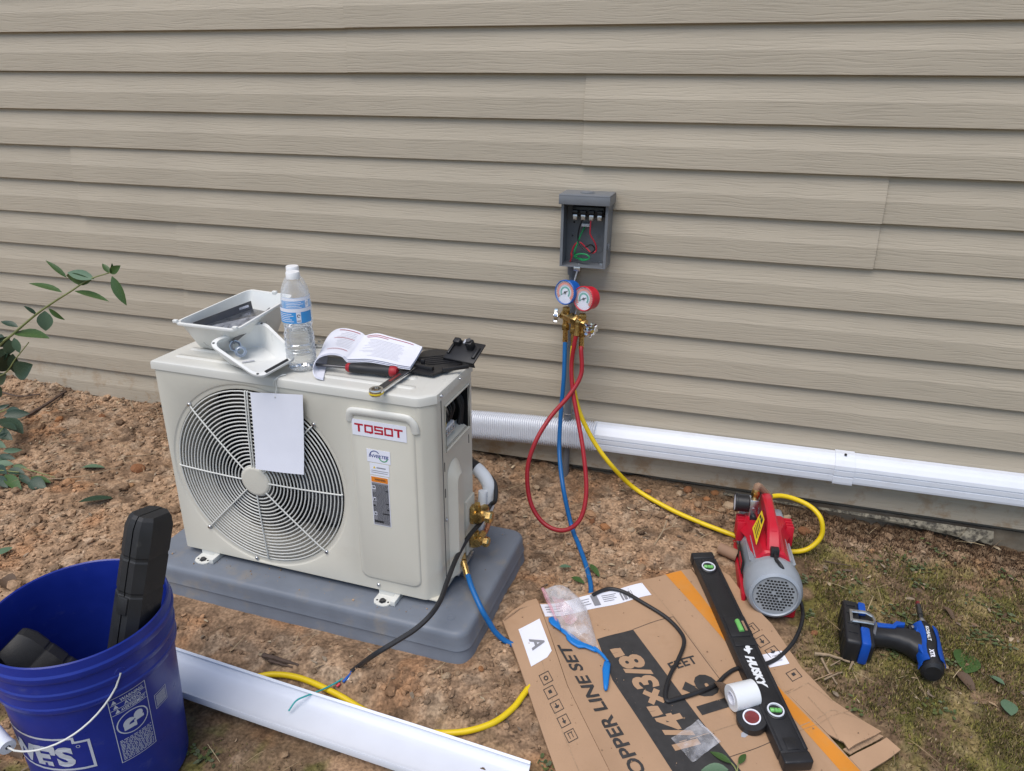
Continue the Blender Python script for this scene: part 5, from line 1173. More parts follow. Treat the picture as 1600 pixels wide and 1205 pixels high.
mb.grid([[Lq[0].lerp(Lq[1], s).lerp(Lq[3].lerp(Lq[2], s), t) for s in (0, .25, .5, .75, 1)] for t in (0, .5, 1)]); lb = mb.build('caution_label', M['yellow_ink'], vp, solid=.0008)
fl_ = lambda u, v: Lq[0].lerp(Lq[1], u).lerp(Lq[3].lerp(Lq[2], u), v)+Vector((-.0012, -.0004, .0012))
mb = MB()
for v in (.15, .28, .41, .54): put_rect(mb, fl_, .12, v, .82, v+.05)
put_rect(mb, fl_, .15, .72, .50, .92); put_rect(mb, fl_, .60, .72, .85, .86); mb.build('label_print', M['ink'], lb)
mb = MB(); mb.box((-.0035, .052, .140), (.0035, .066, .152), None, .001); mb.box((-.010, .070, .138), (.010, .088, .160), None, .002); mb.cyl((0, .072, .150), (0, .045, .146), .0045, .0032, 10); mb.build('cord_inlet', M['black_plastic'], vp)
# oil case, gauge, ports at the rear
mb = MB(); mb.box((-.058, .286, .018), (.056, .345, .138), None, .008, 3); mb.build('oil_case', M['pump_grey'], vp)
mb = MB(); mb.box((-.044, .258, .140), (-.020, .292, .196), None, .003); mb.cyl((-.032, .262, .168), (-.032, .256, .168), .006, n=12); mb.build('inlet_block', M['steel'], vp)
mb = MB(); mb.lathe_axis((-.044, .275, .178), (-1, 0, 0), [(0, 0), (.022, 0), (.0235, .002), (.0235, .030), (.0255, .031), (.0255, .036), (.023, .037), (.022, .035), (0, .035)], 32); gg = mb.build('vacuum_gauge', M['black_plastic'], vp, auto=30)
mb = MB(); mb.lathe_axis((-.0795, .275, .178), (-1, 0, 0), [(.022, 0), (0, .0004)], 28); mb.build('gauge_face', M['paper'], gg)
mb = MB(); mb.cyl((-.032, .258, .150), (-.032, .236, .148), .0085, .0105, 14, bev=.001); mb.build('knob', M['black_plastic'], vp)
mb = MB(); mb.cyl((-.030, .275, .194), (-.030, .275, .222), .0095, n=14, bev=.001); mb.cyl((-.030, .275, .202), (-.030, .275, .212), .0115, n=6); pt = mb.build('brass_port', M['brass'], vp, auto=25)
W_vp = wmat(vp); tip = W_vp @ Vector((-.030, .275, .222))
mb = MB(); mb.tube(spline([tip-Vector((0, 0, .004)), tip+Vector((.004, .002, .010)), YEND.lerp(tip, .4)+Vector((0, 0, .006)), YEND], 5), .0088, 10); mb.build('hose_elbow', M['tube_card'], vp, world=True)
mb = MB(); mb.box((-.068, .10, CZ-.01), (-.0655, .20, CZ+.030), None, .001); mb.build('rating_plate', M['black_in'], vp)
mb = MB(); mb.box((-.0695, .11, CZ+.0), (-.0682, .16, CZ+.022), None, .0005); mb.build('plate_label', M['pump_red'], vp)
# power cord of the pump
pc = thing('power_lead', 'black pump power cord curving over the cardboard and beneath the level', 'cord', BP(1060, 1020))
c0 = W_vp @ Vector((0, .046, .146))
mb = MB(); cpts = spline([c0, c0+Vector((.012, -.02, -.004)), Py(1230, 905, c0.y-.02), GP(1250, 938, .035), GP(1254, 966, .020), BP(1243, 998, .006), BP(1222, 1023, .006), BP(1200, 1036, .005), BP(1175, 1041, .0045), BP(1150, 1045, .005), BP(1134, 1055, .006), BP(1118, 1070, .006), BP(1088, 1083, .006), BP(1058, 1092, .006), BP(1042, 1095, .006), BP(1040, 1080, .006), BP(1047, 1055, .006), BP(1060, 1030, .006), BP(1069, 1004, .006), BP(1062, 986, .006), BP(1040, 964, .006), BP(1005, 942, .006), BP(975, 925, .006), BP(953, 920, .006), BP(938, 924, .005), BP(926, 930, .004)], 8)
mb.tube(cpts, .0046, 10); mb.build('cord_sheath', M['rubber_black'], pc, world=True)

# ------------------------------------------------------------------ impact driver on the mossy ground
d0, d1 = GP(1326, 1006, .0), GP(1453, 1037, .0); ux = (d1-d0); ux.z = 0; ang_d = math.atan2(ux.y, ux.x)
idv = thing('impact_driver', 'blue and black cordless impact driver lying on the moss', 'power tool', Vector((d0.x, d0.y, float(G0(d0.x, d0.y))+.006)), (rad(7), rad(1), ang_d)); idv.scale = (.79, 1.10, .97)
# local: x from battery to head, y towards the bit, z up (tool lies on its side)
mb = MB(); mb.box((-.030, -.062, .0), (.014, .060, .072), None, .008, 3); bt = mb.build('battery', M['black_plastic'], idv)
for y in (-.035, -.01, .02, .042):
    mb = MB(); mb.box((-.0315, y-.007, .012), (-.028, y+.007, .060), None, .0012); mb.box((-.022, y-.002, .0715), (.004, y+.002, .0745), None, .0008); mb.build('battery_ridge', M['black_plastic'], bt)
for q_ in (((.012, -.0625, .004), (.038, -.012, .073)), ((.012, .026, .008), (.034, .060, .0725))):
    mb = MB(); mb.box(*q_, None, .006, 2); mb.build('battery_mount', M['tool_blue'], idv)
mb = MB(); mb.box((.012, -.055, .006), (.052, .050, .064), None, .010, 3); mb.build('handle_foot', M['black_plastic'], idv)
mb = MB(); cl = [(-.012, .020, .078), (.028, .020, .082), (.046, .016, .079), (.052, .006, .077), (.046, -.004, .078), (.028, -.006, .080), (-.012, -.006, .077)]
mb.tube(cl, .0042, 8, closed=False, prof=[(.7*math.cos(2*math.pi*j/8), 1.0*math.sin(2*math.pi*j/8)) for j in range(8)]); mb.box((-.016, -.010, .072), (-.008, .024, .080), None, .001); mb.build('belt_clip', M['steel'], idv)
mb = MB(); hs = [(.040, .000, .025, .027), (.060, .001, .021, .024), (.090, .004, .0195, .0235), (.120, .006, .021, .0245), (.145, .004, .026, .026), (.165, -.002, .032, .028), (.185, -.004, .034, .028)]
rows = []
for x, yc, ry, rz_ in hs: rows.append([(x, yc+ry*math.copysign(abs(math.cos(a))**.75, math.cos(a)), .035+rz_*math.copysign(abs(math.sin(a))**.75, math.sin(a))) for a in [2*math.pi*j/20 for j in range(21)]])
mb.grid(rows); mb.build('handle_grip', M['rubber_black'], idv)
mb = MB(); mb.tube(spline([(.052, -.016, .055), (.060, .012, .058), (.064, .020, .050)], 4), .005, 8); mb.build('grip_band', M['conduit'], idv)
mb = MB(); mb.prism([(.064, .006), (.112, .012), (.120, .022), (.140, .026), (.142, .034), (.118, .034), (.106, .022), (.062, .018)], .044, .0615, None, .002); mb.build('side_trim', M['tool_blue'], idv)
mb = MB(); mb.box((.128, .020, .024), (.150, .040, .050), None, .004); mb.box((.150, .022, .020), (.166, .036, .058), None, .004); tg = mb.build('trigger', M['black_plastic'], idv)
mb = MB(); mb.cyl((.160, .026, .058), (.160, .026, .0625), .004, n=12, bev=.001); mb.build('direction_button', M['steel'], idv)
HX, HZ = .200, .035
mb = MB(); mb.lathe_axis((HX, -.072, HZ), (0, 1, 0), [(0, 0), (.022, .001), (.029, .006), (.0315, .016), (.0315, .052), (.0325, .056), (.0325, .085), (.030, .100), (.024, .116), (.0175, .130), (.012, .136), (0, .136)], 32); mb.build('gear_housing', M['black_plastic'], idv, auto=28)
mb = MB(); mb.lathe_axis((HX, .060, HZ), (0, 1, 0), [(.010, 0), (.0105, .010), (.0085, .012), (.0085, .016), (0, .016)], 20); mb.build('chuck', M['steel'], idv)
mb = MB(); mb.cyl((HX, .074, HZ), (HX, .116, HZ), .0066, n=6); mb.cyl((HX, .090, HZ), (HX, .120, HZ), .0078, n=12); mb.build('driver_bit', M['dark_steel'], idv)
mb = MB(); mb.cyl((HX, .120, HZ), (HX, .130, HZ), .0066, .0058, 10); mb.build('bit_sleeve', M['tape_core'], idv)
for (a0, a1, y0, y1) in ((14, 66, -.056, .034), (112, 168, -.060, .044), (150, 178, -.066, -.058)):
    mb = MB(); rows = []
    for k in range(7):
        y = y0+(y1-y0)*k/6; sk = 6*math.sin(k*1.2); rows.append([(HX+.0338*math.cos(rad(a0+sk+(a1-a0)*j/6)), y, HZ+.0338*math.sin(rad(a0+sk+(a1-a0)*j/6))) for j in range(7)])
    mb.grid(rows); mb.build('blue_shell', M['tool_blue'], idv, solid=.002)
mb = MB(); mb.prism([(HX-.020, -.058), (HX-.034, -.030), (HX-.036, .012), (HX-.026, .032), (HX-.022, .006), (HX-.014, -.022), (HX-.010, -.05)], .050, .0605, None, .002); mb.build('blue_shell', M['tool_blue'], idv)
def hm(u, v, r=.0329):            # lettering wrapped on top of the head; u along the axis towards the rear
    a = rad(96)-v/r; return (HX+r*math.cos(a), .030-u, HZ+r*math.sin(a))
mb = MB(); put_text(mb, 'KOBALT', hm, .0, -.004, .0085, width=.040, bold=.03); mb.build('maker_lettering', M['tape_white'], idv)
def tm(u, v): return (HX-.014+v*.9, -.0735+.001-0*u, HZ+u) 
mb = MB(); put_text(mb, 'XTR', lambda u, v: hm(u, v, .0322), .062, -.006, .011, width=.022, bold=.05); mb.build('maker_lettering', M['paper'], idv)
# ------------------------------------------------------------------ things lying on the unit's lid
LZ = UH+.0028
def UTw(px, py, h=0.0): return UM @ UT(px, py, LZ+h)
def tray(name, label, rim, base, flange=.010, r=.16, wall='tray'):
    """open dish from four rim corners and four base corners (world points, same order)"""
    c = sum(rim, Vector())/4
    o = thing(name, label, 'plastic cover', sum(base, Vector())/4)
    rp = rrect(0, 0, 1, 1, r, 6)
    def bil(q, u, v): return q[0].lerp(q[1], u).lerp(q[3].lerp(q[2], u), v)
    up = (rim[1]-rim[0]).cross(rim[3]-rim[0]).normalized(); up = up if up.z > 0 else -up
    out = []
    lw = ((rim[1]-rim[0]).length+(rim[3]-rim[0]).length)/2; f = flange/lw
    def ring(q, s, dz): return [bil(q, .5+(u-.5)*s, .5+(v-.5)*s)+up*dz for u, v in rp]
    mixq = lambda t: [a.lerp(b, t) for a, b in zip(rim, base)]
    seq = [ring(rim, 1-2*f, -.004), ring(rim, 1.0, -.004), ring(rim, 1.0+.004, -.001), ring(rim, 1.0, .001), ring(rim, 1-2*f, .0012), ring(mixq(.06), 1-2.1*f, 0), ring(mixq(.93), 1-2.2*f, 0), ring(mixq(.99), 1-3*f, 0), ring(mixq(1.0), 1-5*f, .0005)]
    k = len(rp); mb = MB(); mb.add([p for s in seq for p in s], [(i*k+j, i*k+(j+1) % k, (i+1)*k+(j+1) % k, (i+1)*k+j) for i in range(len(seq)-1) for j in range(k)]+[tuple((len(seq)-1)*k+j for j in range(k))], True)
    seq2 = [ring(rim, 1-2*f, -.004), ring(mixq(.95), 1-2*f, -.003), ring(mixq(1.0), 1-5*f, -.003)]
    mb.add([p for s in seq2 for p in s], [(i*k+j, i*k+(j+1) % k, (i+1)*k+(j+1) % k, (i+1)*k+j) for i in range(2) for j in range(k)]+[tuple(2*k+j for j in range(k))], True)
    mb.build('cover_shell', M[wall], o, world=True, auto=40)
    return o, bil, up
r1 = [UTw(269.4, 505, .078), UTw(368, 517, .082), UTw(460, 462, .105), UTw(390, 452, .105)]
b1 = [UM @ Vector(q) for q in ((.045, .095, LZ+.003), (.135, .085, LZ+.003), (.185, .235, LZ+.006), (.075, .235, LZ+.006))]
o, bil, up = tray('valve_cover', 'larger deep white plastic cover lying open side up behind the bottles', r1, b1, .006, .10)
for (u, v) in ((.03, .02), (.97, .03), (.60, .98)):
    p = bil(r1, u, v); mb = MB(); mb.box((-.006, -.004, 0), (.006, .004, .007), frame(p, r1[1]-r1[0], up), .0012); mb.build('clip_lug', M['tray'], o, world=True)
# a bent steel plate lies inside it
sp_ = thing('steel_bracket', 'grey bent steel plate lying inside the larger white cover', 'metal plate', bil(b1, .5, .5))
i0, i1, i2, i3 = bil(r1, .10, .16)-up*.028, bil(r1, .80, .10)-up*.045, bil(r1, .93, .62)-up*.012, bil(r1, .44, .72)-up*.020
mb = MB(); mb.grid([[i0, i1], [i3, i2]], False); mb.build('plate_web', M['steel'], sp_, world=True, solid=.0012)
mb = MB(); mb.grid([[i0, i3], [i0+up*.016, i3+up*.020]], False); fl2 = mb.build('plate_flange', M['dark_steel'], sp_, world=True, solid=.0012)
mb = MB(); q = i0.lerp(i3, .86)+up*.010; d_ = (i3-i0).normalized(); mb.add([q-d_*.012+up*.003, q+d_*.012+up*.003, q+d_*.012-up*.003, q-d_*.012-up*.003], [(0, 1, 2, 3)]); mb.build('slot_hole', M['paper'], fl2, world=True)
for v in mb.v: pass
mb = MB(); mb.grid([[i1, i2], [i1+up*.010, i2+up*.012]], False); mb.build('plate_flange', M['dark_steel'], sp_, world=True, solid=.0012)
r2 = [UTw(322, 536, .050), UTw(404, 592, .012), UTw(468, 556, .030), UTw(411, 500, .075)]
b2 = [UM @ Vector(q) for q in ((.125, .060, LZ+.010), (.205, .012, LZ+.003), (.285, .085, LZ+.003), (.205, .140, LZ+.012))]
o, bil2, up2 = tray('valve_cover', 'smaller square white plastic cover tilted over the lid edge, two metal fittings inside', r2, b2, .009, .17)
for (u, v) in ((.07, .07), (.93, .07), (.07, .93)):
    p = bil2(r2, u, v)+up2*.0016; mb = MB(); mb.lathe_axis(p, up2, [(.0028, 0), (.0028, .0002), (0, .0002)], 12); mb.build('screw_hole', M['black_in'], o, world=True)
mb = MB(); p0, p1, p2, p3 = [bil2(r2, u, v)+up2*.0022 for u, v in ((1.0-.055, .20), (1.0-.010, .20), (1.0-.010, .75), (1.0-.055, .75))]; mb.add([p0, p1, p2, p3], [(0, 1, 2, 3)]); mb.build('foam_seal', M['black_in'], o, world=True)
mid_ = [a.lerp(b, .95) for a, b in zip(r2, b2)]
mb = MB(); mb.add([bil2(mid_, u, v)+up2*.002 for u, v in ((.84, .25), (.90, .25), (.90, .50), (.84, .50))], [(0, 1, 2, 3)]); mb.build('moulded_slot', M['pale_ink'], o, world=True)
for (u, v, t) in ((.12, .28, .35), (.25, .30, .45)):
    pass
for i, (u, v, tt, lab) in enumerate(((.20, .36, .55, 'grey threaded conduit fitting, upper of the two in the smaller cover'), (.40, .36, .66, 'shiny ring fitting, lower of the two in the smaller cover'))):
    q = bil2([a.lerp(b, tt) for a, b in zip(r2, b2)], u, v)+up2*.004; o2 = thing('conduit_fitting', lab, 'pipe fitting', q)
    d = Vector((.55, -.75, .30)).normalized()
    mb = MB(); mb.lathe_axis(q-d*.010, d, [(0.0074, 0), (0.0098, .0), (0.0098, .010), (0.0113, .010), (0.0113, .016), (0.0090, .017), (0.0090, .022), (0.0070, .022), (0.0069, .004)], 24); mb.build('threaded_body', M['box_grey'] if i == 0 else M['steel'], o2, world=True, auto=30)
    mb = MB(); mb.lathe_axis(q+d*.004, d, [(0.0133, 0), (0.0133, .004), (0.0115, .004), (0.0115, 0)], 8, closed=True); mb.build('lock_nut', M['steel'], o2, world=True, auto=30)
# bottles of water
def bottle(label, base, fill, s=.97):
    o = thing('water_bottle', label, 'bottle', base); o.scale = (s, s, s); R = .0335; H = .222
    prof = [(0, .006), (.012, .004), (.022, 0), (.029, .001), (.0325, .007), (.0335, .016)]
    h = .016
    for i in range(5): prof += [(.0335, h+.004), (.0318, h+.008), (.0335, h+.012)]; h += .0135
    prof += [(.0305, .090), (.0300, .096), (.0318, .104), (.0335, .112), (.0335, .150), (.0328, .156), (.0300, .170), (.0235, .186), (.0165, .197), (.0135, .202), (.0130, .206), (.0150, .2065), (.0150, .208), (.0128, .2085), (.0128, .219)]
    mb = MB(); mb.lathe_axis((0, 0, 0), (0, 0, 1), prof, 36); mb.build('bottle_wall', M['bottle'], o, auto=60)
    mb = MB(); wp_ = [(max(.0, r-.0009), max(h_, .0015)) for r, h_ in prof if h_ < fill]; mb.lathe_axis((0, 0, 0), (0, 0, 1), wp_+[(wp_[-1][0], fill), (0, fill)], 36); mb.build('water', M['water'], o, auto=60)
    mb = MB(); mb.lathe_axis((0, 0, 0), (0, 0, 1), [(.0132, .2075), (.0150, .2080)]+[(.0150, .2205), (.0140, .2225), (0, .2225)], 40); mb.build('screw_cap', M['cap'], o)
    def lm_(u, v): th = -math.pi/2+u/.0339; return ((.0340)*math.cos(th), .0340*math.sin(th), v)
    mb = MB(); put_rect(mb, lm_, -.050, .114, .056, .148, 24); lb = mb.build('label', M['label_blue'], o)
    mb = MB(); f = lambda u, v: tuple(Vector(lm_(u, v))*1) if False else (lm_(u, v)[0]*1.006, lm_(u, v)[1]*1.006, v)
    put_rect(mb, f, -.050, .1395, .056, .1475, 16); put_rect(mb, f, .018, .116, .028, .1393, 3)
    for i in range(5): put_rect(mb, f, -.030, .118+.0042*i, .012-.004*(i % 3), .1194+.0042*i, 8)
    mb.build('label_print', M['paper'], lb)
    f2 = lambda u, v: (lm_(u, v)[0]*1.012, lm_(u, v)[1]*1.012, v)
    mb = MB(); put_arc(mb, f2, .023, .131, .0022, .0036, 0, 300, 12); put_rect(mb, f2, .019, .119, .027, .1205, 2); mb.build('recycling_mark', M['ink'], lb)
    return o
q = UT(467, 577, LZ); bottle('half full clear water bottle with blue label, nearer one beside the manual', UM @ Vector((q.x, q.y+.014, LZ)), .100)
q = UT(463, 545, LZ); b_2 = bottle('clear water bottle with blue label standing behind the nearer bottle', UM @ Vector((q.x, min(q.y, .205), LZ)), .060); b_2.rotation_euler = (0, 0, rad(40)); b_2.scale = (.96, .96, .90); b_2.location.x += .012
# open manual
mn = thing('manual', 'open printed instruction booklet with curling left pages on the unit lid', 'booklet', UTw(570, 560, 0))
top_ = [(660, 542, .030), (640, 534, .036), (610, 526, .042), (592, 521, .044), (579, 522, .040), (571, 524, .034), (566, 520, .037), (555, 516, .041), (540, 513, .042), (527, 514, .040), (516, 521, .036), (507, 534, .024), (504, 546, .010), (513, 553, .004)]
bot_ = [(641, 573, .022), (622, 570, .026), (600, 565, .028), (575, 561, .030), (556, 561, .030), (543, 561, .030), (540, 558, .033), (532, 554, .037), (521, 552, .041), (508, 553, .041), (496, 559, .034), (489, 573, .018), (492, 587, .006), (505, 592, .002)]
Tp = spline([UTw(*q) for q in top_], 4); Bp = spline([UTw(*q) for q in bot_], 4)
def page(u, v, lift=0.0):
    i = u*(len(Tp)-1); a = int(min(i, len(Tp)-2)); t = i-a; q = Tp[a].lerp(Tp[a+1], t).lerp(Bp[a].lerp(Bp[a+1], t), v); return q+Vector((0, 0, lift-.006*math.sin(math.pi*v)*(.4)))
for k, (l, nm) in enumerate(((0, 'page'), (-.0030, 'page'), (-.0058, 'page'))):
    mb = MB(); n_ = 44
    mb.grid([[page(i/n_, j/8*(1+.012*k), l*(1 if i/n_ < .5 else .4)) for i in range(n_+1)] for j in range(9)]); pg = mb.build(nm, M['paper'], mn, world=True, solid=.0006)
    if k == 0: pg0 = pg
pf2 = lambda u, v: page(u, v, .0012)
mb = MB(); put_rect(mb, pf2, .05, .07, .34, .085, 10); put_rect(mb, pf2, .16, .13, .32, .143, 8); put_rect(mb, pf2, .47, .07, .66, .085, 8); put_rect(mb, pf2, .49, .36, .68, .372, 8); put_rect(mb, pf2, .49, .80, .70, .812, 8); mb.build('red_heading', M['red_ink'], pg0, world=True)
mb = MB(); rnd = random.Random(11)
for k in range(13): v = .24+.052*k; put_rect(mb, pf2, .08+rnd.uniform(0, .02), v, .30+rnd.uniform(-.08, .03), v+.007, 8)
for k in range(11): v = .15+.055*k; put_rect(mb, pf2, .49, v, .66+rnd.uniform(-.06, .01), v+.007, 6) if not .32 < v < .40 else None
mb.build('text_lines', M['pale_ink'], pg0, world=True)
# screwdriver under the manual, ratchet, spanner
sc_ = thing('screwdriver', 'black and red handled screwdriver lying under the manual', 'screwdriver', UTw(580, 580))
a, b = UTw(542, 574, .013), UTw(621, 581, .013); d = (b-a).normalized(); L_ = (b-a).length
mb = MB(); mb.lathe_axis(a, d, [(.0095, .008), (.0105, .012), (.0105, .03), (.0098, L_*.45), (.0115, L_*.7), (.0115, L_-.016)], 20); mb.build('grip', M['rubber_black'], sc_, world=True)
mb = MB(); mb.lathe_axis(a, d, [(0, -.002), (.0075, -.001), (.0098, .003), (.0100, .008), (.009, .009)], 20); mb.build('red_collar', M['red_hose'], sc_, world=True)
mb = MB(); mb.lathe_axis(a, d, [(.0108, L_-.017), (.0117, L_-.015), (.0117, L_-.005), (.009, L_), (0, L_+.001)], 20); mb.build('red_end', M['red_hose'], sc_, world=True)
mb = MB(); mb.cyl(a-d*.001, a-d*.075, .0032, n=10); mb.build('shaft', M['dark_steel'], sc_, world=True)
rw = thing('ratchet_wrench', 'steel ratchet wrench reaching over the front edge of the lid', 'wrench', UTw(610, 595))
a, b = UTw(588, 612, .006), UTw(646, 572, .010); d = (b-a).normalized(); Mx = frame(a, d, (0, 0, 1)); L_ = (b-a).length
mb = MB(); mb.box((.010, -.0085, -.003), (L_, .0085, .003), Mx, .0015); mb.build('wrench_bar', M['dark_steel'], rw, world=True)
mb = MB(); mb.box((.050, -.0035, .0032), (L_*.62, .0025, .0036), Mx); mb.build('red_inlay', M['tape_core'], rw, world=True)
mb = MB(); mb.box((.010, -.0125, -.003), (L_*.95, -.0088, .003), Mx, .001); mb.build('steel_edge', M['chrome'], rw, world=True)
mb = MB(); mb.lathe_axis(Mx @ Vector((0, 0, -.006)), Mx.to_3x3() @ Vector((0, 0, 1)), [(.0095, 0), (.0145, 0), (.0150, .002), (.0150, .011), (.0142, .0125), (.0095, .0125)], 24, closed=True); mb.build('ring_head', M['chrome'], rw, world=True)
mb = MB(); mb.lathe_axis(Mx @ Vector((0, 0, -.0045)), Mx.to_3x3() @ Vector((0, 0, 1)), [(.0151, .001), (.0155, .0014), (.0155, .0042), (.0151, .0046)], 24); mb.build('yellow_band', M['yellow_ink'], rw, world=True)
ws_ = thing('adjustable_spanner', 'chrome spanner jaw showing between the bottle and the manual', 'spanner', UTw(505, 537))
a, b = UTw(503, 538, .006), UTw(545, 546, .006); Mx = frame(a, b-a, (0, 0, 1))
mb = MB(); mb.prism([(-.020, -.004), (-.016, -.013), (-.004, -.016), (.010, -.010), (.10, -.006), (.10, .006), (.012, .009), (.004, .016), (-.012, .018), (-.022, .010), (-.012, .008), (-.004, .004), (-.006, -.003)], -.004, .004, Mx, .0012); mb.build('spanner_body', M['chrome'], ws_, world=True)
# black terminal cover with a small bracket on top
tc_ = thing('terminal_cover', 'flat black plastic terminal cover lying at the right end of the lid', 'plastic cover', UTw(690, 575))
pl = [(645, 583), (676, 588), (692, 582), (744, 566), (742, 562), (722, 556), (700, 548), (683, 547), (662, 551), (640, 568)]
P3 = [UT(x, y, LZ+.004) for x, y in pl]; P3 = [Vector((min(p.x, UW+.004), min(p.y, UD+.03), p.z)) for p in P3]
mb = MB(); V = [UM @ p for p in P3]; k = len(V); mb.add(V+[UM @ (p+Vector((0, 0, .004))) for p in P3], [tuple(range(k-1, -1, -1)), tuple(range(k, 2*k))]+[(j, (j+1) % k, k+(j+1) % k, k+j) for j in range(k)]); mb.build('cover_plate', M['black_plastic'], tc_, world=True)
def bxat(px, py, h, sx, sy, sz, m, nm, rz=0.0, tilt=0.0, par=tc_):
    q = UT(px, py, LZ+h); mb = MB(); mb.box((-sx/2, -sy/2, 0), (sx/2, sy/2, sz), UM @ Matrix.Translation(q) @ Matrix.Rotation(rz, 4, 'Z') @ Matrix.Rotation(tilt, 4, 'X'), .001); return mb.build(nm, M[m], par, world=True)
bxat(660, 577, .006, .055, .010, .010, 'black_plastic', 'cover_rib', rad(-8)); bxat(661, 571, .008, .008, .006, .014, 'black_plastic', 'clip_lug'); bxat(712, 578, .006, .060, .008, .008, 'black_plastic', 'cover_rib', rad(42))
for i in range(5): bxat(668+6*i, 558+2.4*i, .0082, .004, .075, .0012, 'black_plastic', 'cover_rib', rad(-55))
tb2 = thing('terminal_bracket', 'small black plastic bracket standing tilted on the black terminal cover', 'plastic bracket', UTw(715, 560, .008))
q = UT(716, 566, LZ+.010); Mq = UM @ Matrix.Translation(q) @ Matrix.Rotation(rad(-10), 4, 'Z') @ Matrix.Rotation(rad(28), 4, 'X')
mb = MB(); mb.box((-.040, 0, 0), (.040, .062, .004), Mq, .001); mb.box((-.040, 0, -.010), (.040, .003, .004), Mq, .001); mb.build('bracket_plate', M['black_plastic'], tb2, world=True)
for (x, y, sx, sy, sz) in ((-.026, .050, .016, .014, .014), (.012, .044, .016, .016, .022), (-.034, .03, .006, .03, .006), (.032, .03, .008, .034, .007)):
    mb = MB(); mb.box((x-sx/2, y-sy/2, .003), (x+sx/2, y+sy/2, .003+sz), Mq, .0015); mb.build('bracket_lug', M['black_plastic'], tb2, world=True)
mb = MB(); mb.cyl(Mq @ Vector((.012, .044, .03)), Mq @ Vector((.012, .044, .012)), .006, n=12); mb.build('bracket_screw', M['dark_steel'], tb2, world=True)
mb = MB(); mb.box((-.012, .050, .004), (.002, .062, .010), Mq, .0008); mb.build('printed_tab', M['pale_ink'], tb2, world=True)
# paper tag hanging on a string
tg_ = thing('paper_tag', 'blank white paper tag hanging on a string over the fan grille', 'paper tag', UM @ Vector((.315, -.012, .275)))
tp = [UF(391, 613, -.014), UF(473, 617, -.010), UF(477, 740, -.014), UF(402, 731, -.018)]
mb = MB(); rows = []
for j in range(11):
    v = j/10; r = []
    for i in range(11):
        u = i/10; q = tp[0].lerp(tp[1], u).lerp(tp[3].lerp(tp[2], u), v); q = q+Vector((0, -.002*math.sin(math.pi*u)*v*v-.007*max(0, v-.75)*4*.25-.004*v*v, 0)); r.append(UM @ q)
    rows.append(r)
mb.grid(rows); mb.build('tag_sheet', M['paper'], tg_, world=True, solid=.0004)
hq = UF(430, 621, -.0125)
mb = MB(); mb.lathe_axis(UM @ hq-Vector((0, .0006, 0)), UM.to_3x3() @ Vector((0, -1, 0)), [(.0022, 0), (0, .0001)], 12); mb.build('tag_hole', M['pale_ink'], tg_, world=True)
mb = MB(); tq = UT(433, 589, UH+.001); mb.tube(spline([UM @ q for q in (hq+Vector((0, -.001, 0)), hq+Vector((.001, .006, .018)), Vector((tq.x, -.0050, UH-.012)), Vector((tq.x+.002, -.0045, UH-.002)), Vector((tq.x+.004, .006, UH+.0020)), Vector((tq.x+.012, .016, UH+.0020)), Vector((tq.x+.006, .012, UH+.003)), Vector((tq.x-.002, -.0055, UH-.004)), Vector((tq.x-.005, -.006, UH-.020)))], 5), .0009, 6); mb.build('string', M['wire_white'], tg_, world=True)

# ------------------------------------------------------------------ plants
def leaf_mesh(nm, w, fold=.25, curl=.12, nseg=6):
    V = []; F = []
    for i in range(nseg+1):
        t = i/nseg; hw = w*.5*(math.sin(math.pi*min(1, t*.98+.01))**.8)*(1.12-.35*t); zc = -curl*t*t
        V += [(t, -hw, zc+fold*hw), (t, 0, zc), (t, hw, zc+fold*hw)]
    for i in range(nseg):
        a = i*3; F += [(a, a+1, a+4, a+3), (a+1, a+2, a+5, a+4)]
    me = bpy.data.meshes.new(nm); me.from_pydata(V, [], F); me.polygons.foreach_set('use_smooth', [True]*len(F)); return me
LM = {}
for m_ in ('leaf', 'leaf_dark', 'leaf_blue', 'leaf_brown'):
    for w_ in (.24, .36, .50, .72):
        me = leaf_mesh('leaf_blade', w_, .3 if m_ != 'leaf_brown' else .8, .12 if m_ != 'leaf_brown' else .3); me.materials.append(M[m_]); LM[(m_, w_)] = me
def put_leaf(a, b, nrm, m, w, parent=None, name='leaf'):
    a, b = Vector(a), Vector(b); o = bpy.data.objects.new(name, LM[(m, w)]); COL.objects.link(o)
    Mx = frame(a, b-a, nrm) @ Matrix.Scale((b-a).length, 4)
    if parent is not None: o.parent = parent; Mx = wmat(parent).inverted() @ Mx
    o.matrix_local = Mx if parent is not None else Mx
    if parent is None: o.matrix_world = Mx
    return o
def tocam(p): return (Vector(CAM)-Vector(p)).normalized()
YS = -.42
S = lambda x, y, dy=0.0: Py(x, y, YS+dy)
sh = thing('shrub', 'leafy shrub branch reaching in at the left edge before the siding', 'shrub', GP(-90, 800))
root_ = GP(-90, 800)
def stem(pts, r0, r1, par=sh):
    P = spline(pts, 6); k = len(P); mb = MB(); mb.tube(P, [r0+(r1-r0)*i/(k-1) for i in range(k)], 7); return mb.build('stem', M['stem'], par, world=True)
stem([root_+Vector((0, 0, -.02)), S(-60, 640), S(-10, 552), S(24, 519), S(57, 491), S(84, 472), S(111, 455), S(139, 437), S(172, 426)], .0050, .0017)
stem([S(-30, 590), S(5, 585), S(25, 560), S(45, 535, .02)], .003, .0015); stem([root_, S(-50, 700, .02), S(-10, 652, .0), S(10, 640, -.02)], .004, .002)
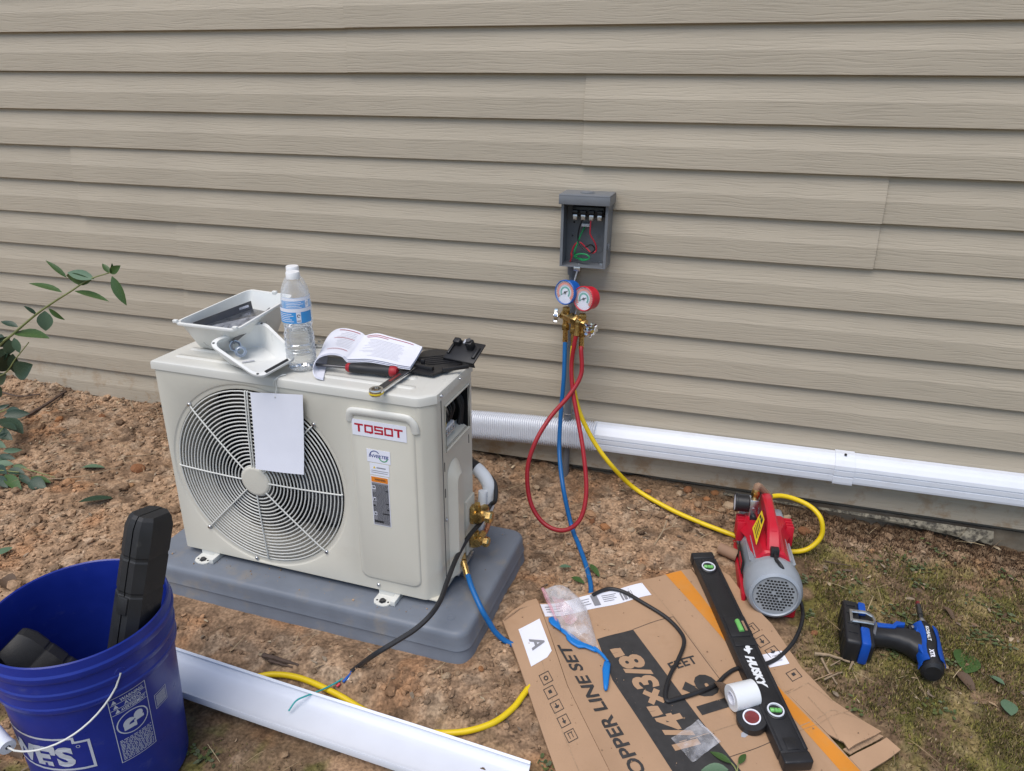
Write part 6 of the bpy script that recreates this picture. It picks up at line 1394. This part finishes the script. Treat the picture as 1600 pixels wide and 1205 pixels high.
for (x0, y0, x1, y1, m_, w_, r_) in ((104, 434, 72, 405, 'leaf', .24, .4), (147, 436, 102, 423, 'leaf_blue', .36, .3), (143, 437, 98, 434, 'leaf', .36, -.5), (97, 457, 44, 437, 'leaf', .24, .8), (117, 455, 168, 465, 'leaf', .24, -.9), (171, 427, 160, 411, 'leaf', .50, .3), (172, 427, 186, 416, 'leaf', .50, -.2), (174, 428, 176, 412, 'leaf', .36, .5), (175, 432, 195, 477, 'leaf', .36, .4), (57, 492, 38, 477, 'leaf_dark', .36, .6), (70, 486, 71, 518, 'leaf_blue', .72, .1), (76, 482, 99, 501, 'leaf', .36, .7), (22, 521, 73, 522, 'leaf', .36, -1.0), (28, 511, 0, 500, 'leaf_dark', .36, .5), (14, 531, 16, 555, 'leaf_blue', .72, -.2), (22, 528, 30, 552, 'leaf_blue', .50, .2), (12, 545, -6, 565, 'leaf_dark', .50, .3), (12, 552, 4, 585, 'leaf_dark', .72, -.3), (20, 553, 25, 588, 'leaf_dark', .50, .5), (24, 585, 46, 571, 'leaf_dark', .72, -.3), (10, 585, -10, 600, 'leaf_dark', .50, .3), (-5, 540, 14, 528, 'leaf_dark', .50, .2), (8, 530, -8, 528, 'leaf_dark', .50, .2), (2, 605, -14, 622, 'leaf_dark', .50, .1)):
    a = S(x0, y0); b = S(x1, y1, -.015+.03*random.random()); n_ = tocam(a); ax = (b-a).normalized(); n_ = Matrix.Rotation(r_, 3, ax) @ n_
    put_leaf(a, b, n_, m_, w_, sh)
sh2 = thing('shrub', 'dark variegated low leaves at the left edge lying above the dirt', 'shrub', GP(-60, 720))
stem([GP(-60, 720, .0), GP(-20, 700, .06), GP(5, 668, .07)], .003, .0015, sh2); stem([GP(-60, 740, .02), GP(-10, 735, .03), GP(30, 738, .03)], .003, .0015, sh2)
for (x0, y0, h0, x1, y1, h1, m_, w_, r_) in ((-6, 640, .07, 14, 632, .08, 'leaf_dark', .36, .3), (2, 662, .06, 24, 668, .07, 'leaf_dark', .36, -.2), (-4, 684, .05, 12, 676, .06, 'leaf_dark', .36, .4), (-2, 712, .04, 22, 716, .04, 'leaf_dark', .36, .2), (-8, 730, .03, 8, 738, .035, 'leaf_dark', .50, .2), (20, 728, .03, 40, 730, .03, 'leaf', .36, .2), (30, 742, .03, 48, 756, .02, 'leaf_dark', .36, .1), (-8, 752, .02, 12, 757, .02, 'leaf_dark', .50, .2), (6, 650, .06, 45, 645, .06, 'leaf_dark', .50, .2), (0, 655, .06, 35, 672, .05, 'leaf_dark', .50, -.3), (10, 642, .06, 30, 640, .07, 'leaf_dark', .50, .1), (-8, 672, .06, 17, 685, .05, 'leaf_dark', .50, .2), (-14, 690, .05, 8, 698, .04, 'leaf_blue', .50, .1), (5, 705, .03, 34, 703, .025, 'leaf_blue', .36, .5), (-6, 725, .03, 20, 724, .03, 'leaf_blue', .50, .0), (12, 735, .03, 37, 738, .03, 'leaf_dark', .50, .0), (8, 742, .03, 31, 764, .02, 'leaf', .36, .1), (48, 746, .02, 78, 751, .02, 'leaf', .36, -.3), (45, 752, .02, 70, 760, .015, 'leaf_dark', .72, .2), (-4, 720, .03, 14, 715, .03, 'leaf_blue', .50, .3), (-5, 745, .03, 10, 760, .02, 'leaf_dark', .50, .3)):
    a, b = GP(x0, y0, h0), GP(x1, y1, h1); put_leaf(a, b, Matrix.Rotation(r_, 3, (b-a).normalized()) @ (tocam(a)+Vector((0, 0, .8))), m_, w_, sh2)
sg = thing('leaf_sprig', 'fresh green leaf sprig lying on the cardboard beside the zip bag', 'leaves', BP(1150, 1195))
mb = MB(); mb.tube(spline([BP(1154, 1216, .004), BP(1150, 1203, .005), BP(1146, 1196, .005), BP(1140, 1190, .005)], 5), .0014, 6); mb.tube([BP(1152, 1206, .005), BP(1153, 1193, .008)], .0012, 6); mb.build('stem', M['stem'], sg, world=True)
for (x0, y0, x1, y1, m_, w_) in ((1143, 1193, 1110, 1172, 'leaf', .36), (1138, 1203, 1096, 1201, 'leaf_blue', .50), (1154, 1194, 1166, 1176, 'leaf', .36)):
    a, b = BP(x0, y0, .006), BP(x1, y1, .007); put_leaf(a, b, Vector((.1, -.1, 1)), m_, w_, sg)
# leaves lying about
for (x0, y0, x1, y1, m_, w_, lab) in ((127, 731, 163, 727, 'leaf_blue', .50, 'pale green fallen leaf beside the thin dry stem'), (122, 785, 179, 773, 'leaf_dark', .36, 'dark green fallen leaf nearest the tall tool case'),
        (1509, 1052, 1509, 1011, 'leaf', .72, 'bright green fallen leaf just right of the impact driver'), (1580, 1118, 1572, 1090, 'leaf_blue', .72, 'rounded pale green leaf at the right edge of the moss'), (1570, 1070, 1546, 1053, 'leaf_blue', .50, 'bluish green leaf right of the dark crumpled dead leaf'),
        (-4, 868, 19, 853, 'leaf_blue', .72, 'pale grey green leaf at the left edge above the pail'), (874, 886, 893, 884, 'leaf_blue', .50, 'small grey green leaf left of the blue hose on the dirt'), (893, 902, 914, 910, 'leaf', .50, 'green leaf under the left side of the blue hose'), (921, 881, 937, 899, 'leaf', .36, 'narrow green leaf on the right side of the blue hose'),
        (1472, 947, 1496, 968, 'leaf_brown', .36, 'curled brown leaf on the moss above the driver bit'), (1492, 1050, 1528, 1080, 'leaf_brown', .50, 'dark crumpled dead leaf below the bright green leaf'), (2, 905, 22, 918, 'leaf_brown', .72, 'tan dead leaf near the pail rim at the left edge'), (1116, 1066, 1150, 1102, 'leaf_brown', .50, 'brown crumpled leaf beside the white tape roll'),
        (1385, 1090, 1372, 1104, 'leaf_brown', .50, 'grey brown dead leaf on moss beside the cardboard flap'), (15, 1160, 30, 1180, 'leaf_brown', .72, 'tan leaf on the soil left of the pail grip'), (1430, 920, 1442, 925, 'leaf_brown', .50, 'small brown leaf on the moss above the driver')):
    fz = Bz if x0 in (1116,) else G0
    a, b = GP(x0, y0, .012, fz), GP(x1, y1, .013, fz); o = put_leaf(a, b, Vector((random.uniform(-.3, .3), random.uniform(-.3, .1), 1)), m_, w_, None, 'fallen_leaf'); tag(o, lab, 'leaf', 'leaves lying on the ground')
def twig(pts, r, lab, m='twig', cat='twig', h=.006):
    P = spline([GP(x, y, hh) for x, y, hh in pts], 5) if len(pts) > 2 else [GP(*q) for q in pts]; k = len(P); o = MB(); o.tube([p+Vector((random.uniform(-1, 1), random.uniform(-1, 1), 0))*.0008 for p in P], [r*(1-.4*i/(k-1)) for i in range(k)], 6); b = o.build('twig', M[m], None, loc=P[0]); tag(b, lab, cat, 'twigs and roots on the ground'); return b
twig([(1273, 1021, .010), (1296, 1024, .012), (1328, 1034, .010)], .0042, 'thickest pale stick in the orange dirt near the battery')
twig([(1284, 1029, .010), (1293, 1047, .012), (1308, 1069, .010)], .0030, 'pale stick slanting down towards the cardboard corner'); twig([(1288, 1062, .012), (1300, 1056, .014), (1316, 1050, .012)], .0024, 'thin pale stick crossing the slanting stick'); twig([(1334, 1032, .012), (1327, 1047, .010)], .0032, 'short pale stick stub just below the battery'); twig([(1298, 1040, .011), (1312, 1032, .013)], .0018, 'tiny pale splinter between the pale sticks')
tw = thing('twig', 'forked pale twig standing by the yellow hose near the wall', 'twig', GP(1023, 850), group='twigs and roots on the ground')
mb = MB(); mb.tube(spline([GP(1022, 852, .005), GP(1031, 838, .012), GP(1037, 827, .022), GP(1042, 813, .035)], 4), .0022, 6); mb.tube([GP(1036, 829, .020), GP(1050, 823, .03), GP(1058, 812, .034)], .0016, 6); mb.tube([GP(1050, 823, .03), GP(1066, 822, .03)], .0012, 6); mb.build('branch', M['twig'], tw, world=True)
twig([(28, 747, .014), (90, 748, .016), (140, 742, .016), (190, 729, .014)], .0022, 'long thin dry stem from the low shrub across the dirt'); twig([(38, 732, .03), (62, 739, .024), (86, 746, .016)], .0022, 'short greenish stem leaving the low dark leaves', 'stem'); twig([(184, 714, .010), (215, 712, .012), (248, 708, .010)], .0014, 'straw stalk on the dirt left of the outdoor unit')
twig([(42, 650, .006), (72, 632, .010), (103, 611, .012)], .0075, 'dark root running from the siding into the dirt', 'twig_dark'); twig([(0, 612, .02), (30, 619, .018), (62, 616, .014)], .004, 'flat grey root close to the siding at the left edge', 'twig_dark')
twig([(203, 628, .012), (208, 638, .03), (204, 625, .045)], .0016, 'bent pale straw upright against the siding bottom'); twig([(232, 640, .012), (243, 638, .018), (248, 652, .012)], .0014, 'bent straw beside the rear corner of the unit')
twig([(412, 1024, .008), (435, 1030, .014), (468, 1040, .008)], .0062, 'dark splintered wood piece between pad and channel', 'twig_dark'); twig([(420, 1032, .008), (440, 1038, .01), (458, 1043, .008)], .004, 'thin dark splinter just below the wood piece', 'twig_dark')
twig([(575, 1013, .008), (600, 1032, .008)], .0015, 'pale straw under the black cable in front of the pad'); twig([(1290, 877, .008), (1310, 881, .01), (1330, 884, .008)], .0022, 'dark thin twig right of the yellow hose loop', 'twig_dark')

# ------------------------------------------------------------------ clods, debris and moss
def ico(n):
    bm = bmesh.new(); bmesh.ops.create_icosphere(bm, subdivisions=n, radius=1); V = np.array([v.co[:] for v in bm.verts]); F = np.array([[v.index for v in f.verts] for f in bm.faces]); bm.free(); return V, F
RS = np.random.RandomState(12)
def scatter(name, x, y, size, V0, F0, cols, m, flat=(.6, .9), sink=.25, jit=.35, kind='stuff', align=None):
    n = len(x); k = len(V0); z = GZ(x, y)
    a = RS.rand(n)*2*math.pi; ca, sa = np.cos(a), np.sin(a); fl = flat[0]+(flat[1]-flat[0])*RS.rand(n)
    W = V0[None]*(1+jit*(RS.rand(n, k, 1)-.5)*2); W = W*np.stack([1+.5*RS.rand(n), .7+.4*RS.rand(n), fl], -1)[:, None, :]
    X = (W[..., 0]*ca[:, None]-W[..., 1]*sa[:, None])*size[:, None]+x[:, None]; Y = (W[..., 0]*sa[:, None]+W[..., 1]*ca[:, None])*size[:, None]+y[:, None]
    Z = W[..., 2]*size[:, None]+(z+size*fl*(1-2*sink))[:, None]
    F = (F0[None]+np.arange(n)[:, None, None]*k).reshape(-1, F0.shape[1]); C = np.repeat(cols, k, 0)
    o = npmesh(name, np.stack([X, Y, Z], -1).reshape(-1, 3), F, m, C); tag(o, kind=kind); return o
def open_xy(n, x0=-2.7, x1=1.4, y0=-1.75, y1=-.01, wt=None):
    x = x0+(x1-x0)*RS.rand(n*3); y = y0+(y1-y0)*RS.rand(n*3); k = keepout(x, y) > .75
    if wt is not None: k &= RS.rand(len(x)) < wt(x, y)
    return x[k][:n], y[k][:n]
V1, F1 = ico(1); V2, F2 = ico(2)
bare = lambda x, y: np.clip(1-1.0*moss_w(x, y), .06, 1)*(.25+.75*sstep(.42, .60, fbm(x, y, 6, 3, 200)))
x, y = open_xy(24000, wt=bare); s = .0016+.0052*RS.rand(len(x))**3; c = ground_col(x, y)*(.65+.85*RS.rand(len(x), 1)); scatter('soil_crumbs', x, y, s, V1, F1, c, M['clod'])
x, y = open_xy(1250, wt=bare); s = .004+.012*RS.rand(len(x))**4; c = ground_col(x, y)*(.8+.5*RS.rand(len(x), 1)); scatter('soil_clods', x, y, s, V2, F2, c, M['clod'], jit=.22)
LIT = np.array([[.34, .24, .15], [.20, .13, .08], [.42, .33, .22], [.11, .07, .045], [.28, .22, .16], [.16, .12, .09]])
FV = np.array([[-1, -.5, 0], [0, -.65, .25], [1, -.1, 0], [.9, .35, .15], [0, .6, .3], [-1, .3, .05]]); FQ = np.array([[0, 1, 4, 5], [1, 2, 3, 4]])
x, y = open_xy(4200, wt=lambda x, y: .35+.65*sstep(.45, .6, fbm(x, y, 7, 3, 210))); s = .002+.006*RS.rand(len(x))**2.5; scatter('leaf_litter', x, y, s, FV, FQ, LIT[RS.randint(0, 6, len(x))]*(.7+.5*RS.rand(len(x), 1)), M['litter'], flat=(.3, 1.2), sink=.1)
SV = np.array([[-1, -.03, 0], [-.3, -.035, .10], [.4, -.03, .06], [1, -.02, .0], [1, .02, .0], [.4, .03, .06], [-.3, .035, .10], [-1, .03, 0]]); SQ = np.array([[0, 1, 6, 7], [1, 2, 5, 6], [2, 3, 4, 5]])
x, y = open_xy(2200); s = .006+.022*RS.rand(len(x))**2.5; scatter('straw_bits', x, y, s, SV, SQ, np.array([[.42, .33, .20], [.30, .22, .13], [.22, .16, .10]])[RS.randint(0, 3, len(x))], M['litter'], flat=(.3, 1.5), sink=.05, jit=.1)
# moss: short blades
def blades(name, n, wt, h0, h1, w0, cols, reg):
    x, y = open_xy(n, *reg, wt=wt); n = len(x); z = GZ(x, y); a = RS.rand(n)*2*math.pi; h = h0+(h1-h0)*RS.rand(n)**2; le = (RS.rand(n)-.5)*2.2; w = w0*(.6+.8*RS.rand(n))
    dx_, dy_ = np.cos(a)*w, np.sin(a)*w; lx_, ly_ = np.cos(a+1.57)*h*le, np.sin(a+1.57)*h*le
    V = np.stack([np.stack([x-dx_, y-dy_, z-.002], -1), np.stack([x+dx_, y+dy_, z-.002], -1), np.stack([x+lx_, y+ly_, z+h], -1)], 1).reshape(-1, 3)
    C = np.repeat(cols[RS.randint(0, len(cols), n)]*(.45+1.2*RS.rand(n, 1)**1.5), 3, 0)
    tag(npmesh(name, V, np.arange(n*3).reshape(-1, 3), M['litter'], C), kind='stuff')
MC = np.array([[.135, .130, .030], [.18, .162, .040], [.085, .085, .028], [.23, .19, .07], [.165, .120, .065], [.10, .075, .04], [.28, .21, .12]])
blades('moss', 250000, lambda x, y: moss_w(x, y)**1.2*(.3+.7*sstep(.40, .58, fbm(x, y, 12, 3, 230))), .0025, .012, .0016, MC, (-.1, 1.45, -1.5, -.02))
blades('moss', 16000, lambda x, y: moss_w(x, y)**1.5, .002, .008, .0011, MC, (-2.2, -.1, -1.75, -.9))
HC = np.array([[.10, .055, .03], [.07, .04, .025], [.14, .085, .05], [.05, .03, .02]])
blades('humus', 26000, lambda x, y: sstep(.20, .04, -y)*sstep(-.1, .45, x), .003, .012, .0012, HC, (-.2, 1.45, -.26, -.008))
# crumbs of soil carried onto the pad
def scatter_flat(name, px, py, pz, smin, smax):
    n = len(px); s = smin+(smax-smin)*RS.rand(n)**3; W = V1[None]*(1+.6*(RS.rand(n, len(V1), 1)-.5))*s[:, None, None]+np.stack([px, py, pz+s*.5], -1)[:, None, :]
    c = np.repeat(np.array([.33, .22, .14])*(.6+.8*RS.rand(n, 1)), len(V1), 0)
    tag(npmesh(name, W.reshape(-1, 3), (F1[None]+np.arange(n)[:, None, None]*len(V1)).reshape(-1, 3), M['clod'], c), kind='stuff')
u = RS.rand(150); v = RS.rand(150)**1.6; pm = wmat(pad); q = np.array([(pm @ Vector((-.03-.80*a, .02+.40*b, PHT)))[:] for a, b in zip(u, v)]); scatter_flat('soil_crumbs', q[:, 0], q[:, 1], q[:, 2], .0007, .0032)
bx_ = RS.rand(2600)*.95-.50; by_ = RS.rand(2600)*.85-1.2; k = poly_sd(BOARD, bx_, by_) < -.02; bx_, by_ = bx_[k], by_[k]
bzv = np.array([float(Bz(a, b))+zA(a, b) for a, b in zip(bx_, by_)]); k = RS.rand(len(bx_)) < .16; scatter_flat('soil_crumbs', bx_[k], by_[k], bzv[k]+.0006, .0005, .0022)
# little clover-like ground plants
a8 = [2*math.pi*i/7 for i in range(7)]; CV = np.array([[0, 0, .1]]+[[.75*math.cos(t)+.5, .6*math.sin(t), .35+.1*math.sin(2*t)] for t in a8]); CF = np.array([[0, 1+i, 1+(i+1) % 7] for i in range(7)])
cx, cy = [], []
for (px_, py_, n_, sp_r) in ((1430, 885, 26, .035), (1440, 915, 10, .02), (1210, 940, 8, .02), (1265, 960, 8, .015), (1320, 905, 10, .03), (1370, 880, 12, .04), (1400, 965, 22, .03), (1420, 985, 14, .02), (1385, 1010, 8, .015), (1545, 945, 14, .03), (1570, 965, 10, .03), (1560, 1015, 14, .03), (1540, 1000, 8, .02), (1395, 1030, 6, .012), (1330, 930, 8, .02), (1580, 900, 10, .03), (1520, 1000, 8, .03), (1340, 1110, 6, .015), (1470, 1110, 8, .03), (1485, 1045, 5, .01), (310, 1170, 10, .02), (330, 1190, 8, .02), (850, 1195, 8, .015), (1470, 870, 12, .04), (1255, 905, 8, .02)):
    q = GP(px_, py_); n_ = n_*2; cx += list(q.x+sp_r*RS.randn(n_)*.7); cy += list(q.y+sp_r*RS.randn(n_)*.5)
cx, cy = np.array(cx), np.array(cy); scatter('ground_ivy', cx, cy, .003+.0042*RS.rand(len(cx)), CV, CF, np.array([[.085, .11, .045], [.055, .075, .032], [.10, .12, .04], [.12, .14, .08]])[RS.randint(0, 4, len(cx))], M['litter'], flat=(.4, 1.1), sink=-.15, jit=.15)
# single clay clods big enough to pick out
cl_me = []
for i in range(5):
    V = V2.copy(); V = V*(1+.34*(fbm(V[:, 0]*1.0+i*3, V[:, 1]+V[:, 2]*.7, 1.6, 3, i)[:, None]-.5)*2)*np.array([1, .85, .7]); V = V*(1+.10*(RS.rand(len(V), 1)-.5))
    me = bpy.data.meshes.new('clay_clod'); me.from_pydata(V.tolist(), [], F2.tolist()); at = me.attributes.new('col', 'FLOAT_COLOR', 'POINT')
    cc = np.ones((len(V), 4), np.float32); cc[:, :3] = [(.33, .155, .07), (.36, .21, .11), (.30, .20, .125), (.26, .12, .06), (.40, .29, .19)][i]; at.data.foreach_set('color', cc.ravel()); me.materials.append(M['clod']); cl_me.append(me)
CLL = ['largest reddish clod just below the yellow hose, right of the red loop', 'small clod left of the largest reddish clod by the red hose loop', 'small clod near the wall foot, between red loop and yellow hose', 'brown clod below the yellow hose, right of the largest reddish clod',
       'clod just above the top edge of the cardboard', 'clod above the middle of the yellow hose near the wall', 'small clod closest to the siding above the yellow hose', 'clod touching the upper side of the yellow hose', 'clod at the siding foot left of the pump gauge', 'clod at the siding foot above the yellow hose bend', 'small clod lying against the yellow hose', 'small clod at the wall foot just left of the pump',
       'reddish clod inside the loop of yellow hose right of the pump', 'small clod inside the yellow hose loop close to the pump', 'clod just behind the pump under the yellow hose loop', 'large orange clod beside the left edge of the outdoor unit', 'small clod just below the orange clod left of the unit', 'clod inside the red hose loop', 'small clod at the wall foot right of the conduit', 'clod between the wall foot and the yellow hose bend', 'pale clod below the front corner of the grey pad', 'clod right of the pale clod below the pad corner', 'clod midway between the pad corner and the cardboard flap', 'small orange clod at the right edge of the cardboard', 'small clod on the moss above the impact driver',
       'clod beside the dark root at the left', 'clod on the open dirt midway between root and unit', 'small clod at the siding foot near the dark root', 'large pale clod close behind the pump gauge', 'pale clod left of the pump gauge under the line cover']
for i, (px_, py_, s_) in enumerate(((945, 826, 15), (925, 818, 8), (968, 752, 9), (985, 832, 11), (1002, 890, 13), (1047, 790, 14), (1061, 775, 10), (1090, 792, 12), (1104, 779, 11), (1075, 769, 12), (1083, 802, 9), (1117, 771, 10), (1256, 833, 14), (1238, 838, 9), (1229, 812, 10), (216, 734, 15), (205, 762, 8), (838, 762, 10), (986, 760, 9), (1012, 772, 10), (697, 1062, 11), (716, 1055, 9), (752, 1050, 9), (1271, 993, 8), (1362, 862, 7), (93, 660, 10), (160, 652, 9), (140, 616, 8), (1140, 790, 16), (1128, 800, 11))):
    q = GP(px_, py_); r = s_*.5/F_PX*(Vector(CAM)-q).length; z = float(GZ(q.x, q.y))
    o = bpy.data.objects.new('clay_clod', cl_me[(i*3+i//5) % 5]); COL.objects.link(o); o.location = (q.x, q.y, z+r*.25); o.rotation_euler = (random.uniform(-.4, .4), random.uniform(-.4, .4), random.random()*6); o.scale = (r*1.15,)*3
    tag(o, CLL[i], 'clod', 'clay clods on the bare dirt')
